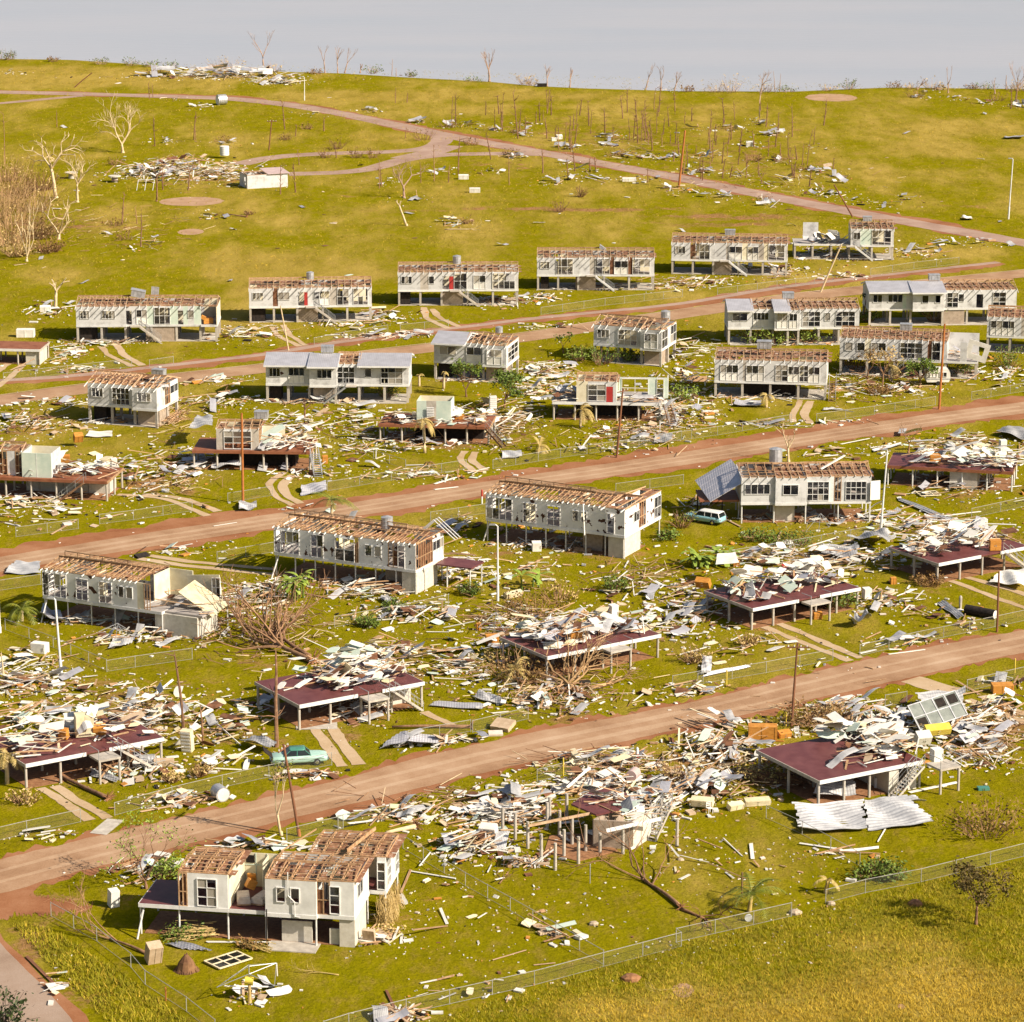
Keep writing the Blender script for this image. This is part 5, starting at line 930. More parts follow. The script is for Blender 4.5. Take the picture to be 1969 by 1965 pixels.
for i, (t, x, y, w_, h_, lf, lb) in enumerate([(3, 420, 1755, 3.5, 2.6, 'leaf_fresh', 'bright green creeper bush, left of those under the twice-patched roof'), (3, 560, 1765, 3, 2.2, 'leaf_fresh', 'bright green creeper bush in the middle under the twice-patched roof'), (3, 710, 1755, 3.6, 3, 'leaf_fresh', 'bright green creeper bush, right of those under the twice-patched roof'), (3, 1430, 1640, 2.6, 4, 'leaf_green', 'thin green climber at the corner of the smooth iron roof'), (3, 1065, 1640, 2, 2, 'leaf_green', 'green shrub left of the smooth iron-roofed house'),
        (2, 1480, 1900, 3, 2.6, 'leaf_green', 'green bush under the house with a glassed end wall'), (2, 1640, 1880, 2.5, 2, 'leaf_green', 'smaller green bush right of the one under the glassed-end house'), (2, 1360, 1880, 2, 2, 'leaf_fresh', 'fresh green shrub left of the glassed-end house'), (6, 55, 345, 2.8, 1.8, 'leaf_fresh', 'bright green bush left of the intact-walled house'), (6, 1000, 170, 4, 3, 'leaf_rust', 'rust-brown bush under the left end of the caravan house'), (6, 1600, 200, 3.5, 2.4, 'leaf_green', 'dark green bush under the tilting house end'), (6, 1850, 160, 4, 3, 'leaf_green', 'green scrub under the house at the right edge'),
        (6, 1130, 310, 4, 1.2, 'leaf_rust', 'low rusty brush heap before the caravan house'), (5, 270, 330, 3, 2.2, 'leaf_green', 'green shrub in front of the right iron-roofed room'), (6, 640, 1150, 5, 1.6, 'leaf_green', 'wide green bush in the yard below the hanging roof iron'), (6, 450, 1120, 4, 1.2, 'leaf_green', 'low green bush left in the yard below the hanging roof iron'), (6, 30, 1050, 2, 2, 'palm_green', 'yellow-green shrub left of the parked wagon'),
        (5, 1850, 1130, 2.6, 1, 'leaf_green', 'low green bush right of the house with the right wing'), (5, 1250, 1470, 7, 2.2, 'straw', 'sprawling straw-coloured brush behind the white lamp post'), (5, 1100, 1540, 8, 1.6, 'leaf_rust', 'brown brush heap right of the white lamp post foot'), (5, 950, 1880, 6, 2.4, 'palm_straw', 'straw-brown brush heap before the white-sheeted maroon floor'), (5, 1050, 1920, 6, 2.0, 'leaf_rust', 'dark brown brush heap before the white-sheeted maroon floor'),
        (9, 1720, 880, 5.5, 2.6, 'leaf_rust', 'large dry brown shrub with pale stems at the right edge lawn'), (9, 1110, 1110, 4, 1.2, 'leaf_green', 'green bush on the fence line of the right lawn'), (9, 1190, 1110, 3.5, 1.1, 'leaf_green', 'second green bush on the fence line of the right lawn'), (9, 760, 265, 6, 1.8, 'leaf_rust', 'heap of brown cut branches behind the wide maroon floor'), (9, 860, 230, 5, 1.5, 'straw', 'heap of pale cut branches behind the wide maroon floor'), (8, 1870, 580, 2, 2.6, 'straw', 'pale dry shrub by the lower road opposite the columns'), (6, 90, 1800, 2.4, 2.2, 'straw', 'dry feathery bush above the T-topped pole'), (6, 395, 1710, 1.6, 2, 'straw', 'thin straw-dry shrub on the lawn beside twin strips'), (6, 910, 1500, 2, 2, 'leaf_green', 'olive shrub under the right end of the square-sheeted floor'),
        (6, 1400, 1365, 3.5, 1.2, 'leaf_rust', 'rusty brush at the foot of the rightmost maroon floor'), (7, 140, 700, 4, 1.4, 'straw', 'dry brush on the lawn left of the fallen palm trunk'), (7, 960, 590, 2, 1.2, 'straw', 'small dry shrub near the left road fence'), (7, 1110, 560, 1.5, 1.8, 'straw', 'pale bare shrub on the lawn left of the mint car'), (7, 930, 1120, 2.6, 1.4, 'leaf_fresh', 'low leafy shrub behind the nearest house'), (5, 1560, 1420, 2.4, 1.5, 'leaf_green', 'green clump on the right of the straw brush'), (5, 740, 1440, 1.4, 1.2, 'leaf_green', 'small green clump left of the white lamp post foot'), (5, 320, 1530, 1.2, 1.2, 'leaf_green', 'small round green shrub on the lawn below the torn-front house'), (5, 170, 1620, 2.2, 1, 'leaf_green', 'olive clump among timber near the maroon carport')]):
    bush(at(t, x, y), w_ * (.8 if lf == 'straw' else 1), h_ * (.75 if lf == 'straw' else 1), 900 + i, lb, None, 'twig_brown', lf, 46 if lf != 'straw' else 60, 520 if lf in ('leaf_fresh', 'leaf_green') else 480 if lf == 'leaf_rust' else 160, .17)
def banana(loc, seed, label, n=7, h=2.2):
    r = random.Random(seed); root = empty('banana_plant', loc, 0, label, 'banana plant')
    for k in range(n):
        x, y = r.uniform(-1.3, 1.3), r.uniform(-.8, .8); m = MB(); hh = h * r.uniform(.5, 1.1); m.tube([(x, y, 0), (x + r.uniform(-.3, .3), y, hh)], [.12, .07], 6); m.build('stem', 'leaf_green', root)
        f = MB()
        for j in range(5):
            a = r.uniform(0, 6.28); d = Vector((math.cos(a), math.sin(a), r.uniform(.2, 1.2))).normalized(); p = Vector((x, y, hh)); s = d.cross(Vector((0, 0, 1))).normalized() * .22; prev = (p, p)
            for i in range(1, 6): d = (d + Vector((0, 0, -.22))).normalized(); p = p + d * .34; wv = math.sin(math.pi * i / 6.2); cur = (p - s * wv, p + s * wv); f.quad(prev[0], prev[1], cur[1], cur[0]); prev = cur
        f.build('leaves', 'leaf_fresh', root)
banana(at(4, 1650, 1470), 3, 'clump of bright green banana plants before the torn-front house', 9, 2.4)
banana(at(6, 130, 1270), 4, 'row of broken banana plants in the yard above the square-sheeted floor', 9, 1.4); banana(at(6, 260, 1260), 5, 'small banana clump at the right of the broken row', 6, 1.3); banana(at(5, 1090, 1410), 6, 'ragged banana plant right of the white lamp post', 3, 1.8)
palm(at(4, 1862, 1010), 2.2, 61, 'green palm by the middle road, its fronds blown to the right', nf=11, fl=3.2, wind=(.3, 0), elev=(.1, 1.1)); palm(at(4, 122, 1590), 1.2, 62, 'drooping green palm left of the peeling cream-stained house', nf=11, fl=2.8, droop=1.1)
palm(at(5, 487, 645), 4.2, 63, 'wind-stripped leaning palm in front of the rust-brown floor', nf=7, fl=2.6, droop=1.4, mat='palm_straw', wind=(.6, -.2), lean=(0, 0)); palm(at(5, 1360, 505), 2.4, 64, 'battered palm with hanging straw fronds before the red-doored wreck', nf=9, fl=2.6, droop=1.2, mat='palm_straw', wind=(.5, 0))
palm(at(5, 510, 725), .6, 65, 'small dead brown palm near the curved driveway', nf=7, fl=1.3, droop=1.2, mat='leaf_rust'); palm(at(6, 500, 385), 1.6, 66, 'stubby palm before the intact-walled house', nf=9, fl=1.6, droop=1.3, mat='palm_straw'); palm(at(6, 1195, 240), 2.0, 67, 'straw palm with fronds hanging right, left of the caravan', nf=8, fl=2.4, droop=1.3, mat='palm_straw', wind=(.4, 0))
palm(at(5, 1130, 640), .8, 68, 'collapsed yellow palm on the lawn above the middle road', nf=8, fl=2.2, droop=1.0, mat='palm_straw', wind=(.5, 0)); palm(at(5, 985, 1930), 1.2, 69, 'straw palm stump amid brush in front of the white-sheeted floor', nf=8, fl=2.6, droop=.9, mat='palm_straw')
palm(at(9, 405, 1308), 1.4, 70, 'small coconut palm with arching green fronds on the right lawn', nf=11, fl=3.0, droop=.75, lean=(.1, 0), tmat='palm_straw', elev=(.35, 1.35)); palm(at(9, 830, 1205), 1.1, 71, 'little yellow-stemmed palm with few fronds by the right fence line', nf=6, fl=1.4, droop=.9, lean=(.15, 0), tmat='palm_straw', mat='palm_straw')
palm(at(7, 40, 600), 2.6, 72, 'tall drooping straw palm at the left edge by the maroon floor', nf=9, fl=2.4, droop=1.3, mat='palm_straw'); palm(at(5, 455, 270), 1.6, 73, 'short tufted palm stump, left of two beneath the iron-roofed room', nf=6, fl=.8, droop=1.2, mat='palm_straw'); palm(at(5, 592, 285), 2.4, 74, 'taller tufted palm stump left of the one-room-iron house', nf=6, fl=.8, droop=1.2, mat='palm_straw')
bare_tree(at(9, 1665, 1378), 3.9, 75, 'small round-crowned tree with rusty leaves on the foreground meadow', None, 'bark_brown', .12, 5, trunk=.42, spread=.7, leaf='leaf_dusk', leafn=14, cat='tree', name='leafy_tree', leafsize=.15)
bare_tree(at(7, 815, 1185), 4.6, 76, 'many-stemmed tree with sparse yellow-green leaves behind the nearest house', None, 'bark_brown', .12, 5, trunk=.15, spread=.7, leaf='leaf_fresh', leafn=3, cat='tree', name='leafy_tree', leafsize=.13)
bare_tree(at(7, 1568, 888), 5.6, 77, 'slender pale tree regrowing thin leaves beside the leaning power pole', None, 'bark_pale', .13, 4, lean=(-.22, 0), trunk=.35, spread=.35, up=.4, leaf='palm_green', leafn=3, cat='tree', name='leafy_tree', leafsize=.14)
snag(at(7, 1022, 290), height(4, 1022, 2190, 1045, 1775), 78, 'tall brown snapped trunk standing in wreckage left of the clean maroon floor', None, 'bark_brown', .16, .03, 3); snag(at(7, 1132, 385), 3.4, 79, 'shorter brown snapped trunk right beside the tall one', None, 'bark_brown', .14, .0, 2); snag(at(7, 1543, 395), height(7, 1543, 395, 1570, -120), 80, 'tall thick dark snapped trunk in front of the clean maroon floor', None, 'bark_brown', .2, .03, 4)
snag(at(4, 20, 1925), 2.6, 83, 'pale stump of a snapped trunk at the left edge', None, 'bark_pale', .13, .0, 2)
fallen_tree(at(4, 1760, 1830), at(4, 1400, 1690), .32, 91, 'huge uprooted tree with a fan of bare branches behind the clean maroon floor', None, 'twig_brown', True, 9, .8, .75)
fallen_tree(at(4, 1740, 1800), at(4, 1420, 1640), .26, 92, 'second bare limb mass of the uprooted tree pile, reaching up left', None, 'bark_brown', False, 8, .8, .7)
fallen_tree(at(8, 1914, 1300), at(8, 1560, 1020), .17, 93, 'fallen tree with a bare crooked crown on the lawn below the columns', None, 'bark_brown', True, 4, .8, .55)
fallen_tree(at(7, 605, 692), at(7, 330, 560), .2, 94, 'straight fallen palm trunk lying beside the left driveway', None, 'bark_brown', True, 0)
fallen_tree(at(7, 820, 1555), at(7, 440, 1410), .13, 95, 'fallen grey-brown branch with crooked arms at the nearest house', None, 'twig_brown', False, 4, .7, .7)
fallen_tree(at(8, 745, 290), at(8, 300, 300), .18, 96, 'long fallen trunk lying along the fence below the maroon carport', None, 'bark_brown', True, 0)
fallen_tree(at(8, 430, 850), at(8, 270, 890), .22, 97, 'thick short felled trunk behind the nearest house roof', None, 'bark_pale', True, 0)
fallen_tree(at(8, 1340, 115), at(8, 1250, 20), .3, 98, 'uprooted tree with twisted tan limbs beside the lower road', None, 'wispy_twig', True, 8, .9, 1.0)
fallen_tree(at(8, 1400, 80), at(8, 1640, 20), .24, 99, 'thick bare fallen limb reaching right beside the lower road', None, 'wispy_twig', False, 2, .6, .6)
fallen_tree(at(2, 600, 1145), at(2, 850, 1150), .1, 100, 'thin fallen branch on the open grass above the back row', None, 'bark_pale', False, 2, .3, .4); fallen_tree(at(1, 1385, 1075), at(1, 1220, 1062), .14, 101, 'uprooted sapling on the open grass below the dirt circle', None, 'bark_brown', True, 2, .3, .5)
fallen_tree(at(9, 30, 1300), at(9, 260, 1390), .14, 102, 'dark dead branches lying against the bottom fence', None, 'dead_brush', False, 4, .6, .7); fallen_tree(at(8, 1930, 1740), at(8, 1700, 1760), .03, 103, 'thin fallen twig in the foreground meadow', None, 'straw', False, 2, .4, .5)
fallen_tree(at(0, 1400, 1130), at(0, 1080, 1100), .06, 104, 'thin straw branch lying on the lawn before the nearest house', None, 'palm_straw', False, 3, .4, .5); fallen_tree(at(8, 900, 1160), at(8, 930, 1120), .06, 105, 'small twisted bare branch on the lawn left of the columns', None, 'bark_brown', False, 3, .8, 1.2)
for i, (x, y, h_, lb, mt) in enumerate([(1040, 1640, 2.2, 'brown upturned root ball like a haystack before the nearest house', 'dead_brush')]):
    r = random.Random(5); m = MB(); p = at(7, x, y)
    for k in range(420):
        a = r.uniform(0, 6.28); q = r.random() ** .5 * 1.0; m.beam((math.cos(a) * q, math.sin(a) * q, 0), (math.cos(a) * q * .35 + r.uniform(-.1, .1), math.sin(a) * q * .35, 1.5 * (1 - q * .6) * r.uniform(.6, 1)), .05, .03)
    m.tube([(0, 0, 0), (0, 0, .7), (0, 0, 1.25)], [.85, .55, .12], 10); o = m.build('root_ball', mt); o.location = p; tag(o, lb, 'root ball')
def branch_pile(t, x, y, L, wd, h, ang, n, seed, label, mats=('straw', 'leaf_green')):
    r = random.Random(seed); root = empty('branch_pile', at(t, x, y), ang, label, 'branch pile'); m = MB(); tips = []
    for i in range(n):
        x0 = r.uniform(-L, L * .2); y0 = r.gauss(0, wd * .35); z0 = abs(r.gauss(0, h * .35)) + .05; ps, _ = limb(m, Vector((x0, y0, z0)), Vector((1, r.uniform(-.25, .25), r.uniform(-.05, .2))), r.uniform(.4, .9) * L, .04, .012, r, 4, .08, 4); tips.append(ps[-1])
    m.build('stems', mats[0], root); f = MB(); leaves(f, tips, r, 5, .22, .15); f.build('foliage', mats[1], root)
branch_pile(7, 1060, 1455, 2.2, 1.2, .9, math.pi + .25, 130, 1, 'pile of cut leafy branches under the front of the nearest house'); branch_pile(7, 1420, 1520, 1.6, .7, .4, math.pi - .45, 60, 2, 'flattened straw branch pile right of the leafy pile at the nearest house', ('palm_straw', 'leaf_rust')); branch_pile(8, 260, 1440, 1.4, .8, .4, .2, 60, 3, 'straw branches spilling beyond the corner of the nearest house', ('straw', 'straw')); branch_pile(9, 530, 590, 3.2, 2, 1.2, 2.6, 120, 4, 'dark palm branch pile against the wide maroon floor', ('dead_brush', 'palm_straw')); branch_pile(4, 990, 470, 3, 2, 2.2, 1.2, 60, 6, 'heap of broken brown rafters leaning on the right end of the leaning house', ('timber', 'twig_brown'))
bush(at(7, -30, 1960), 3.2, 3.0, 990, 'dark green bush cut by the bottom left corner', None, 'charcoal', 'leaf_dark', 50, 700, .2)
# ---------------------------------------------------------------- poles, lamps
def utility_pole(t, x, y, tx, ty, label, rad=.15, arm=True, mat='pole_wood', base=None, armrot=0.0, topbar=True):
    p = at(t, x, y); s = scale_at(p); o = TILES[t][2]; root = empty('utility_pole', p, 0, label, 'utility pole', 'timber utility poles'); dx = (tx - x) * o / s; hh = abs(ty - y) * o / s / cp
    m = MB(); m.tube([(0, 0, -.2), (dx * .5, 0, hh * .5), (dx, 0, hh)], [rad, rad * .88, rad * .75], 9); m.build('pole', mat, root)
    if base: b = MB(); b.tube([(0, 0, -.1), (dx * .08, 0, hh * .08)], [rad * 1.25, rad * 1.2], 9); b.build('pole_foot', base, root)
    if arm:
        a = MB(); e = Vector((math.cos(armrot), math.sin(armrot), 0)); a.beam(Vector((dx, -.12, hh - .35)) - e * 1.0, Vector((dx, -.12, hh - .35)) + e * 1.0, .1, .12); c = a.build('crossarm', mat, root)
        for k in (-.85, -.3, .3, .85): i = MB(); q = Vector((dx, -.12, hh - .29)) + e * k; i.tube([q, q + Vector((0, 0, .16))], [.05, .03], 6); i.build('insulator', 'lamp_white', c)
    return root
utility_pole(4, 1365, 930, 1368, 425, 'rusty orange-brown pole in front of the one-room wreck', .16, False, 'pole_rust'); utility_pole(5, 1565, 672, 1597, 285, 'dark wooden pole with a small crossarm before the red-doored wreck', .14, True, armrot=.8)
utility_pole('s', 1805.6, 787, 1811, 625, 'tall rust-brown pole in front of the caravan house', .17, False, 'pole_rust'); utility_pole(6, 1782, 1632, 1780, 1295, 'thin dark pole beside the lower road near the right edge', .12, False); utility_pole('s', 1521.6, 1397, 1530, 1235, 'dark T-topped pole with a wide crossarm by the lower road', .13, True)
utility_pole(7, 1670, 892, 1590, 370, 'dark leaning pole with an orange foot behind the nearest house', .13, True, base='pole_rust', armrot=1.2); utility_pole(3, 15, 895, 46, 588, 'thick brown leaning pole at the near side of the far road', .22, False, 'pole_rust'); utility_pole(3, 985, 1062, 872, 885, 'dark pole leaning far left over the half-collapsed back-row house', .15, False)
utility_pole(1, 1510, 697, 1530, 530, 'dark T-topped pole in the grass above the driveway loop', .13, True); utility_pole(1, 412, 345, 520, 265, 'pole fallen at a steep slant near the far road', .14, False); utility_pole(3, 800, 1478, 912, 1218, 'pale pole leaning right across the footpath', .16, False, 'bark_pale'); utility_pole(1, 1622, 1822, 1580, 1575, 'pale slim pole before the second house of the back row', .11, False, 'bark_pale')
def lamp_post(t, x, y, ty, label, rad=.11, tx=None, arm=.0, mat='lamp_white'):
    p = at(t, x, y); s = scale_at(p); o = TILES[t][2]; hh = abs(ty - y) * o / s / cp; dx = ((tx or x) - x) * o / s; root = empty('lamp_post', p, 0, label, 'lamp post', 'pale street lamp posts'); m = MB(); m.tube([(0, 0, -.1), (dx * .2, 0, hh * .2), (dx * .2, 0, hh * .2 + .01), (dx, 0, hh)], [rad * 1.35, rad * 1.35, rad, rad * .75], 10); m.build('pole', mat, root)
    a = MB(); q = Vector((dx, 0, hh)); a.tube([q - Vector((0, 0, .05)), q + Vector((-arm * .5, 0, .12)), q + Vector((-arm, 0, .15))], [rad * .6] * 3, 7); a.build('lamp_arm', mat, root)
    h = MB(); h.box(q + Vector((-arm - .2, 0, .15)), .32, .12, .07); h.build('lamp_head', 'galv_pipe', root)
lamp_post(5, 897, 1476, 1055, 'thick white lamp post in front of the house with the right wing', .105, arm=.35); lamp_post(6, 1135, 1082, 628, 'tall pale lamp post right of the house with hanging roof iron', .11, 1160, .1); lamp_post(4, 345, 1897, 1465, 'pale grey lamp post below the peeling cream-stained house', .12, 325, .2); lamp_post(3, 1845, 1072, 748, 'pale lamp post beyond the far road at the right', .12, 1858, .3); lamp_post(1, 1710, 418, 292, 'thin pale lamp post beside the far road on the left', .1, 1712, .5); lamp_post(4, -2, 1655, 1490, 'white square post cut by the left edge', .14, None, .0)
# ---------------------------------------------------------------- chain-wire fences
def fence(pts, label, h=1.15, step=3.2, skip=(), sag=.0, mesh=True):
    P = [at(*p) for p in pts]; root = empty('wire_fence', P[0], 0, label, 'fence', 'chain wire fences'); o0 = P[0]; P = [p - o0 for p in P]; rail = MB(); wire = MB(); Q = resample(P, step)
    for i, p in enumerate(Q):
        if i in skip: continue
        m = MB(); m.tube([p, p + Vector((0, 0, h + .05))], [.03, .03], 6); m.build('post', 'fence_pipe', root)
    for a, b in zip(Q, Q[1:]):
        rail.beam(a + Vector((0, 0, h)), b + Vector((0, 0, h)), .036, .036); wire.quad(a + Vector((0, 0, .03)), b + Vector((0, 0, .03)), b + Vector((0, 0, h)), a + Vector((0, 0, h)))
    rail.build('top_rail', 'fence_pipe', root); wire.build('wire_mesh', 'fence_wire', root)
    low = MB()
    for a, b in zip(Q, Q[1:]): low.beam(a + Vector((0, 0, .05)), b + Vector((0, 0, .05)), .02, .02)
    low.build('bottom_wire', 'fence_pipe', root)
fence([(8, -80, 2010), (8, 60, 1965), (8, 380, 1885), (8, 1095, 1725), (8, 1480, 1622), (8, 1914, 1508), (9, 0, 1480), (9, 640, 1335)], 'long bottom fence across the foreground between lawn and meadow'); fence([(9, 830, 1262), (9, 1050, 1205), (9, 1360, 1145), (9, 1932, 1002), (9, 2100, 960)], 'right-hand fence between the lawns and the meadow')
fence([(8, 362, 962), (8, 710, 1172), (8, 960, 1310), (8, 1480, 1610)], 'fence running from behind the nearest house down to the bottom fence'); fence([(7, 285, 1340), (7, 540, 1480), (7, 730, 1625), (7, 810, 1722), (7, 1040, 1872), (7, 1200, 2000)], 'curving fence left of the nearest house')
fence([(7, -60, 930), (7, 150, 880), (7, 450, 815)], 'short fence left of the concrete driveway apron'); fence([(7, 640, 778), (7, 960, 690), (7, 1240, 622), (7, 1500, 565), (7, 1850, 497)], 'fence along the lower road in front of the mint car'); fence([(7, 1600, 925), (7, 1914, 850), (8, 0, 852), (8, 290, 785)], 'fence along the lower road behind the nearest house')
fence([(8, 390, 372), (8, 740, 310)], 'bent fence piece beside the folded iron sheet'); fence([(8, 750, 315), (8, 1060, 240)], 'fence piece at the long fallen trunk'); fence([(6, 1020, 1765), (6, 1340, 1692), (6, 1770, 1605), (6, 1980, 1560)], 'fence along the upper side of the lower road at the right'); fence([(6, 120, 1925), (6, 500, 1860), (6, 870, 1790)], 'fence above the T-topped pole')
fence([(6, 780, 468), (6, 1100, 425), (6, 1440, 372)], 'fence along the red-verged road right of the twin strips'); fence([(6, 1640, 345), (6, 1960, 292)], 'fence along the red-verged road at the right edge'); fence([(6, -60, 580), (6, 230, 540), (6, 640, 472)], 'fence along the red-verged road left of the twin strips'); fence([(5, 870, 735), (5, 1250, 672), (5, 1690, 612), (5, 1930, 570)], 'fence before the red-doored wreck'); fence([(5, -60, 860), (5, 300, 800), (5, 720, 735)], 'fence before the rust-brown floor')
fence([(5, 60, 610), (5, 200, 680), (5, 380, 735)], 'slack fence between the two wrecks of the middle road'); fence([(4, 560, 1045), (4, 750, 1022), (4, 1080, 972)], 'fence before the left-edge wreck'); fence([(4, 90, 1118), (4, 440, 1072)], 'fence at the left edge above the middle road'); fence([(4, 1280, 925), (4, 1530, 885)], 'short fence right of the rusty pole')
fence([(4, 20, 242), (4, 380, 200), (4, 740, 162)], 'fence along the back street on the left'); fence([(4, 840, 168), (4, 975, 148)], 'isolated fence piece along the back street'); fence([(1, 1765, 1795), (1, 1935, 1762), (2, 280, 1722)], 'fence before the second back-row house'); fence([(2, 350, 1720), (2, 620, 1692)], 'fence before the third back-row house'); fence([(2, 1140, 1622), (2, 1500, 1570), (2, 1935, 1522)], 'fence before the fourth back-row house'); fence([(3, 230, 1495), (3, 560, 1455), (3, 870, 1420)], 'fence before the fifth back-row house'); fence([(3, 1080, 1385), (3, 1320, 1350), (3, 1570, 1322)], 'fence before the half-collapsed back-row house')
fence([(4, 30, 1640), (4, 300, 1740), (4, 600, 1870)], 'back-yard fence crossing below the grey lamp post'); fence([(4, 600, 1875), (4, 760, 1850), (4, 1080, 1805)], 'back-yard fence below the peeling house'); fence([(4, 1220, 1258), (4, 1540, 1202)], 'fence left of the torn-front house along the middle road'); fence([(4, -40, 1425), (4, 230, 1385)], 'fence left of the peeling house'); fence([(5, 520, 1032), (5, 830, 985)], 'fence between the torn-front house and the winged house'); fence([(5, -20, 1625), (5, 350, 1560), (5, 620, 1500)], 'back-yard fence behind the timber spill'); fence([(5, 1560, 870), (5, 1940, 820)], 'fence behind the right wing along the middle road')
fence([(6, 300, 1235), (6, 640, 1180), (6, 1130, 1090)], 'back-yard fence below the hanging roof iron'); fence([(6, 1640, 1000), (6, 1960, 930)], 'fence right of the deep furniture wreck'); fence([(9, 500, 790), (9, 700, 880), (9, 1020, 1055)], 'sagging fence beside the bright roof sheets'); fence([(9, -20, 62), (9, 150, 32)], 'fence piece above the lower road at the right'); fence([(9, 1615, 85), (9, 1960, 5)], 'fence at the right edge above the lower road'); fence([(8, 1110, 590), (8, 1390, 520)], 'fence piece behind the rubble above the columns'); fence([(9, 1160, 170), (9, 1280, 150)], 'short fence piece behind the crushed caravan wall')
# ---------------------------------------------------------------- vehicles
def loft(mb, secs, closed=True):
    """secs: list of rings (same length) -> skin"""
    n = len(secs[0]); vs = [p for s in secs for p in s]; fs = []
    for i in range(len(secs) - 1):
        for k in range(n): k2 = (k + 1) % n; fs.append((i * n + k, i * n + k2, (i + 1) * n + k2, (i + 1) * n + k))
    fs.append(tuple(range(n))[::-1]); fs.append(tuple(range((len(secs) - 1) * n, len(secs) * n))); mb.add(vs, fs)
def car(loc, rz, label, paint, roofmat, wagon=False, L=4.6, open_lid=None):
    root = empty('parked_car', loc, rz, label, 'car'); W = .86
    def ring(x, w, z0, z1, r=.09): return [(x, -w + r, z0), (x, w - r, z0), (x, w, z0 + r), (x, w, z0 + (z1 - z0) * .62), (x, w * .93, z1 - .02), (x, w * .7, z1), (x, -w * .7, z1), (x, -w * .93, z1 - .02), (x, -w, z0 + (z1 - z0) * .62), (x, -w, z0 + r)]
    h = L / 2; P = [(-h, .72, .42, .78), (-h + .12, .80, .36, .88), (-h + .9, .86, .32, .92), (-.3, .87, .30, .94), (.75, .87, .30, .95), (h - .6, .86, .32, .90), (h - .12, .82, .36, .82), (h, .74, .42, .74)]
    if wagon: P[0] = (-h, .74, .42, .9); P[1] = (-h + .1, .82, .36, .94)
    m = MB(); loft(m, [ring(*p) for p in P]); o = m.build('body', paint, root, True)
    x = [(-h + .1, .78), (-h + .28, .70), (.45, .70), (1.0, .80)] if wagon else [(-1.45, .80), (-.85, .68), (.45, .68), (1.0, .80)]
    zr = 1.44; m = MB(); 
    def cab(x0, x1, x2, x3, w0, w1, za, zb): return [(x0, -w0, za), (x3, -w0, za), (x3, w0, za), (x0, w0, za), (x1, -w1, zb), (x2, -w1, zb), (x2, w1, zb), (x1, w1, zb)]
    F8 = [(0, 3, 2, 1), (4, 5, 6, 7), (0, 1, 5, 4), (1, 2, 6, 5), (2, 3, 7, 6), (3, 0, 4, 7)]
    m.add(cab(x[0][0], x[1][0], x[2][0], x[3][0], .78, .66, .92, zr - .03), F8); m.build('window', 'car_glass', root)
    m = MB(); loft(m, [[(xx, -w, zr - .05), (xx, -w * .9, zr + .03), (xx, 0, zr + .06), (xx, w * .9, zr + .03), (xx, w, zr - .05), (xx, 0, zr - .03)] for xx, w in ((x[1][0] - .08, .58), (x[1][0] + .1, .7), (x[2][0] - .15, .7), (x[2][0] + .06, .6))]); m.build('roof', roofmat, root, True)
    for sg in (-1, 1):
        m = MB()
        for (xa, xb) in [(x[0][0], x[1][0]), (x[3][0], x[2][0])] + ([(-.35, -.35), (-1.2, -1.2)] if wagon else [(-.25, -.22)]): m.beam((xa, sg * .785, .92), (xb, sg * .675, zr - .03), .07, .05)
        m.build('window_pillar', roofmat, root)
        for xx in (-h + .95, h - .95):
            t = MB(); t.tube([(xx, sg * .70, .31), (xx, sg * .885, .31)], [.31, .31], 16); w = t.build('wheel', 'tyre_rubber', root); q = MB(); q.tube([(xx, sg * .886, .31), (xx, sg * .9, .31)], [.17, .12], 12); q.build('hubcap', 'chrome', w)
        m = MB(); m.tube([(h - .06, sg * .6, .66), (h + .02, sg * .6, .66)], [.1, .09], 10); m.build('headlight', 'lamp_white', root); m = MB(); m.tube([(-h + .03, sg * .68, .68), (-h - .02, sg * .68, .68)], [.07, .06], 8); m.build('tail_light', 'red_door', root)
        m = MB(); m.beam((-h + .2, sg * .875, .66), (h - .3, sg * .88, .66), .02, .03); m.build('side_trim', 'chrome', root)
    for xx in (-h - .06, h + .06): m = MB(); m.box((xx, 0, .45), .05, .8, .07); m.build('bumper', 'chrome', root)
    if open_lid: m = MB(); m.box((-h - .25, 0, 1.1), .6, .75, .03, tuple(Matrix.Rotation(.7, 3, 'Y').col)); m.build('boot_lid', 'charcoal', root)
    return root
car(at(7, 1668, 492) + Vector((0, .3, 0)), .16, 'pale mint-green sedan with a darker green roof parked behind the road fence', 'mint_paint', 'dark_mint', False, 4.9, True)
car(at(6, 160, 1025) + Vector((0, .2, 0)), R(148), 'pale blue station wagon with a white roof parked beside the hanging roof iron', 'blue_paint', 'lamp_white', True, 4.7)
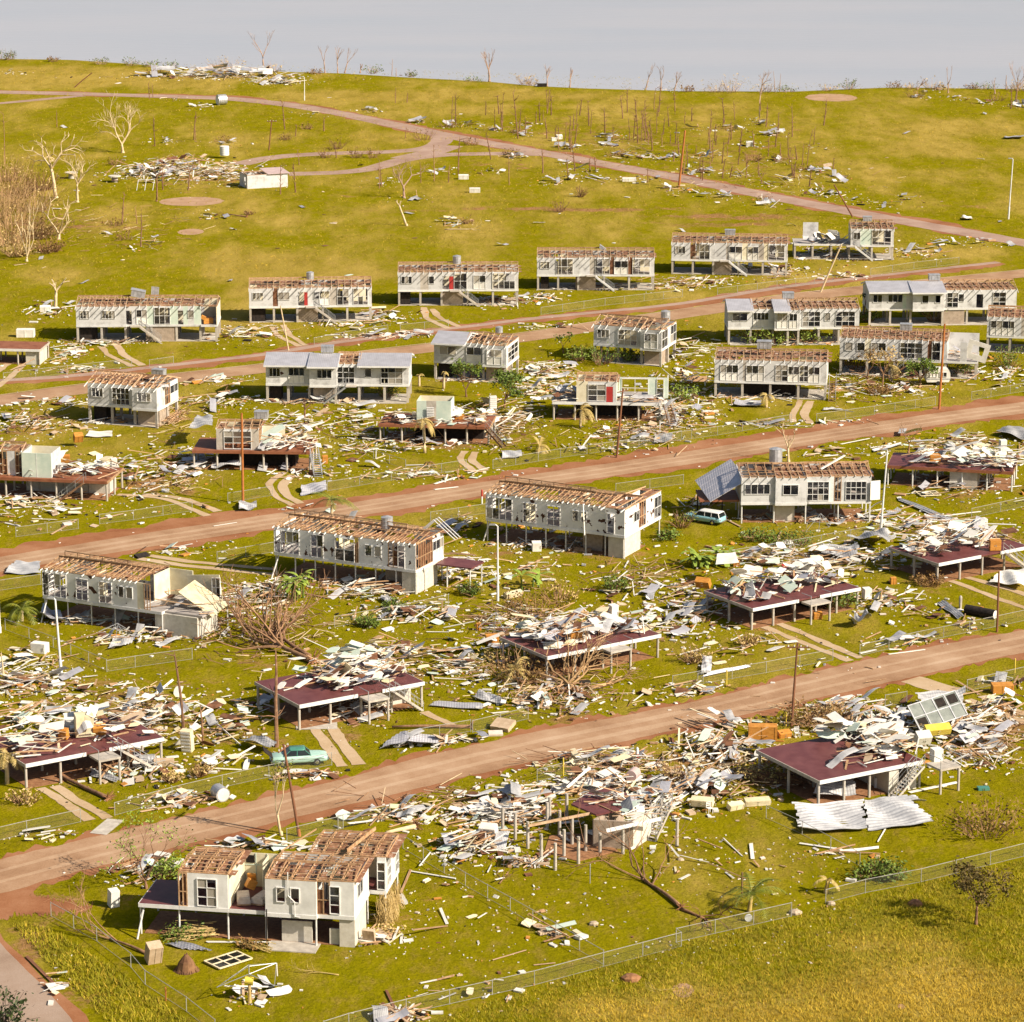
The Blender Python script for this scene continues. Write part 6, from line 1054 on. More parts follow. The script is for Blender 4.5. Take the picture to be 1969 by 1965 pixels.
def caravan(loc, rz, label):
    root = empty('caravan', loc, rz, label, 'caravan'); m = MB(); prof = [(-1.5, .45), (1.45, .45), (1.65, .9), (1.6, 1.7), (1.35, 2.2), (-1.3, 2.25), (-1.6, 1.9), (-1.65, .8)]
    m.add([(x, -.95, z) for x, z in prof] + [(x, .95, z) for x, z in prof], [tuple(range(8)), tuple(range(8, 16))[::-1]] + [(i, i + 8, (i + 1) % 8 + 8, (i + 1) % 8) for i in range(8)]); m.build('body', 'white_panel', root)
    window_at(root, Vector((-1.2, -.96, 0)), Vector((1, 0, 0)), Vector((0, -1, 0)), 1.0, 1.15, 1.85, 2, 1, random.Random(2), 1); window_at(root, Vector((.15, -.96, 0)), Vector((1, 0, 0)), Vector((0, -1, 0)), 1.0, 1.15, 1.85, 2, 1, random.Random(3), 1)
    b = MB(); b.aabb(-1.64, 1.66, -.97, -.952, .8, .95); b.build('side_stripe', 'galv_pipe', root)
    for sg in (-1, 1): t = MB(); t.tube([(0, sg * .75, .3), (0, sg * .96, .3)], [.3, .3], 14); t.build('wheel', 'tyre_rubber', root)
    d = MB(); d.beam((1.6, 0, .5), (2.4, 0, .45), .1, .1); d.build('tow_bar', 'charcoal', root)
caravan(at(6, 1448, 255), .05, 'small white caravan parked under the tilted house end')
# ---------------------------------------------------------------- tanks, sheds, yard things
def drum(loc, r, L, rz, label, mat='tank_metal', name='water_tank', cat='water tank', upright=False, z=0.0):
    m = MB(); n = 20
    if upright: ax = [Vector((0, 0, 0)), Vector((0, 0, L))]
    else: ax = [Vector((-L / 2, 0, r)), Vector((L / 2, 0, r))]
    d = ax[1] - ax[0]; N_ = 9; pts = [ax[0] + d * (i / N_) for i in range(N_ + 1)]; m.tube(pts, [r * (1 + .025 * (i % 2)) for i in range(N_ + 1)], n); o = m.build(name, mat); o.location = loc + Vector((0, 0, z)); o.rotation_euler = (0, 0, rz); tag(o, label, cat)
    lid = MB(); e = d.normalized(); lid.tube([ax[1] + e * .002, ax[1] + e * .03], [r * .9, r * .86], n); lid.build('lid', 'white_panel', o); return o
drum(at(7, 1228, 688), .62, 1.35, R(-62), 'silver round water tank lying on its side by the road fence'); drum(at(1, 1245, 442), 1.15, 2.0, R(205), 'big grey water tank lying open-ended beside the far road'); drum(at(1, 1262, 742), .9, 1.8, 0, 'pale grey drum standing on a frame beside the rubble heap', 'lamp_white', upright=True, z=.6)
drum(at(6, 1690, 1545), .48, 3.4, R(-38), 'long charcoal cylinder tank lying on the lawn near the right edge', 'charcoal'); drum(at(8, 1645, 578), .5, 1.2, R(70), 'rust-pink drum lying on the grass beside the lower road', 'iron_pink', 'drum', 'drum'); drum(at(7, 820, 492), .45, 1.4, R(10), 'grey boiler tank under the cabinets of the maroon floor', 'tank_metal', 'boiler_tank', 'tank')
def table_round(t, x, y, label):
    root = empty('spool_table', at(t, x, y), 0, label, 'round table', 'round concrete tables'); m = MB(); m.tube([(0, 0, 0), (0, 0, 1.05)], [.62, .58], 14); m.build('pedestal', 'concrete', root); m = MB(); m.tube([(0, 0, 1.05), (0, 0, 1.22)], [1.2, 1.2], 22); m.build('top', 'pale_block', root)
table_round(1, 645, 876, 'round pale concrete table standing alone on the left lawn'); table_round(1, 403, 856, 'round pale concrete table behind the tall crooked dead tree')
def shed():
    loc, L, rz = local_frame((1, 1390, 915), (1, 1617, 902)); root = empty('shed', loc, rz, 'low white shed with half of its brown roof stripped, beside the big rubble heap', 'shed'); W = 5; h = 2.5; r = random.Random(4)
    wall_run(root, (0, 0), (L, 0), 0, h, 'w1', r); wall_run(root, (0, W - .1), (0, .1), 0, h, 'w3 d.8 w1', r); wall_run(root, (L, .1), (L, W - .1), 0, h, 'w1', r); wall_run(root, (L, W), (0, W), 0, h, 'w1', r)
    frame_roof(root, 0, L * .48, 0, W, h, .25, r, .1, 'bare', .2, .2); m = MB(); a = L * .5; m.add([(a, -.3, h + .12), (L + .4, -.3, h + .12), (L + .4, W + .2, h + .5), (a, W + .2, h + .5), (a, -.3, h + .06), (L + .4, -.3, h + .06), (L + .4, W + .2, h + .44), (a, W + .2, h + .44)], [(0, 1, 2, 3), (7, 6, 5, 4), (0, 4, 5, 1), (1, 5, 6, 2), (2, 6, 7, 3), (3, 7, 4, 0)]); m.build('roof', 'iron_pink', root)
shed()
def hoist():
    p = at(7, 1392, 1820); root = empty('clothes_hoist', p, 0, 'bent rotary clothes hoist with a yellow drum on its post', 'clothes hoist'); h = 2.6
    m = MB(); m.tube([(0, 0, 0), (.02, 0, .9), (0, 0, 1.7)], [.16, .12, .1], 9); m.build('post', 'straw', root); m = MB(); m.tube([(0, 0, 1.7), (0, 0, h + .25)], [.04, .04], 7); m.build('mast', 'galv_pipe', root)
    m = MB(); m.tube([(-.3, 0, 1.75), (.3, 0, 1.68)], [.27, .27], 12); m.build('drum', 'yellow_paint', root)
    T = [Vector((-2.3, -.4, 1.35)), Vector((1.9, 1.1, 2.6)), Vector((1.9, -1.0, 1.7)), Vector((-.1, 1.0, 2.5))]; top = Vector((0, 0, 2.2))
    for q in T: m = MB(); m.tube([top, q], [.03, .03], 6); m.build('arm', 'galv_pipe', root)
    m = MB()
    for a, b in ((0, 3), (3, 1), (1, 2)): m.tube([T[a], T[b]], [.018, .018], 5)
    m.tube([Vector((0, 0, h + .2)), T[0]], [.02, .02], 5); m.tube([Vector((0, 0, h + .2)), T[1]], [.02, .02], 5); m.build('line', 'galv_pipe', root); m = MB(); m.tube([T[1], T[1] + Vector((.05, 0, -1.0))], [.06, .05], 6); m.build('hanging_strut', 'white_board', root)
hoist()
def lattice_hoist(t, x, y, label, h=1.9):
    root = empty('clothes_hoist', at(t, x, y), .4, label, 'clothes hoist', 'collapsed clothes hoists'); m = MB(); r = random.Random(int(x)); m.tube([(0, 0, 0), (.25, 0, h)], [.035, .03], 6); m.build('mast', 'galv_pipe', root); top = Vector((.25, 0, h)); T = [Vector((math.cos(a) * 1.9, math.sin(a) * 1.5, r.uniform(0, 1.2))) for a in (.3, 1.9, 3.4, 5)]
    for q in T: m = MB(); m.tube([top, q], [.025, .025], 5); m.build('arm', 'galv_pipe', root)
    m = MB(); [m.tube([T[i], T[(i + 1) % 4]], [.015, .015], 4) for i in range(4)]; [m.tube([top + (T[i] - top) * .5, top + (T[(i + 1) % 4] - top) * .5], [.012, .012], 4) for i in range(4)]; m.build('line', 'galv_pipe', root)
lattice_hoist(5, 875, 1660, 'collapsed grey clothes hoist behind the white-sheeted maroon floor', 2.2); lattice_hoist(4, 650, 1690, 'bent clothes hoist on the lawn before the peeling house', 1.6); lattice_hoist(6, 790, 1080, 'bent clothes hoist before the house with hanging roof iron', 2.2)
def swing_set(t, x, y, label):
    root = empty('swing_frame', at(t, x, y), 0, label, 'swing frame')
    for k in (0, 1, 2): m = MB(); m.tube([(k * 1.5, -.8, 0), (k * 1.5 + .3, 0, 1.9)], [.05, .05], 6); m.build('leg', 'lamp_white', root)
    m = MB(); m.tube([(.3, 0, 1.9), (3.3, 0, 1.9)], [.05, .05], 6); m.build('top_bar', 'lamp_white', root)
swing_set(1, 770, 920, 'pale leaning swing frame before the big rubble heap')
def window_frame_lying(t, x, y, wd, h, rz, label, cols=3, rows=2):
    root = empty('window_frame', at(t, x, y, 0) + Vector((0, 0, .12)), rz, label, 'window frame'); m = MB(); 
    for i in range(cols + 1): m.aabb(-wd / 2 + wd * i / cols - .06, -wd / 2 + wd * i / cols + .06, -h / 2, h / 2, 0, .09)
    for j in range(rows + 1): m.aabb(-wd / 2, wd / 2, -h / 2 + h * j / rows - .06, -h / 2 + h * j / rows + .06, .003, .093)
    m.build('frame', 'cream_panel', root); g = MB(); g.aabb(-wd / 2, wd / 2, -h / 2, h / 2, .035, .05); g.build('pane', 'window_glass', root)
window_frame_lying(0, 640, 1035, 1.9, 3.0, -.85, 'cream six-paned window frame lying on the lawn before the nearest house', 2, 3); window_frame_lying(4, 100, 925, 2.6, 2.0, .3, 'white gridded window frame lying before the left-edge wreck', 4, 2); window_frame_lying(4, 145, 1805, 1.6, 2.0, .8, 'pale green framed screen lying on the left lawn', 2, 1); window_frame_lying(6, 1400, 870, 2.4, 2.0, .2, 'pale gridded frame lying before the deep furniture wreck', 3, 2)
def crate(t, x, y, sz, rx, rz, label, mat, cat='box', name='box', z=0.0, detail='slats', parent=None):
    loc = at(t, x, y, z); root = empty(name, loc, rz, label, cat); sx, sy, s_z = sz; ax = Matrix.Rotation(rx, 3, 'X'); A3 = tuple(ax.col); lift = abs(math.sin(rx)) * sy / 2 + abs(math.cos(rx)) * s_z / 2; c = Vector((0, 0, lift)); m = MB(); m.box(c, sx / 2, sy / 2, s_z / 2, A3); m.build('body', mat, root)
    if detail == 'drawers':
        for i in range(3): k = MB(); q = c + A3[2] * (-s_z / 2 + s_z * (i + .5) / 3) - A3[1] * (sy / 2 + .012); k.box(q, sx * .45, .012, s_z / 3 * .42, A3); o = k.build('drawer', mat, root); h = MB(); h.box(q - A3[1] * .03, .09, .015, .015, A3); h.build('handle', 'chrome', o)
    elif detail == 'doors':
        for i in (-1, 1): k = MB(); q = c + A3[0] * (i * sx * .245) - A3[1] * (sy / 2 + .012); k.box(q, sx * .235, .012, s_z * .46, A3); o = k.build('door', mat, root); h = MB(); h.box(q - A3[0] * (i * sx * .17) - A3[1] * .03, .015, .015, .09, A3); h.build('handle', 'chrome', o)
    elif detail == 'door': k = MB(); q = c - A3[1] * (sy / 2 + .02); k.box(q, sx * .47, .02, s_z * .48, A3); o = k.build('door', mat, root); h = MB(); h.box(q + A3[0] * sx * .38 - A3[1] * .04, .02, .02, .18, A3); h.build('handle', 'chrome', o)
    elif detail == 'louvre':
        k = MB(); [k.box(c + A3[2] * (-s_z / 2 + s_z * (i + .5) / 6) - A3[1] * (sy / 2 + .01), sx * .42, .02, s_z * .04, A3) for i in range(6)]; k.build('louvres', 'white_trim', root)
    else:
        k = MB(); [k.box(c + A3[0] * (i * sx * .45) - A3[1] * (sy / 2 + .012), sx * .04, .014, s_z * .5, A3) for i in (-1, 0, 1)]; k.build('battens', mat, root)
    return root
OW = 'orange_wood'
CR = [(0, 130, 1045, (1.1, .9, 1.5), .35, .45, 'tan upholstered box tipped over on the lawn before the nearest house', 'tan_box', 'box', 'box', 0, 'slats'), (7, 635, 1285, (.75, .7, 1.4), .12, .5, 'white refrigerator standing crooked on the grass behind the nearest house deck', 'white_panel', 'fridge', 'refrigerator', 0, 'door'),
      (7, 1045, 420, (1.0, .7, 2.0), .12, -.3, 'tall cream cupboard standing beside the left maroon floor wreckage', 'cream_panel', 'cupboard', 'cupboard', 0, 'louvre'), (7, 470, 330, (1.6, 1.0, 2.0), .05, .3, 'big cream wardrobe upright on the left maroon floor', 'cream_panel', 'wardrobe', 'wardrobe', 2.5, 'doors'), (7, 490, 330, (1.0, .6, 1.0), .3, .2, 'dark orange cupboard below the cream wardrobe on the left maroon floor', OW, 'cupboard', 'cupboard', 2.45, 'doors'),
      (7, 552, 330, (1.2, .6, .9), .4, .3, 'bright orange open cabinet right of the cream wardrobe', OW, 'cabinet', 'cabinet', 2.45, 'doors'), (7, 355, 350, (.8, .6, .9), .2, -.3, 'yellow-orange drawer chest at the front of the left maroon floor', OW, 'drawers', 'chest_of_drawers', 2.45, 'drawers'), (7, 400, 300, (1.3, .5, 1.1), .1, .1, 'white louvred box on the left maroon floor', 'white_panel', 'cupboard', 'cupboard', 2.45, 'louvre'), (7, 870, 225, (.9, .7, .6), .3, .5, 'pale ochre drawer lying in the wreckage right of the left maroon floor', 'cream_panel', 'drawer', 'drawer_box', 0.6, 'drawers'),
      (7, 915, 500, (1.8, .6, .6), .1, .1, 'tan hollow bench lying under the left maroon floor end', 'tan_box', 'bench', 'bench', 0, 'doors'), (6, 1435, 690, (1.3, .7, 1.0), .1, .1, 'orange drawer chest on the wreck behind the pale lamp post', OW, 'drawers', 'chest_of_drawers', 2.45, 'drawers'), (6, 1770, 1178, (1.2, .6, 1.15), .05, .1, 'bright orange wardrobe at the front edge of the rightmost maroon floor', OW, 'wardrobe', 'wardrobe', 2.35, 'doors'), (6, 1510, 1118, (1.2, .7, .9), .4, .5, 'tumbled orange drawers behind the rightmost maroon floor', OW, 'drawers', 'chest_of_drawers', 1.2, 'drawers'), (6, 1360, 1170, (.6, .5, .8), .2, .1, 'small brown cabinet left on the rightmost maroon floor', 'timber', 'cabinet', 'cabinet', 2.35, 'drawers'),
      (6, 150, 1390, (1.5, .7, 1.0), .6, -.4, 'orange slatted drawer chest tipped over left of the square-sheeted floor', OW, 'drawers', 'chest_of_drawers', .8, 'drawers'), (6, 335, 1268, (.7, .5, .7), .2, 0, 'small orange stool-box in the grass above the square-sheeted floor', OW, 'box', 'box', 0, 'slats'), (6, 720, 1330, (1.6, .9, 1.9), .1, .5, 'white open wardrobe tilted on the square-sheeted floor wreckage', 'white_panel', 'wardrobe', 'wardrobe', 1.6, 'doors'), (6, 1058, 1445, (.8, .8, 1.1), .05, .3, 'white washing machine beside the right end of the square-sheeted floor', 'white_panel', 'washing machine', 'washing_machine', 0.3, 'door'), (6, 1205, 1365, (.6, .5, .7), .1, .2, 'brown box on the grass between the two rightmost maroon floors', 'orange_wood', 'box', 'box', 0, 'slats'),
      (6, 625, 1305, (1.4, .9, .7), .3, .1, 'dark red lounge seat in the square-sheeted floor wreckage', 'red_door', 'seat', 'lounge_seat', 2.2, 'slats'), (6, 1700, 1085, (.8, .7, 1.7), .1, .4, 'white refrigerator upright in wreckage above the rightmost maroon floor', 'white_panel', 'fridge', 'refrigerator', 1.5, 'door'), (6, 1812, 645, (.8, .7, 1.8), 0, .2, 'tall white refrigerator on the deep furniture wreck', 'white_panel', 'fridge', 'refrigerator', 2.45, 'door'), (6, 785, 1560, (.9, .5, .7), .2, .2, 'orange cabinet on the ground below the square-sheeted floor', OW, 'cabinet', 'cabinet', 0, 'drawers'),
      (5, 1545, 1590, (.8, .7, 1.7), .05, .5, 'white refrigerator standing on the white-sheeted maroon floor', 'white_panel', 'fridge', 'refrigerator', 2.5, 'door'), (5, 1335, 1695, (1.2, .6, .9), .3, .3, 'red-brown drawers on the white-sheeted maroon floor', OW, 'drawers', 'chest_of_drawers', 2.45, 'drawers'), (5, 865, 1715, (1.3, .6, .9), .1, .2, 'orange drawer chest on the grass behind the white-sheeted maroon floor', OW, 'drawers', 'chest_of_drawers', 0, 'drawers'), (5, 790, 1640, (.5, .4, .7), .1, .3, 'small red-brown bedside box behind the white-sheeted maroon floor', OW, 'box', 'box', 0, 'slats'), (5, 1115, 1195, (1.0, .8, 1.0), .1, .1, 'white box freezer under the house with the right wing', 'white_panel', 'freezer', 'freezer', 0, 'door'), (5, 625, 1560, (1.2, 1.0, .5), .5, -.5, 'tan board box lying by the back-yard fence', 'tan_box', 'box', 'box', 0, 'slats'), (5, 985, 1455, (2.2, .6, .5), .3, .7, 'tan shelf unit lying at the white lamp post', 'cream_panel', 'shelf', 'shelf_unit', .0, 'drawers'),
      (5, 870, 395, (.9, .6, 1.6), .05, .2, 'white shelf cupboard upright on the rust-brown floor', 'white_panel', 'cupboard', 'cupboard', 2.35, 'louvre'), (5, 675, 455, (1.6, .5, .5), .1, .05, 'low orange chest on the rust-brown floor', OW, 'chest', 'chest', 2.35, 'drawers'), (4, 365, 700, (1.2, .6, .9), .2, .1, 'orange cabinet on the left-edge wreck behind the upright panels', OW, 'cabinet', 'cabinet', 2.45, 'doors'), (4, 590, 720, (.9, .7, .9), .2, .4, 'tan cabinet near the right end of the left-edge wreck', 'cream_panel', 'cabinet', 'cabinet', 2.45, 'drawers'), (4, 640, 740, (.7, .7, 1.4), .05, .3, 'white cupboard at the right end of the left-edge wreck', 'white_panel', 'cupboard', 'cupboard', 1.6, 'door'), (4, 440, 585, (1.1, .8, 1.0), .5, .4, 'overturned orange armchair behind the left-edge wreck', OW, 'armchair', 'armchair', .5, 'slats'), (4, 1825, 705, (.7, .5, 1.0), .1, .2, 'brown box at the foot of the one-room wreck', OW, 'box', 'box', 0, 'drawers'), (4, 225, 1765, (1.6, .9, 1.0), 0, -.35, 'white oven box lying on the left lawn below the peeling house', 'white_panel', 'oven', 'oven', 0, 'door'),
      (9, 480, 355, (2.6, .9, 1.4), .1, -.05, 'long orange wooden wardrobe lying behind the wide maroon floor', OW, 'wardrobe', 'wardrobe', 0, 'slats'), (9, 600, 340, (1.2, .7, .5), .3, .4, 'orange drawer lying beside the long orange wardrobe', OW, 'drawer', 'drawer_box', 0, 'drawers'), (9, 1450, 325, (2.4, .8, .7), .5, .3, 'yellow drawer unit tipped in the wreckage below the crushed grey wall', 'yellow_paint', 'drawers', 'chest_of_drawers', 1.2, 'drawers'), (9, 1445, 468, (.9, .8, 1.1), 0, .35, 'white washing machine on the concrete porch of the wide maroon floor', 'white_panel', 'washing machine', 'washing_machine', 2.25, 'door'), (9, 1810, 90, (2.0, 1.0, .8), .1, .1, 'rust-orange box lying by the fence at the right edge', OW, 'box', 'box', 0, 'slats'), (9, 1705, 630, (1.0, .6, .25), 0, .1, 'small dark green trunk on the right lawn', 'dark_mint', 'trunk', 'trunk', 0, 'doors'), (9, 1115, 618, (.5, .5, .9), 0, 0, 'pale bin standing under the wide maroon floor', 'lamp_white', 'bin', 'bin', 0, 'slats'),
      (9, 1370, 378, (1.3, .9, .9), .5, .3, 'white open crate in the heap behind the wide maroon floor', 'white_panel', 'crate', 'crate', 2.4, 'doors'), (9, 145, 720, (1.9, .8, .6), .2, -.25, 'cream hollow cabinet lying in the timber left of the bright roof sheets', 'cream_panel', 'cabinet', 'cabinet', 0.3, 'drawers'), (9, 330, 740, (1.4, .6, .5), .3, .5, 'cream box lying nearest the sagging fence', 'cream_panel', 'box', 'box', 0, 'slats'), (9, 450, 715, (2.2, .7, .5), .2, .2, 'long tan drawer carcass left of the bright roof sheets', 'cream_panel', 'drawers', 'drawer_box', 0, 'drawers'), (8, 920, 295, (1.9, 1.5, .4), .3, -.5, 'tan board box lying at the fence by the lower road', 'tan_box', 'box', 'box', 0, 'slats'), (8, 840, 905, (1.4, .8, 1.1), .4, -.3, 'white splintered cupboard in the timber left of the columns', 'white_panel', 'cupboard', 'cupboard', .1, 'doors'), (0, 1610, 905, (1.0, .3, 1.1), .25, -.35, 'brown wicker box leaning by the back corner of the nearest house', 'tan_box', 'box', 'box', 0, 'slats'),
      (1, 145, 1745, (2.6, 1.2, 1.1), .05, 0, 'white box chest beyond the carport wreck', 'white_panel', 'box', 'box', 0, 'slats'), (1, 255, 1605, (1.6, .9, .8), .2, .1, 'white crate at the foot of the stout dead tree', 'white_panel', 'box', 'box', 0, 'slats'), (2, 705, 860, (1.9, .9, .8), .1, 0, 'white oblong box standing in the grass, left of two below the far road', 'white_panel', 'box', 'box', 0, 'slats'), (2, 768, 935, (2.0, .9, .8), .1, 0, 'white oblong box in the grass, nearer of two below the far road', 'white_panel', 'box', 'box', 0, 'slats'), (2, 1635, 872, (2.6, .9, .6), .1, 0, 'long white slab box beside the far road', 'white_panel', 'box', 'box', 0, 'slats'), (2, 1213, 645, (1.0, .7, .7), 0, .1, 'white cube box above the far road, left of two', 'white_panel', 'box', 'box', 0, 'door'), (2, 1243, 635, (1.2, .8, .8), .2, .2, 'white cube box above the far road, right of two', 'white_panel', 'box', 'box', 0, 'door'), (3, 410, 668, (1.6, .9, .9), .2, 0, 'white box alone in the debris field above the far road', 'white_panel', 'box', 'box', 0, 'door'), (2, 1145, 340, (2.2, 1.4, .7), 0, 0, 'dark low box on the cliff edge', 'charcoal', 'box', 'box', 0, 'slats')]
for c in CR:
    crate(*c)
def chair(t, x, y, rz, label, z=0.0, mat='white_trim', tip=0.0):
    root = empty('chair', at(t, x, y, z), rz, label, 'chair', None); root.rotation_euler = (tip, 0, rz); m = MB(); m.aabb(-.22, .22, -.22, .22, .43, .47); m.build('seat', mat, root)
    for a in (-1, 1):
        for b in (-1, 1): m = MB(); m.aabb(a * .2 - .02, a * .2 + .02, b * .2 - .02, b * .2 + .02, 0, .43 if b < 0 else .95); m.build('leg', mat, root)
    m = MB(); [m.aabb(-.2, .2, .19, .21, z0, z0 + .07) for z0 in (.6, .75, .88)]; m.build('backrest', mat, root)
chair(9, 672, 340, .2, 'white slatted chair standing behind the wide maroon floor', 0); chair(7, 245, 190, 0, 'white chair upright in the far left debris', 0)
chair(9, 185, 760, .5, 'white chair in the timber left of the bright roof sheets', 0)
def stake(t, x, y, h, label, mats=('yellow_paint', 'yellow_paint'), rad=.06, name='marker_stake', cat='stake', group=None):
    root = empty(name, at(t, x, y), 0, label, cat, group); m = MB(); m.tube([(0, 0, 0), (0, 0, h * .55)], [rad, rad], 7); m.build('post', mats[0], root); m = MB(); m.tube([(0, 0, h * .55), (0, 0, h), (0, 0, h + rad)], [rad * 1.1, rad * 1.1, rad * .4], 7); m.build('cap', mats[1], root)
stake(8, 1668, 470, 1.1, 'red hydrant marker with a white top beside the lower road', ('red_door', 'lamp_white'), .13, 'hydrant', 'hydrant'); stake(8, 1256, 555, 1.6, 'yellow stake behind the rubble above the columns'); stake(9, 610, 280, 1.3, 'yellow stake at the foot of the T-topped pole'); stake(9, 280, 55, 1.6, 'yellow stake in the fence above the lower road'); stake(6, 1880, 1870, 1.6, 'yellow stake at the right edge of the lower road'); stake(5, 808, 930, 1.6, 'white post with a red sign top left of the winged house', ('lamp_white', 'red_door'), .1); stake(8, 1405, 1155, 1.6, 'thin grey pipe standing on the lawn below the columns', ('galv_pipe', 'galv_pipe'), .04); stake(7, 925, 1810, 1.0, 'rust-red short stake at the curving fence', ('pole_rust', 'pole_rust'), .05); stake(6, 1578, 1500, 1.2, 'pale stump post on the lawn near the charcoal cylinder', ('concrete', 'concrete'), .15); stake(9, 365, 1225, 2.0, 'brown wooden stake behind the coconut palm', ('bark_brown', 'bark_brown'), .07)
for i, (t, x, y, s) in enumerate([(9, 660, 1318, .5), (9, 860, 1268, .4), (9, 25, 1020, .3), (8, 1425, 1385, .4), (8, 1635, 1695, .7), (9, 1330, 1270, .6)]):
    r = random.Random(i); m = MB(); k = 8; secs = []
    for zz, q in ((0, 1), (.35, .95), (.6, .6), (.68, .2)): secs.append([(math.cos(6.28 * j / k) * q * s * r.uniform(.8, 1.2), math.sin(6.28 * j / k) * q * s * r.uniform(.7, 1), zz * s) for j in range(k)])
    loft(m, secs); o = m.build('rock', 'rock' if i < 4 else 'earth'); o.location = at(t, x, y); tag(o, ['tan rock at the end of the bottom fence', 'tan rock at the start of the right-hand fence', 'small white stone on the right lawn', 'tan stone on the lawn by the middle fence', 'flat pale mound in the foreground meadow', 'brown earth mound beside the round-crowned tree'][i], 'rock')
w_ = MB(); w_.tube([(0, -.06, .3), (0, .06, .3)], [.3, .3], 14); o = w_.build('tyre_disc', 'lamp_white'); o.location = at(9, 402, 1362); tag(o, 'white round disc leaning on the bottom fence', 'disc')
# ---------------------------------------------------------------- big loose roof iron and walls
def iron_sheet(name, t, corners, z, bend, label, mat='bright_iron', ribs=12, seed=1, cat='roof sheet', ribh=.09, group=None, up=(0, 0, 0, 0)):
    """a ribbed sheet laid between four ground corners (near-left, near-right, far-right, far-left)"""
    C = [at(t, *c) + Vector((0, 0, u)) for c, u in zip(corners, up)]; o0 = C[0].copy(); o0.z = 0; C = [c - o0 for c in C]; r = random.Random(seed); ny = ribs * 4; nx = 14; m = MB(); ph = [r.uniform(0, 6) for _ in range(4)]; jag0 = [r.uniform(-.035, .035) for _ in range(ribs + 1)]; jag1 = [r.uniform(-.05, .03) for _ in range(ribs + 1)]; vs = []
    for j in range(ny + 1):
        v = j / ny
        for i in range(nx + 1):
            u = i / nx; k = int(v * ribs * .999); u2 = u * (1 + jag1[k] - jag0[k]) + jag0[k]; p = C[0] * (1 - u2) * (1 - v) + C[1] * u2 * (1 - v) + C[2] * u2 * v + C[3] * (1 - u2) * v
            p = p + Vector((0, 0, z + ribh * (1 if (j % 4) < 2 else 0) + bend * (.5 + .3 * math.sin(u * 5 + ph[0]) + .35 * math.sin(v * 4 + ph[1]) + .2 * math.sin(u * 9 + v * 6 + ph[2])) + (.012 * (k % 2)))); vs.append(p)
    m.add(vs, [(j * (nx + 1) + i, j * (nx + 1) + i + 1, (j + 1) * (nx + 1) + i + 1, (j + 1) * (nx + 1) + i) for j in range(ny) for i in range(nx)]); o = m.build(name, mat); o.location = o0; sm = o.modifiers.new('thickness', 'SOLIDIFY'); sm.thickness = .012; return tag(o, label, cat, group)
iron_sheet('roof_sheet', 9, [(700, 888), (1055, 868), (1040, 720), (650, 760)], .15, .6, 'bright ribbed silver roof section lying on the lawn, left of the torn pair', seed=3); iron_sheet('roof_sheet', 9, [(1060, 866), (1445, 838), (1290, 715), (1045, 718)], .15, .6, 'bright ribbed silver roof section lying on the lawn, right of the torn pair', seed=5)
iron_sheet('roof_sheet', 9, [(760, 690), (1010, 700), (960, 600), (840, 600)], .2, .3, 'grey ribbed roof piece curled up against the wide maroon floor', 'sheet_iron', 9, 7, up=(.1, .1, 1.2, 1.6)); iron_sheet('roof_sheet', 9, [(1180, 705), (1390, 722), (1330, 690), (1200, 690)], .1, .35, 'curled bright strip of iron behind the right silver roof section', 'bright_iron', 4, 9)
iron_sheet('roof_sheet', 9, [(905, 985), (1128, 962), (1125, 950), (908, 972)], .05, .03, 'flat white gutter strip lying on the lawn below the bright roof sheets', 'white_panel', 2, 11, ribh=.02)
iron_sheet('roof_sheet', 9, [(1395, 290), (1600, 255), (1600, 130), (1330, 170)], .6, .7, 'crumpled grey ribbed iron under the crushed grey wall', 'sheet_iron', 8, 13)
iron_sheet('roof_sheet', 8, [(225, 418), (385, 412), (420, 360), (345, 350)], .1, .15, 'folded grey iron sheet, left half of the ridge shape below the maroon carport', 'roof_iron', 5, 15, up=(0, .6, .6, .5)); iron_sheet('roof_sheet', 8, [(388, 412), (565, 402), (565, 368), (420, 362)], .1, .1, 'folded grey iron sheet, right half of the ridge shape below the maroon carport', 'roof_iron', 5, 16, up=(.6, .25, .3, .6))
iron_sheet('roof_sheet', 8, [(500, 172), (815, 198), (800, 168), (560, 152)], .1, .12, 'long flat blue-grey iron sheet right of the maroon carport', 'roof_iron', 6, 17); iron_sheet('roof_sheet', 8, [(745, 135), (930, 168), (900, 135), (790, 112)], .1, .4, 'buckled grey iron sheet at the brush heap', 'sheet_iron', 6, 18); iron_sheet('roof_sheet', 7, [(500, 560), (650, 605), (675, 590), (510, 528)], .1, .2, 'long grey iron sheet curled beside the fallen palm trunk', 'sheet_iron', 4, 19); iron_sheet('roof_sheet', 7, [(920, 1500), (1000, 1525), (1180, 1540), (1010, 1490)], .06, .1, 'pale grey iron sheet lying under the leafy branch pile', 'roof_iron', 5, 20)
iron_sheet('roof_sheet', 6, [(145, 1890), (420, 1830), (400, 1822), (180, 1862)], .05, .08, 'long white-grey iron strip along the fence by the T-topped pole', 'roof_iron', 3, 21); iron_sheet('roof_sheet', 6, [(140, 1880), (195, 1868), (200, 1790), (145, 1795)], .05, .2, 'grey iron flap standing at the end of the long strip', 'sheet_iron', 4, 22, up=(0, 0, .3, .3)); iron_sheet('roof_sheet', 6, [(1230, 905), (1530, 1040), (1560, 1020), (1240, 892)], .06, .15, 'very long grey iron strip lying in the yard right of the lamp post', 'sheet_iron', 3, 23); iron_sheet('roof_sheet', 6, [(1450, 1480), (1560, 1565), (1600, 1555), (1490, 1465)], .06, .2, 'grey iron sheet beside the charcoal cylinder', 'sheet_iron', 4, 24)
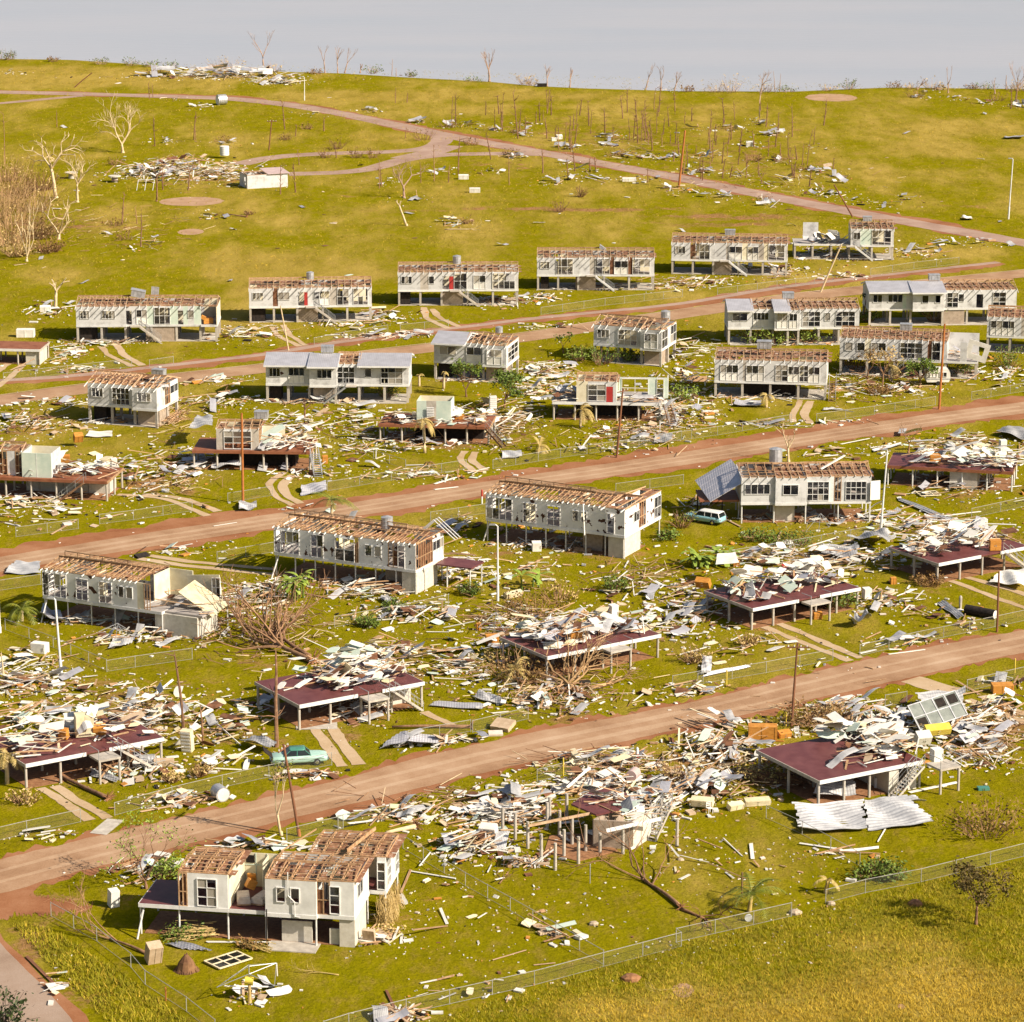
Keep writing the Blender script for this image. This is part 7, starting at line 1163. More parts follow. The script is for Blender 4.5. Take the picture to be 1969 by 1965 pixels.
iron_sheet('roof_sheet', 6, [(800, 1230), (1000, 1250), (1010, 1190), (820, 1185)], .5, .6, 'broad crumpled grey iron heap, left part, above the square-sheeted floor', 'sheet_iron', 8, 25); iron_sheet('roof_sheet', 6, [(950, 1170), (1180, 1200), (1190, 1120), (1040, 1110)], .7, .9, 'broad crumpled grey iron heap, upper part, near the pale lamp post', 'sheet_iron', 9, 26); iron_sheet('roof_sheet', 6, [(1740, 1370), (1930, 1410), (1960, 1340), (1800, 1330)], .3, .7, 'white crumpled sheet at the right edge below the maroon floor', 'white_panel', 6, 27); iron_sheet('roof_sheet', 6, [(1780, 545), (1960, 590), (1990, 520), (1850, 505)], .2, .5, 'broad grey iron sheet at the right edge beside the red-verged road', 'sheet_iron', 8, 28); iron_sheet('roof_sheet', 6, [(1100, 640), (1250, 605), (1255, 590), (1090, 625)], .1, .15, 'grey iron strip along the fence right of the loose tank', 'sheet_iron', 3, 29)
iron_sheet('roof_sheet', 6, [(960, 1615), (1080, 1625), (1060, 1570), (990, 1560)], .3, 1.1, 'crumpled silver sheet heap alone on the right lawn', 'sheet_iron', 6, 30); iron_sheet('roof_sheet', 5, [(780, 1325), (820, 1315), (760, 1240), (705, 1245)], .1, .4, 'bent grey iron sheet right of the torn-front house', 'sheet_iron', 5, 31); iron_sheet('roof_sheet', 5, [(250, 1535), (490, 1525), (490, 1508), (255, 1515)], .05, .08, 'long pale strip lying before the back-yard fence', 'roof_iron', 3, 32); iron_sheet('roof_sheet', 5, [(920, 680), (1035, 678), (1030, 655), (920, 645)], .05, .35, 'curled grey iron sheet on the fence before the red-doored wreck', 'sheet_iron', 4, 33); iron_sheet('roof_sheet', 5, [(1770, 600), (1880, 590), (1880, 560), (1780, 555)], .1, .4, 'grey curled iron sheet right of the dark wooden pole', 'sheet_iron', 4, 34)
iron_sheet('roof_sheet', 4, [(1690, 890), (1840, 872), (1830, 832), (1690, 845)], .1, .5, 'folded pale grey iron sheet right of the curved driveway', 'roof_iron', 5, 35); iron_sheet('roof_sheet', 4, [(1340, 978), (1445, 970), (1440, 935), (1345, 930)], .1, .4, 'curled grey iron roll at the foot of the rusty pole', 'sheet_iron', 5, 36); iron_sheet('roof_sheet', 4, [(1180, 745), (1370, 748), (1360, 715), (1200, 705)], .1, .7, 'silver iron sheet under the one-room wreck', 'sheet_iron', 6, 37); iron_sheet('roof_sheet', 4, [(605, 1755), (700, 1748), (760, 1705), (640, 1690)], .1, .3, 'triangular grey iron sheet on the lawn before the peeling house', 'sheet_iron', 4, 38); iron_sheet('roof_sheet', 4, [(225, 1600), (370, 1620), (340, 1560), (240, 1540)], .2, .7, 'crumpled white sheet left under the peeling house', 'roof_iron', 6, 39); iron_sheet('roof_sheet', 4, [(20, 1330), (225, 1335), (225, 1275), (90, 1265)], .1, .25, 'white ribbed sheet lying by the middle road at the left', 'bright_iron', 6, 40)
iron_sheet('roof_sheet', 4, [(480, 560), (630, 560), (630, 525), (500, 525)], .05, .15, 'white flat sheet lying below the leaning house', 'white_panel', 3, 41, ribh=.01); iron_sheet('roof_sheet', 4, [(1060, 625), (1200, 610), (1200, 550), (1110, 545)], 2.45, .4, 'grey sheet with blue window lying on the one-room wreck', 'sheet_iron', 5, 42); iron_sheet('roof_sheet', 5, [(340, 1560), (400, 1540), (280, 1460), (240, 1475)], .1, .3, 'leaning grey sheet in the wreckage behind the maroon carport', 'sheet_iron', 5, 43); iron_sheet('roof_sheet', 6, [(220, 1380), (355, 1370), (330, 1340), (230, 1345)], 2.4, .05, 'square white panel, left of two on the square-sheeted floor', 'white_panel', 2, 44, ribh=.01, up=(0, 0, .5, .5)); iron_sheet('roof_sheet', 6, [(345, 1450), (480, 1452), (480, 1405), (385, 1390)], 2.35, .05, 'square white panel, nearer of two on the square-sheeted floor', 'white_panel', 2, 45, ribh=.01, up=(0, 0, .2, .2)); iron_sheet('roof_sheet', 7, [(1335, 400), (1500, 445), (1540, 410), (1420, 375)], .6, .3, 'crumpled silver sheet heap behind the mint car', 'sheet_iron', 6, 46)
iron_sheet('roof_sheet', 6, [(320, 385), (475, 388), (470, 360), (330, 355)], .1, .3, 'grey-white sheet on the lawn before the intact-walled house', 'roof_iron', 5, 47); iron_sheet('roof_sheet', 6, [(810, 410), (860, 395), (1000, 420), (830, 390)], .1, .1, 'grey strip on the fence right of twin strips', 'sheet_iron', 3, 48); iron_sheet('roof_sheet', 3, [(1580, 1082), (1650, 1080), (1640, 1068), (1590, 1066)], .1, .4, 'white sheet on the grass below the far road at right', 'white_panel', 3, 49); iron_sheet('roof_sheet', 3, [(1820, 630), (1935, 630), (1935, 617), (1830, 617)], .1, .5, 'grey strip of iron on the far right field', 'roof_iron', 3, 50)
def crushed_wall():
    loc = at(9, 1450, 250, .8); root = empty('crushed_wall', loc, 0, 'grey-green glazed wall section lying tilted on crumpled iron behind the wide maroon floor', 'wall section'); ax = tuple((Matrix.Rotation(.55, 3, 'Z') @ Matrix.Rotation(.75, 3, 'X') @ Matrix.Rotation(-.25, 3, 'Y')).col); c = Vector((0, 0, 1.0)); m = MB(); m.box(c, 2.5, 1.35, .05, ax); m.build('panel', 'dark_grey_green', root)
    f = MB()
    for i in range(5): f.box(c + ax[0] * (-2.45 + i * 1.225) + ax[2] * .07, .05, 1.35, .03, ax)
    for j in (-1, 0, 1): f.box(c + ax[1] * (j * 1.3) + ax[2] * .075, 2.5, .05, .03, ax)
    f.build('frame', 'tank_metal', root)
    for i, j in ((0, -1), (2, 1), (3, 1)): k = MB(); k.box(c + ax[0] * (-1.84 + i * 1.225) + ax[1] * (.65 * j) + ax[2] * .06, .45, .45, .012, ax); k.build('broken_pane', 'charcoal', root)
mottled('dark_grey_green', (.16, .18, .16), (.26, .28, .25), 1, .6)
crushed_wall()
# ---------------------------------------------------------------- wreckage: boards, panels, sheets, sticks
LIB = {}
def lib(kind, mat):
    if (kind, mat) in LIB: return LIB[(kind, mat)]
    out = []; r = random.Random(kind + mat)
    for v in range(6):
        m = MB()
        if kind in ('board', 'beam', 'stick'):      # unit length along x, warped, with splintered ends
            n = 4; b = r.uniform(-.03, .03); tw = r.uniform(-.25, .25); vs = []
            for i in range(n + 1):
                u = i / n - .5; z = b * (1 - 4 * u * u); a = tw * u; ca, sa = math.cos(a), math.sin(a)
                for (y, zz) in ((-.5, -.5), (.5, -.5), (.5, .5), (-.5, .5)):
                    e = r.uniform(-.03, .03) if i in (0, n) else 0; vs.append((u + e, y * ca - zz * sa, (y * sa + zz * ca) + z * 4))
            fs = [(0, 3, 2, 1), (n * 4, n * 4 + 1, n * 4 + 2, n * 4 + 3)] + [(i * 4 + k, i * 4 + (k + 1) % 4, i * 4 + 4 + (k + 1) % 4, i * 4 + 4 + k) for i in range(n) for k in range(4)]; m.add(vs, fs)
        elif kind == 'panel':                        # unit sheet with broken corners and battens
            P = [(-.5, -.5), (.5, -.5), (.5, .5), (-.5, .5)]; Q = []
            for i, p in enumerate(P):
                if r.random() < .4:
                    a, c = P[i - 1], P[(i + 1) % 4]; t1, t2 = r.uniform(.1, .4), r.uniform(.1, .4); Q += [(p[0] + (a[0] - p[0]) * t1, p[1] + (a[1] - p[1]) * t1), (p[0] * .8 + r.uniform(-.05, .05), p[1] * .8 + r.uniform(-.05, .05)), (p[0] + (c[0] - p[0]) * t2, p[1] + (c[1] - p[1]) * t2)]
                else: Q.append(p)
            n = len(Q); m.add([(x, y, .5) for x, y in Q] + [(x, y, -.5) for x, y in Q], [tuple(range(n)), tuple(range(n, 2 * n))[::-1]] + [(i, i + n, (i + 1) % n + n, (i + 1) % n) for i in range(n)])
        else:                                        # iron sheet: ribbed and buckled
            nx, ny = 10, 16; a, b2, c = r.uniform(.03, .18), r.uniform(-.15, .15), r.uniform(0, 6); cr = r.uniform(-.3, .3); cz = r.uniform(0, .35); vs = []
            for j in range(ny + 1):
                for i in range(nx + 1):
                    u, v = i / nx - .5, j / ny - .5; z = a * math.sin(u * 5 + c) + b2 * v + (cz * max(0, u - cr) * 1.5) + .012 * ((j % 2)); vs.append((u, v, z))
            m.add(vs, [(j * (nx + 1) + i, j * (nx + 1) + i + 1, (j + 1) * (nx + 1) + i + 1, (j + 1) * (nx + 1) + i) for j in range(ny) for i in range(nx)])
        m.mats = [mat]; m.m = [0] * len(m.f); out.append(m)
    LIB[(kind, mat)] = out; return out
DEB = []
def seg_d(p, pts):
    best = 1e9
    for a, b in zip(pts, pts[1:]):
        d = b - a; t = max(0, min(1, (p - a).dot(d) / d.length_squared)); best = min(best, (a + d * t - p).length)
    return best
RAM = [(at(*t) + at(*min(RA_B, key=lambda q: abs(q[1] - t[1])))) / 2 for t in RA_T]
ROADS = [([p.copy() for p in RAM], 4.0), ([at(*p) for p in RB], 3.4), ([at(*p) for p in RC], 2.8), ([at(*p) for p in RD], 3.0)]
dirt_mat('track_wear', ((.33, .20, .12), (.42, .275, .17), (.50, .35, .235)))
for P_, o_ in ((RAM, 1.0), (RAM, -1.1), ([at(*p) for p in RB], .9), ([at(*p) for p in RB], -.9)): ribbon('wheel_track', 'track_wear', [p.copy() for p in P_], o_ + .33, -o_ + .33, .029, .1, ext=False)
def on_road(x, y): p = Vector((x, y, 0)); return any(seg_d(p, P) < w for P, w in ROADS)
def put(kind, mat, where, p, eul, dims): DEB.append((max(dims[0], dims[1] * 1.6) * scale_at(p) * (1 if kind != 'stick' else .5), kind, mat, where, p, eul, dims))
dr = random.Random(99)
def piece(p, where, kind=None, z=0.0, tilt=.25, s=1.0, iron_=.2, white=.62, mt=None, ang=None):
    if z < .9 and dr.random() < .93 and on_road(p.x, p.y): return
    k = dr.random(); kind = kind or ('board' if k < .62 else 'beam' if k < .74 else 'panel' if k < .90 else 'sheet')
    if kind == 'sheet' and dr.random() > iron_ * 2: kind = 'panel'
    e = (dr.gauss(0, tilt), dr.gauss(0, tilt * .6), dr.uniform(0, 6.28))
    if kind == 'board': d = (min(4.2, dr.lognormvariate(.45, .5)) * s, dr.uniform(.09, .22), .03); mat = dr.choice(['white_board'] * 5 + ['pale_timber', 'timber', 'timber', 'cream_panel']) if dr.random() < white + .25 else 'timber'
    elif kind == 'beam': d = (dr.uniform(1.4, 4.2) * s, .09, .08); mat = dr.choice(['timber', 'timber', 'pale_timber', 'white_board'])
    elif kind == 'stick': d = (dr.uniform(1.0, 3.2) * s, .06, .06); mat = dr.choice(['twig_brown', 'bark_pale', 'timber'])
    elif kind == 'panel': d = (min(2.4, dr.lognormvariate(.05, .45)) * s, dr.uniform(.4, 1.1) * s, .035); mat = dr.choice(['white_panel', 'white_panel', 'white_panel', 'cream_panel', 'pale_green', 'brown_lining', 'brown_lining', 'tan_box'])
    else: d = (dr.uniform(1.2, 3.2) * s, dr.uniform(.7, 1.1) * s, 1.0); mat = dr.choice(['sheet_iron', 'sheet_iron', 'roof_iron'])
    if ang is not None and dr.random() < .65: e = (e[0], e[1], dr.gauss(ang, .32))
    mat = mt or mat; lift = abs(math.sin(e[1])) * d[0] / 2 + abs(math.sin(e[0])) * d[1] / 2
    put(kind, mat, where, Vector((p.x, p.y, z + lift * .85 + .04 + (.1 if kind == 'sheet' else 0))), e, d)
CENT = []
def pile(t, x, y, rx, ry, n, where, hz=.5, z=0.0, **k):
    """a heap centred on a reading, rx / ry in reading units"""
    if n >= 60: hz *= 1.7
    sg = .46 if n >= 60 else .55; c = at(t, x, y, z); o = TILES[t][2]; sx = rx * o / scale_at(c); sy = abs(at(t, x, y - ry, z).y - c.y)
    ang = dr.gauss(.75, .45)
    if z < 1: CENT.append((c, sx, sy, n))
    for _ in range(n if hz < .8 or n < 60 else int(n * .8)):
        u, v = dr.gauss(0, sg), dr.gauss(0, sg); q = math.exp(-(u * u + v * v) * 1.2)
        piece(Vector((c.x + u * sx, c.y + v * sy, 0)), where, z=z + dr.random() ** 1.5 * hz * q, ang=ang, tilt=k.get('tilt', .22), **{a: b for a, b in k.items() if a != 'tilt'})
def on_floor(key, n, where, u=(0, 1), v=(0, 1), hz=.9, **k):
    root, L, W, FH = HOUSES[key]; M = Matrix.Translation(root.location) @ Matrix.Rotation(root.rotation_euler.z, 4, 'Z')
    if key[0] in 'JH' or key == 'I5': n = int(n * 1.8) if n > 30 else n; hz *= 1.35
    ang = dr.gauss(.7, .4)
    for _ in range(n):
        p = M @ Vector((L * dr.uniform(*u), W * dr.uniform(*v), 0)); piece(p, where, z=FH + dr.random() ** 1.6 * hz, ang=ang, tilt=k.get('tilt', .25), **{a: b for a, b in k.items() if a != 'tilt'})
on_floor('J1', 70, 'on the left maroon floor', (.02, 1.0), (.12, 1), .9); pile(7, 860, 260, 330, 150, 150, 'in the long wreckage right of the left maroon floor', .9, tilt=.35); pile(7, 200, 250, 260, 90, 70, 'behind the left maroon floor', .8); pile(7, 700, 540, 250, 60, 40, 'before the left maroon floor', .4)
on_floor('J2', 80, 'on the maroon carport floor', (.36, 1.02), (.1, 1.0), 1.0); on_floor('J2', 9, 'on the front of the maroon carport floor', (.05, .36), (.5, .95), .1); pile(5, 300, 1830, 420, 110, 170, 'in the timber spill behind the maroon carport', 1.0, tilt=.3); pile(7, 1330, 230, 180, 130, 60, 'left of the maroon carport', .7); pile(5, 700, 1850, 240, 90, 60, 'right of the maroon carport', .5); pile(8, 100, 200, 170, 60, 30, 'under the maroon carport', .4)
on_floor('J3', 95, 'on the white-sheeted maroon floor', (.12, 1.0), (.18, 1.0), 1.2); pile(5, 1300, 1620, 260, 60, 60, 'behind the white-sheeted maroon floor', 1.2); pile(5, 980, 1640, 240, 140, 75, 'among the broken limbs right of the white lamp post', .7, white=.2); pile(8, 1150, 130, 300, 80, 110, 'beside the uprooted tree at the lower road', .6, white=.5); pile(5, 1840, 1600, 180, 90, 50, 'right of the white-sheeted maroon floor', .6)
on_floor('J4', 70, 'on the square-sheeted floor', (.05, 1.0), (.25, 1.0), .9); pile(6, 720, 1240, 450, 80, 150, 'in the heap behind the square-sheeted floor', 1.1); pile(6, 80, 1500, 230, 110, 80, 'left of the square-sheeted floor', .7); pile(6, 1120, 1460, 220, 60, 45, 'right of the square-sheeted floor', .5)
on_floor('J5', 75, 'on the rightmost maroon floor', (.0, 1.0), (.3, 1.0), 1.0); pile(6, 1500, 1090, 480, 80, 150, 'in the heap behind the rightmost maroon floor', 1.2); pile(6, 1050, 1230, 260, 60, 50, 'between the two rightmost maroon floors', .6)
on_floor('I5', 100, 'on the deep furniture wreck', (.2, 1.05), (.05, 1.0), 1.3); pile(6, 1550, 590, 420, 60, 90, 'behind the deep furniture wreck', .8); pile(6, 1600, 830, 400, 70, 80, 'before the deep furniture wreck', .6); pile(6, 1250, 1010, 200, 50, 30, 'right of the tall pale lamp post', .5, iron_=.5)
on_floor('H1', 70, 'on the left-edge wreck', (.0, 1.0), (.1, 1.0), .7); pile(4, 150, 490, 320, 60, 90, 'behind the left-edge wreck', .8); pile(4, 830, 770, 300, 130, 120, 'between the left-edge wreck and the rusty pole', .6); pile(4, 130, 910, 240, 40, 40, 'before the left-edge wreck', .4)
on_floor('H2', 60, 'on the one-room wreck', (.52, 1.05), (.05, 1.0), .9); pile(4, 1620, 510, 220, 70, 75, 'behind the one-room wreck', .9); pile(4, 1100, 680, 160, 60, 45, 'left of the one-room wreck', .7, iron_=.5); pile(4, 1200, 360, 260, 40, 60, 'between the leaning house and the iron-roofed house', .8); pile(4, 1700, 760, 180, 40, 30, 'before the one-room wreck', .3)
on_floor('H3', 60, 'on the rust-brown floor', (.0, 1.0), (.05, 1.0), .5); pile(5, 930, 470, 200, 110, 110, 'right of the rust-brown floor', .9, tilt=.4); pile(5, 380, 590, 260, 40, 50, 'before the rust-brown floor', .7, iron_=.4); pile(5, 120, 480, 170, 100, 80, 'left of the rust-brown floor', .6)
on_floor('H4', 35, 'on the red-doored wreck', (.0, .25), (.05, .95), .6); on_floor('H4', 25, 'in the rooms of the red-doored wreck', (.6, 1.0), (.05, .5), .4); pile(5, 1150, 310, 200, 80, 80, 'left of the red-doored wreck', .9, iron_=.4); pile(5, 1850, 420, 140, 100, 70, 'right of the red-doored wreck', .6); pile(5, 1650, 540, 240, 50, 60, 'on the brush heap before the red-doored wreck', .5, white=.2)
on_floor('F6', 24, 'on the half-collapsed back-row house', (.1, .52), (.1, .9), .8); pile(3, 880, 1270, 170, 40, 50, 'under the half-collapsed back-row house', .6); pile(3, 1330, 1260, 120, 30, 26, 'right of the half-collapsed back-row house', .5, iron_=.5)
for (t, x, y, rx, ry, n, wh) in [(1, 560, 1780, 200, 16, 34, 'along the front of the first back-row house'), (1, 1400, 1730, 150, 40, 45, 'between the first and second back-row houses'), (1, 1880, 1680, 160, 14, 16, 'under the second back-row house'), (2, 250, 1640, 150, 40, 40, 'right of the second back-row house'), (2, 900, 1550, 150, 25, 35, 'under the right end of the third back-row house'), (2, 1140, 1530, 120, 25, 26, 'right of the third back-row house'), (2, 1500, 1470, 250, 15, 22, 'under the fourth back-row house'), (2, 1880, 1450, 120, 30, 34, 'between the fourth and fifth back-row houses'), (3, 560, 1360, 160, 35, 42, 'right of the fifth back-row house'), (3, 160, 1420, 180, 25, 36, 'before the fifth back-row house'), (3, 950, 1390, 120, 12, 16, 'before the half-collapsed house fence'),
        (1, 390, 1830, 90, 45, 45, 'in the white heap right of the carport wreck'), (1, 290, 1600, 120, 40, 20, 'around the stout dead tree'), (4, 420, 180, 200, 16, 20, 'on the back street verge left'), (4, 1200, 235, 180, 22, 36, 'on the back street before the leaning house'), (4, 250, 360, 250, 25, 30, 'along the back street at the left'), (2, 300, 1740, 260, 14, 40, 'on the verge before the second back-row house'), (2, 1250, 1690, 200, 14, 20, 'on the back street in the middle'),
        (5, 1170, 190, 160, 50, 70, 'on the broken floor right of the one-room-iron house'), (6, 80, 80, 180, 90, 60, 'right of the glassed-end house'), (6, 100, 230, 170, 60, 60, 'left of the intact-walled house'), (6, 60, 430, 160, 60, 50, 'along the road left of the intact-walled house'), (6, 950, 280, 160, 60, 46, 'right of the intact-walled house'), (6, 1780, 200, 180, 60, 46, 'beyond the caravan'), (6, 1250, 290, 160, 30, 30, 'before the tilting house'), (6, 250, 340, 200, 30, 22, 'before the intact-walled house'), (6, 520, 480, 180, 16, 18, 'along the road fence in the middle'), (6, 1050, 470, 250, 14, 14, 'on the red-verged road edge'),
        (5, 500, 770, 350, 30, 36, 'on the lawn below the rust-brown floor'), (5, 130, 650, 180, 80, 26, 'on the slack fence lawn'), (5, 1500, 620, 250, 30, 20, 'before the dark wooden pole'), (4, 250, 980, 300, 70, 30, 'on the lawn at the left of the middle road'), (4, 1800, 1000, 200, 60, 24, 'beside the middle road palm'), (4, 1000, 1200, 250, 30, 16, 'below the middle road on the left'), (4, 1400, 1480, 200, 110, 80, 'between the peeling house and the banana plants'), (4, 800, 1680, 260, 40, 55, 'before the peeling house'), (4, 1500, 1400, 140, 30, 26, 'under the torn-front house left end'), (4, 150, 1850, 250, 110, 50, 'on the left lawn below the peeling house'), (4, 1150, 1650, 180, 60, 34, 'right of the peeling house'), (5, 200, 1430, 260, 50, 80, 'before the torn-front house'), (5, 670, 1310, 160, 80, 60, 'right of the torn-front house'), (5, 1300, 1170, 300, 30, 46, 'under the house with the right wing'), (5, 1150, 1080, 220, 20, 16, 'behind the white lamp post under the winged house'), (5, 700, 1060, 120, 60, 16, 'between the torn-front and winged houses'), (5, 1700, 1400, 250, 90, 36, 'on the grass right of the straw brush'), (5, 420, 1560, 330, 60, 60, 'along the back-yard fence'), (5, 1000, 1330, 300, 60, 26, 'around the white lamp post'),
        (6, 750, 1010, 350, 16, 34, 'under the house with hanging roof iron'), (6, 900, 650, 250, 40, 20, 'behind the house with hanging roof iron'), (6, 150, 920, 140, 40, 16, 'around the parked wagon'), (6, 450, 1230, 220, 60, 34, 'in the yard above the square-sheeted floor'), (6, 300, 1700, 300, 90, 26, 'on the lawn below the square-sheeted floor'), (6, 1300, 1700, 300, 40, 26, 'along the lower road fence at the right'), (6, 900, 1850, 200, 40, 18, 'on the verge by the T-topped pole'), (6, 1500, 1560, 260, 60, 14, 'on the right lawn near the charcoal cylinder'),
        (7, 100, 60, 250, 60, 60, 'in the far left debris'), (7, 500, 90, 300, 90, 40, 'on the grass behind the left maroon floor'), (7, 1000, 690, 200, 40, 40, 'around the silver tank at the road fence'), (7, 1230, 480, 250, 60, 16, 'on the lawn left of the mint car'), (7, 1700, 560, 150, 20, 20, 'on the verge before the mint car'), (7, 300, 900, 300, 30, 12, 'beside the concrete apron'), (7, 780, 1080, 220, 60, 40, 'on the grass behind the nearest house deck'), (7, 1450, 950, 350, 20, 40, 'behind the nearest house'), (7, 320, 1700, 60, 90, 8, 'on the left foreground bank'), (7, 1420, 1790, 140, 50, 14, 'around the clothes hoist'),
        (8, 700, 380, 320, 35, 46, 'on the verge above the lower road'), (8, 420, 780, 300, 40, 50, 'on the verge behind the nearest house'), (8, 950, 760, 260, 120, 200, 'in the timber left of the columns'), (8, 760, 960, 200, 70, 80, 'in the white timber on the lawn left of the columns'), (8, 1050, 1045, 110, 22, 24, 'at the foot of the columns'), (8, 1420, 620, 330, 60, 130, 'in the rubble behind the columns'), (8, 1750, 720, 200, 60, 80, 'right of the block store behind the columns'), (8, 1500, 480, 320, 50, 80, 'in the pile beside the lower road above the columns'), (8, 1620, 850, 200, 60, 18, 'around the side stair of the columns'), (9, 130, 640, 280, 90, 120, 'in the timber left of the bright roof sheets'), (9, 250, 430, 300, 110, 170, 'in the rubble left of the wide maroon floor'), (9, 1150, 300, 320, 90, 190, 'in the heap behind the wide maroon floor'), (9, 1600, 330, 280, 120, 150, 'right of the wide maroon floor'), (9, 1800, 200, 220, 90, 60, 'at the right edge behind the wide maroon floor'), (9, 150, 270, 260, 60, 60, 'on the verge left of the T-topped pole'), (9, 1650, 470, 160, 50, 26, 'on the lawn right of the wide maroon floor'), (9, 1000, 170, 300, 40, 40, 'on the verge behind the wide maroon floor'), (9, 130, 100, 250, 40, 36, 'on the upper verge by the T-topped pole'), (9, 1820, 40, 150, 30, 10, 'on the right edge verge'),
        (8, 1230, 1440, 80, 50, 8, 'at the corner of the middle fence'), (8, 800, 1750, 350, 60, 8, 'along the bottom fence'), (9, 250, 1000, 300, 90, 10, 'on the right lawn below the timber'), (8, 700, 1300, 400, 180, 12, 'on the lawn beside the nearest house'), (8, 350, 1900, 120, 30, 26, 'at the bottom edge of the view'), (9, 900, 1000, 200, 40, 5, 'on the lawn below the bright roof sheets'), (0, 1700, 880, 120, 40, 20, 'by the back corner of the nearest house')]:
    pile(t, x, y, rx, ry, n, wh, hz=.45 if n < 50 else .8, white=.7 if n > 40 else .6)
for k_, u_, v_, n_ in (('K3', (.62, 1.08), (.12, 1.05), 40), ('J3', (.12, .8), (.2, .95), 30), ('J1', (.3, .9), (.35, 1), 14), ('J2', (.36, 1), (.25, 1.1), 26), ('J4', (.1, .95), (.2, 1.1), 26), ('J5', (.1, 1), (.2, 1.1), 24), ('I5', (.3, 1), (.3, 1.1), 16), ('H2', (.6, 1), (.3, 1), 8), ('H1', (.0, 1), (.2, 1), 18), ('H3', (0, 1), (.1, 1), 12)):
    for _ in range(n_): on_floor(k_, 1, 'in big sheets heaped on the ' + {'K3': 'wide maroon floor', 'J3': 'white-sheeted maroon floor', 'J1': 'left maroon floor', 'J2': 'maroon carport floor', 'J4': 'square-sheeted floor', 'J5': 'rightmost maroon floor', 'I5': 'deep furniture wreck', 'H2': 'one-room wreck', 'H1': 'left-edge wreck', 'H3': 'rust-brown floor'}[k_], u_, v_, 1.5, kind='panel', s=1.45, tilt=.35, mt=dr.choice(['white_panel'] * 5 + ['cream_panel', 'pale_green']))
on_floor('K3', 60, 'on the back of the wide maroon floor', (.6, 1.05), (.15, 1.0), 1.3, s=1.15); on_floor('K3', 8, 'on the front of the wide maroon floor', (.35, .62), (.15, .4), .1); on_floor('G1', 10, 'on the leaning house', (.7, 1), (.3, .9), 2.6); on_floor('I1', 26, 'on the torn end of the peeling house', (.85, 1.35), (.1, .9), .7); on_floor('H6', 12, 'in the tilted house end', (.8, 1), (.1, .8), .5)
for t, x, y, rx, ry, n, wh in [(4, 560, 1590, 300, 16, 60, 'under the peeling house'), (5, 100, 1370, 200, 16, 60, 'under the torn-front house'), (5, 1230, 1160, 330, 14, 50, 'under the winged house'), (6, 620, 1000, 330, 10, 30, 'under the hanging-iron house'), (4, 650, 470, 150, 8, 20, 'under the leaning house'), (4, 1750, 360, 200, 8, 24, 'under the house with iron at both roof ends'), (5, 760, 240, 150, 8, 20, 'under the one-room-iron house'), (6, 530, 325, 250, 8, 16, 'under the intact-walled house'), (6, 1300, 215, 260, 10, 30, 'under the tilted-end house'), (3, 700, 1765, 280, 10, 20, 'under the twice-patched roof house')]: pile(t, x, y, rx, ry, n - 1 if n == 60 else n, wh, hz=.5, white=.3)
pile(8, 1540, 700, 120, 35, 34, 'on the torn slab over the block store', .5, 2.5); pile(8, 1640, 760, 70, 25, 14, 'on the torn slab over the block store', .3, 2.3)
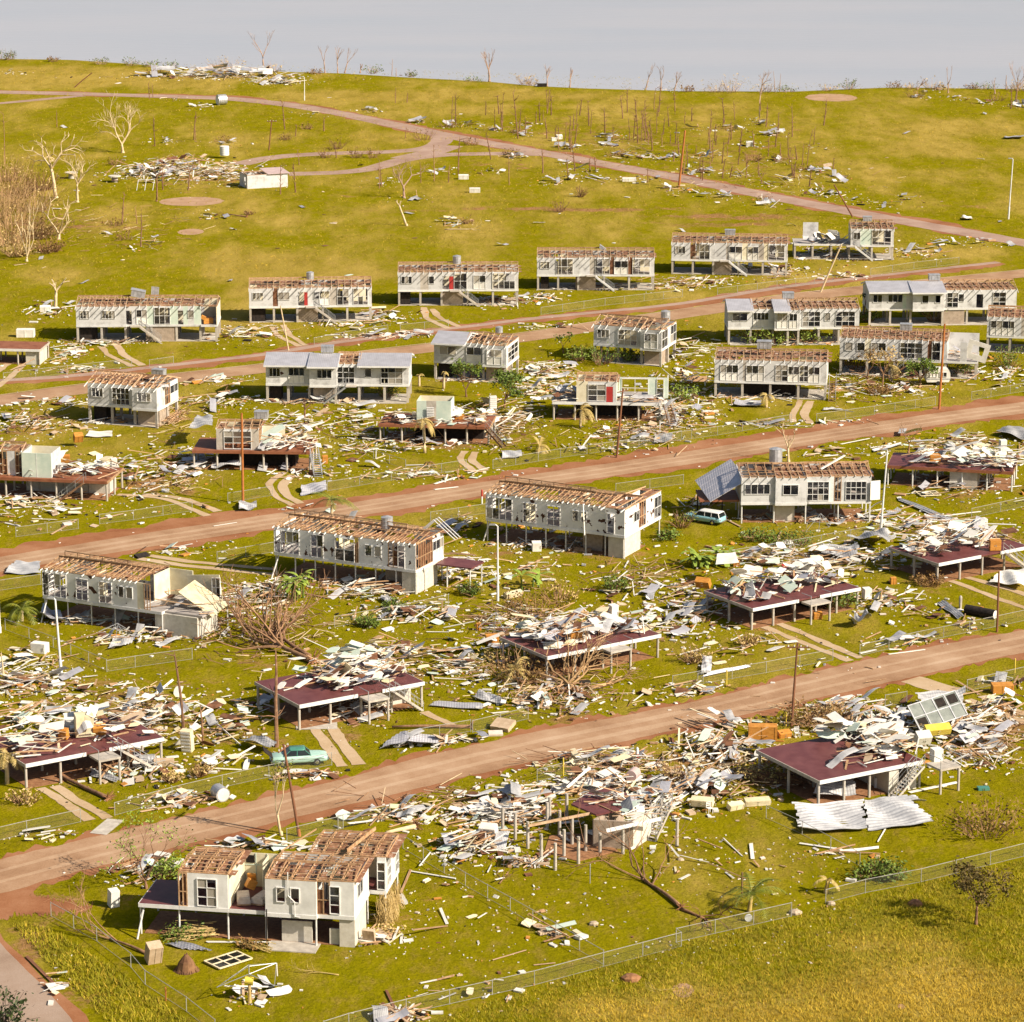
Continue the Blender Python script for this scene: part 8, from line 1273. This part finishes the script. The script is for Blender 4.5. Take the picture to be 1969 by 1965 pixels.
# rubble heaps of the far field
pile(1, 1020, 825, 330, 50, 380, 'in the big rubble heap beside the white shed', 2.0, white=.4, s=1.35, tilt=.35); pile(1, 1250, 840, 120, 40, 60, 'at the shed end of the big rubble heap', 1.2, white=.3); pile(1, 830, 830, 160, 20, 50, 'spread left of the big rubble heap', .6)
pile(1, 1250, 285, 420, 12, 190, 'in the long far heap of iron near the cliff edge', 1.6, iron_=.9, s=1.5); pile(1, 1550, 318, 130, 9, 50, 'in the small far heap of iron near the cliff edge', 1.0, iron_=.9, s=1.4)
for _ in range(26):
    piece(at(1, 850 + dr.random() * 800, 275 + dr.gauss(0, 8)), 'in the long far heap of iron near the cliff edge', 'sheet', dr.uniform(0, .8), .4, 1.8)
for (t, x, y, n, s) in [(1, 1150, 455, 8, 1.3), (1, 960, 650, 6, 1), (1, 1270, 660, 8, 1.3), (1, 830, 1235, 10, 1.2), (1, 1190, 1068, 6, 1.5), (1, 90, 265, 4, 1.4), (1, 990, 410, 4, 1.2), (2, 200, 480, 12, 1.6), (2, 460, 540, 14, 1.5), (2, 640, 565, 8, 1.2), (2, 760, 555, 6, 1.4), (2, 860, 580, 6, 1.4), (2, 1030, 605, 12, 1.5), (2, 1060, 555, 4, 1.6), (2, 1290, 685, 12, 1.4), (2, 1530, 620, 14, 1.5), (2, 1510, 670, 8, 1.5), (2, 1600, 730, 14, 1.6), (2, 1750, 740, 12, 1.5), (2, 1880, 740, 10, 1.5), (2, 1000, 735, 14, 1.5), (2, 550, 815, 6, 1.3), (2, 890, 820, 5, 1.4), (2, 1190, 885, 8, 1.5), (2, 1380, 810, 6, 1.5), (2, 1500, 860, 8, 1.5), (2, 1700, 860, 5, 1.3), (2, 640, 1105, 16, 1.6), (2, 400, 975, 3, 1.5), (2, 260, 880, 4, 1.3), (2, 1890, 920, 10, 1.3), (2, 1300, 850, 5, 1.3), (2, 1850, 360, 6, 1.6), (2, 1340, 770, 8, 1.2),
                   (3, 170, 725, 12, 1.6), (3, 90, 810, 10, 1.4), (3, 240, 805, 6, 1.5), (3, 370, 830, 10, 1.6), (3, 560, 750, 8, 1.6), (3, 540, 600, 12, 1.6), (3, 320, 575, 6, 1.4), (3, 460, 540, 6, 1.4), (3, 650, 840, 10, 1.6), (3, 770, 800, 12, 1.5), (3, 780, 920, 12, 1.5), (3, 890, 850, 8, 1.6), (3, 890, 940, 6, 1.6), (3, 270, 945, 8, 1.8), (3, 550, 890, 6, 1.5), (3, 70, 920, 8, 1.5), (3, 510, 985, 8, 1.3), (3, 980, 970, 3, 1.4), (3, 1480, 1205, 5, 1.4), (3, 1760, 1210, 4, 1.5), (3, 1640, 1170, 3, 1.6), (3, 1910, 445, 14, 1.6), (3, 1710, 425, 4, 1.6), (3, 1570, 405, 4, 1.4), (3, 1340, 395, 5, 1.4), (3, 1460, 350, 6, 1.6), (3, 1150, 1000, 5, 1.3), (3, 800, 680, 3, 1.5), (3, 130, 575, 3, 1.6), (3, 1290, 965, 3, 1.6), (3, 420, 660, 2, 1.4), (1, 1750, 490, 4, 1.2)]:
    p = at(t, x, y); CENT.append((p, 3, 4, 4))
    for _ in range(n):
        u, v = dr.gauss(0, .8), dr.gauss(0, 1.6); piece(p + Vector((u * 1.6, v * 1.5, 0)), 'scattered in clumps over the far field', 'sheet' if dr.random() < .3 else None, dr.random() * .3, .3, s * .62, .9)
LONE = [(1, 665, 322), (1, 1850, 403), (1, 700, 735), (1, 1700, 1020), (1, 1815, 932), (1, 1820, 1060), (1, 1870, 1110), (1, 470, 1445), (1, 690, 1315), (1, 1310, 1145), (1, 1560, 1250), (1, 1290, 1435), (1, 1825, 1235), (1, 530, 895), (1, 600, 1168), (1, 870, 1185), (1, 320, 1030), (1, 440, 1035), (2, 840, 1095), (2, 925, 1232), (2, 430, 1192), (2, 1130, 1108), (2, 1550, 1220), (2, 1625, 963), (2, 400, 1055), (2, 1245, 1055), (2, 130, 785), (2, 1255, 750), (2, 1310, 945), (2, 690, 495), (3, 1170, 732), (3, 1690, 738), (3, 1480, 762), (3, 960, 795), (3, 1085, 790), (3, 640, 1110), (3, 630, 1020), (3, 1280, 598), (3, 1710, 490), (3, 1800, 1090), (3, 30, 1140), (3, 230, 980), (3, 640, 985), (3, 300, 725), (2, 60, 1400), (1, 1880, 1105), (1, 230, 1310), (1, 360, 570)]
for t, x, y in LONE: piece(at(t, x, y), 'lying alone on the far grass', 'sheet' if dr.random() < .35 else 'panel', 0, .05, .8, 1)
# long white and grey boards that read one by one
for (t, x0, y0, x1, y1, wd, mt, wh) in [(8, 420, 955, 425, 1020, .2, 'white_board', 0), (9, 415, 935, 425, 1018, .3, 'white_board', 'upright-lying on the right lawn'), (6, 300, 375, 470, 325, .3, 'white_board', 'beside the lawn palm of the intact-walled house'), (6, 470, 318, 640, 355, .12, 'white_board', 'right of the lawn palm'), (5, 545, 822, 670, 785, .3, 'white_board', 'on the lawn edge of the middle road'), (5, 540, 855, 675, 840, .25, 'white_board', 'at the middle road verge'), (5, 380, 718, 490, 716, .2, 'white_board', 'on the lawn by the slack fence'), (6, 1180, 1760, 1380, 1735, .15, 'white_board', 'on the verge along the lower road fence'), (6, 1020, 1755, 1110, 1735, .3, 'white_board', 'at the end of the lower road fence'), (9, 20, 1135, 75, 1108, .25, 'white_board', 'on the right lawn near the bottom fence'), (8, 410, 1095, 655, 1135, .18, 'white_board', 'on the lawn right of the nearest house'), (8, 350, 1215, 405, 1085, .18, 'timber', 'at the back corner lawn of the nearest house'),
                                        (8, 860, 1590, 1045, 1535, .08, 'pale_timber', 'on the middle of the foreground lawn'), (8, 1090, 1618, 1210, 1605, .08, 'pale_timber', 'nearest the bottom fence on the lawn'), (8, 460, 1718, 550, 1700, .15, 'white_board', 'at the bottom fence on the lawn'), (0, 495, 905, 925, 908, .2, 'white_board', 'along the front posts of the nearest house'), (4, 560, 1020, 690, 990, .2, 'pale_timber', 'over the fence of the left-edge wreck'), (4, 290, 1105, 430, 1025, .2, 'pale_timber', 'slanting over the left fence'), (4, 930, 1720, 1000, 1560, .2, 'white_board', 'leaning at the peeling house store'), (6, 525, 1220, 580, 1080, .2, 'pale_timber', 'stuck upright in the green yard'), (9, 1300, 650, 1560, 595, .35, 'white_board', 'along the foot of the wide maroon floor'), (7, 150, 1570, 310, 1730, .25, 'dark_beam', 'on the left foreground bank'), (8, 250, 1830, 340, 1930, .2, 'dark_beam', 'at the bottom edge rubble'), (8, 270, 1760, 330, 1890, .2, 'dark_beam', 'standing out of the bottom edge rubble'), (9, 1120, 925, 1170, 840, .1, 'white_board', 'at the front edge of the silver roof'), (8, 0, 795, 560, 735, .18, 'timber', 'along the verge behind the nearest house'), (7, 790, 760, 1200, 685, .25, 'pale_timber', 'along the fence left of the silver tank'), (4, 1200, 1060, 1330, 1040, .1, 'white_board', 'on the middle road shoulder'), (6, 230, 985, 355, 1050, .25, 'pale_timber', 'leaning beside the parked wagon'), (6, 660, 180, 860, 100, .1, 'white_board', 0)]:
    if not wh: continue
    if mt == 'dark_beam': mt = 'pole_wood'
    a, b = at(t, x0, y0), at(t, x1, y1); d = b - a; up = .25
    put('board', mt, wh, (a + b) / 2 + Vector((0, 0, .1)), (0, 0, math.atan2(d.y, d.x)), (d.length, wd, .05))
    DEB[-1] = (1e6,) + DEB[-1][1:]
DEB.sort(key=lambda d: -d[0])
LIM = {'board': 300, 'beam': 300, 'panel': 300, 'sheet': 300, 'stick': 0}; cnt = {}
WORD = {'board': 'board', 'beam': 'roof timber', 'panel': 'wall panel piece', 'sheet': 'roofing iron piece'}
CATS = {'board': 'board', 'beam': 'timber', 'panel': 'wall panel', 'sheet': 'roofing sheet', 'stick': 'stick'}
NAMES = {'board': 'broken_board', 'beam': 'roof_timber', 'panel': 'panel_piece', 'sheet': 'iron_piece'}
TONE = {'white_board': 'white', 'white_panel': 'white', 'cream_panel': 'cream', 'pale_green': 'pale green', 'brown_lining': 'dark brown', 'timber': 'brown', 'pale_timber': 'tan', 'tan_box': 'light brown', 'sheet_iron': 'grey', 'roof_iron': 'pale grey', 'pole_wood': 'dark', 'white_panel2': 'white'}
MESH = {}; stuff = {k: MB() for k in LIM}; occ = {}
for d in DEB: occ[(d[1], d[2], d[3])] = occ.get((d[1], d[2], d[3]), 0) + 1
for _, kind, mat, where, p, e, dm in DEB:
    v = lib(kind, mat)[int(abs(p.x * 13 + p.y * 7)) % 6]; cnt[kind] = cnt.get(kind, 0) + 1
    if cnt[kind] <= LIM[kind]:
        key = (kind, mat, id(v))
        if key not in MESH: MESH[key] = v.mesh(NAMES[kind])
        o = bpy.data.objects.new(NAMES[kind], MESH[key]); col.objects.link(o); o.location = p; o.rotation_euler = e; o.scale = dm
        if kind == 'sheet': o.scale = (dm[0], dm[1], min(dm[0], 1.4))
        lb = f'{TONE[mat]} broken {WORD[kind]} {where}'.replace('broken roofing', 'bent roofing')
        for q in (' piece', ' broken', ' bent', ' wall'):
            if len(lb.split()) > 16: lb = lb.replace(q, '', 1)
        tag(o, lb, CATS[kind], f'{TONE[mat]} {WORD[kind]}s {where}')
    else:
        M = Matrix.LocRotScale(p, Euler(e), Vector(dm)); s = stuff[kind]; s.mat(mat); s.add([M @ Vector(q) for q in v.v], v.f)
for k, s in stuff.items():
    o = s.build({'board': 'board_debris', 'beam': 'timber_debris', 'panel': 'panel_debris', 'sheet': 'iron_debris', 'stick': 'stick_debris'}[k])
    if o: tag(o, kind='stuff', label='loose small wreckage strewn around the broken houses')
# ---------------------------------------------------------------- fine litter and grass
def litter():
    m = MB(); r = random.Random(3); tones = ['white_board'] * 8 + ['cream_panel', 'tan_box', 'sheet_iron', 'timber', 'brown_lining', 'timber', 'orange_wood', 'cloth_pale', 'charcoal']
    def chip(x, y, s, z=.02):
        if r.random() < .93 and on_road(x, y): return
        a = r.uniform(0, 6.28); l = s * r.uniform(.5, 1.6); b = s * r.uniform(.3, .8); ax = (Matrix.Rotation(a, 3, 'Z') @ Matrix.Rotation(r.gauss(0, .25), 3, 'X')); m.mat(r.choice(tones)); m.box((x, y, z + s * .12), l / 2, b / 2, .015 + s * .08, tuple(ax.col))
    for c, sx, sy, n in CENT:
        for _ in range(min(420, int(n * 3 + sx * 5))):
            chip(c.x + r.gauss(0, sx * .8), c.y + r.gauss(0, sy * .8), r.expovariate(6) + .06)
    for _ in range(2400):
        x = r.uniform(-150, 150); y = r.uniform(255, 480); chip(x, y, r.expovariate(9) + .04)
    for _ in range(500): p = at(9, r.uniform(-1900, 1000), r.uniform(900, 1600)); chip(p.x, p.y, abs(r.gauss(0, .08)) + .06)
    tag(m.build('litter'), kind='stuff', label='fine pale litter of broken building sheet over the grass')
litter()
def scatter_sticks():
    m = MB(); r = random.Random(8)
    for t, x, y, rx, ry, n in [(4, 1540, 1640, 280, 160, 260), (5, 980, 1600, 260, 120, 200), (8, 1250, 100, 330, 90, 220), (5, 950, 520, 200, 110, 120), (5, 1680, 530, 220, 70, 150), (4, 1000, 460, 140, 90, 90), (9, 820, 250, 200, 60, 200), (9, 1750, 320, 200, 120, 160), (7, 800, 200, 250, 120, 120), (4, 980, 820, 200, 70, 90), (5, 1700, 1330, 240, 70, 90), (6, 60, 1450, 160, 90, 60), (8, 600, 700, 400, 60, 80), (8, 1500, 500, 300, 70, 160), (6, 1150, 230, 300, 70, 130), (1, 250, 1150, 350, 140, 160), (1, 800, 1130, 300, 90, 60), (2, 1700, 700, 300, 60, 80), (3, 500, 850, 500, 120, 110), (9, 400, 560, 280, 70, 110)]:
        c = at(t, x, y); sx = rx * TILES[t][2] / scale_at(c); sy = abs(at(t, x, y - ry).y - c.y)
        for _ in range(n):
            p = Vector((c.x + r.gauss(0, sx * .6), c.y + r.gauss(0, sy * .6), r.uniform(.02, .35))); a = r.uniform(0, 6.28); L = r.uniform(.6, 2.6); d = Vector((math.cos(a), math.sin(a), r.uniform(-.1, .35))); m.mat(r.choice(['twig_brown', 'bark_brown', 'bark_pale'])); m.beam(p, p + d * L, .05, .05)
    tag(m.build('twigs'), kind='stuff', label='broken twigs and sticks strewn over the ground')
scatter_sticks()
def grass():
    r = np.random.default_rng(4)
    def blades(name, X, Y, H, Wd, mats, sel, lean=.5):
        n = len(X); a = r.uniform(0, 6.28, n); ca, sa = np.cos(a) * Wd, np.sin(a) * Wd; lx, ly = r.normal(0, lean, n) * H, r.normal(0, lean, n) * H
        V = np.stack([np.stack([X - ca, Y - sa, np.zeros(n)], 1), np.stack([X + ca, Y + sa, np.zeros(n)], 1), np.stack([X + lx, Y + ly, H], 1)], 1).reshape(-1, 3)
        me = bpy.data.meshes.new(name); me.vertices.add(3 * n); me.vertices.foreach_set('co', V.reshape(-1).astype(np.float32)); me.loops.add(3 * n); me.loops.foreach_set('vertex_index', np.arange(3 * n, dtype=np.int32)); me.polygons.add(n); me.polygons.foreach_set('loop_start', np.arange(0, 3 * n, 3, dtype=np.int32)); me.polygons.foreach_set('material_index', sel.astype(np.int32))
        for q in mats: me.materials.append(MAT[q])
        me.update(); me.validate(); o = bpy.data.objects.new(name, me); col.objects.link(o); tag(o, kind='stuff', label='tall loose grass'); return o
    P = []
    def zone(t, poly, n, clump):
        pts = [at(t, *q) for q in poly]; x0, x1 = min(p.x for p in pts), max(p.x for p in pts); y0, y1 = min(p.y for p in pts), max(p.y for p in pts); c = r.uniform((x0, y0), (x1, y1), (n, 2)); ins = np.zeros(n, bool)
        for (p, q) in zip(pts, pts[1:] + pts[:1]):
            k = ((p.y > c[:, 1]) != (q.y > c[:, 1])) & (c[:, 0] < (q.x - p.x) * (c[:, 1] - p.y) / (q.y - p.y + 1e-9) + p.x); ins ^= k
        c = c[ins]; return np.repeat(c, clump, 0) + r.normal(0, .12, (len(c) * clump, 2))
    z1 = zone(9, [(-1900, 2000), (-1500, 1960), (-20, 1500), (640, 1345), (830, 1275), (1980, 1010), (2050, 2000)], 44000, 5)
    D = field(DRY, z1[:, 0], z1[:, 1]); sel = (r.random(len(z1)) < .15 + D * .85).astype(int)
    blades('meadow_grass', z1[:, 0], z1[:, 1], r.uniform(.08, .32, len(z1)), r.uniform(.012, .028, len(z1)), ['blade_green', 'blade_dry'], sel)
    z2 = zone('s', [(0, 110), (1969, 172), (1969, 440), (1000, 300), (500, 205), (0, 185)], 15000, 3); z3 = zone('s', [(0, 200), (480, 205), (960, 300), (1969, 490), (1300, 420), (480, 520), (0, 640)], 17000, 3); z = np.concatenate([z2, z3])
    D = field(DRY, z[:, 0], z[:, 1]); sel = (r.random(len(z)) < .25 + D * .7).astype(int)
    blades('field_grass', z[:, 0], z[:, 1], r.uniform(.1, .35, len(z)), r.uniform(.02, .06, len(z)), ['blade_green', 'blade_dry'], sel, .7)
    z4 = zone(7, [(250, 1400), (620, 1620), (1100, 1960), (640, 1960), (330, 1660), (60, 1380)], 5000, 5); blades('bank_grass', z4[:, 0], z4[:, 1], r.uniform(.12, .5, len(z4)), r.uniform(.02, .05, len(z4)), ['blade_green', 'blade_dry'], (r.random(len(z4)) < .15).astype(int))
mottled('blade_green', (.20, .19, .006), (.34, .29, .012), .15, .8, coord='pos'); mottled('blade_dry', (.40, .265, .016), (.60, .41, .045), .15, .8, coord='pos')
grass()
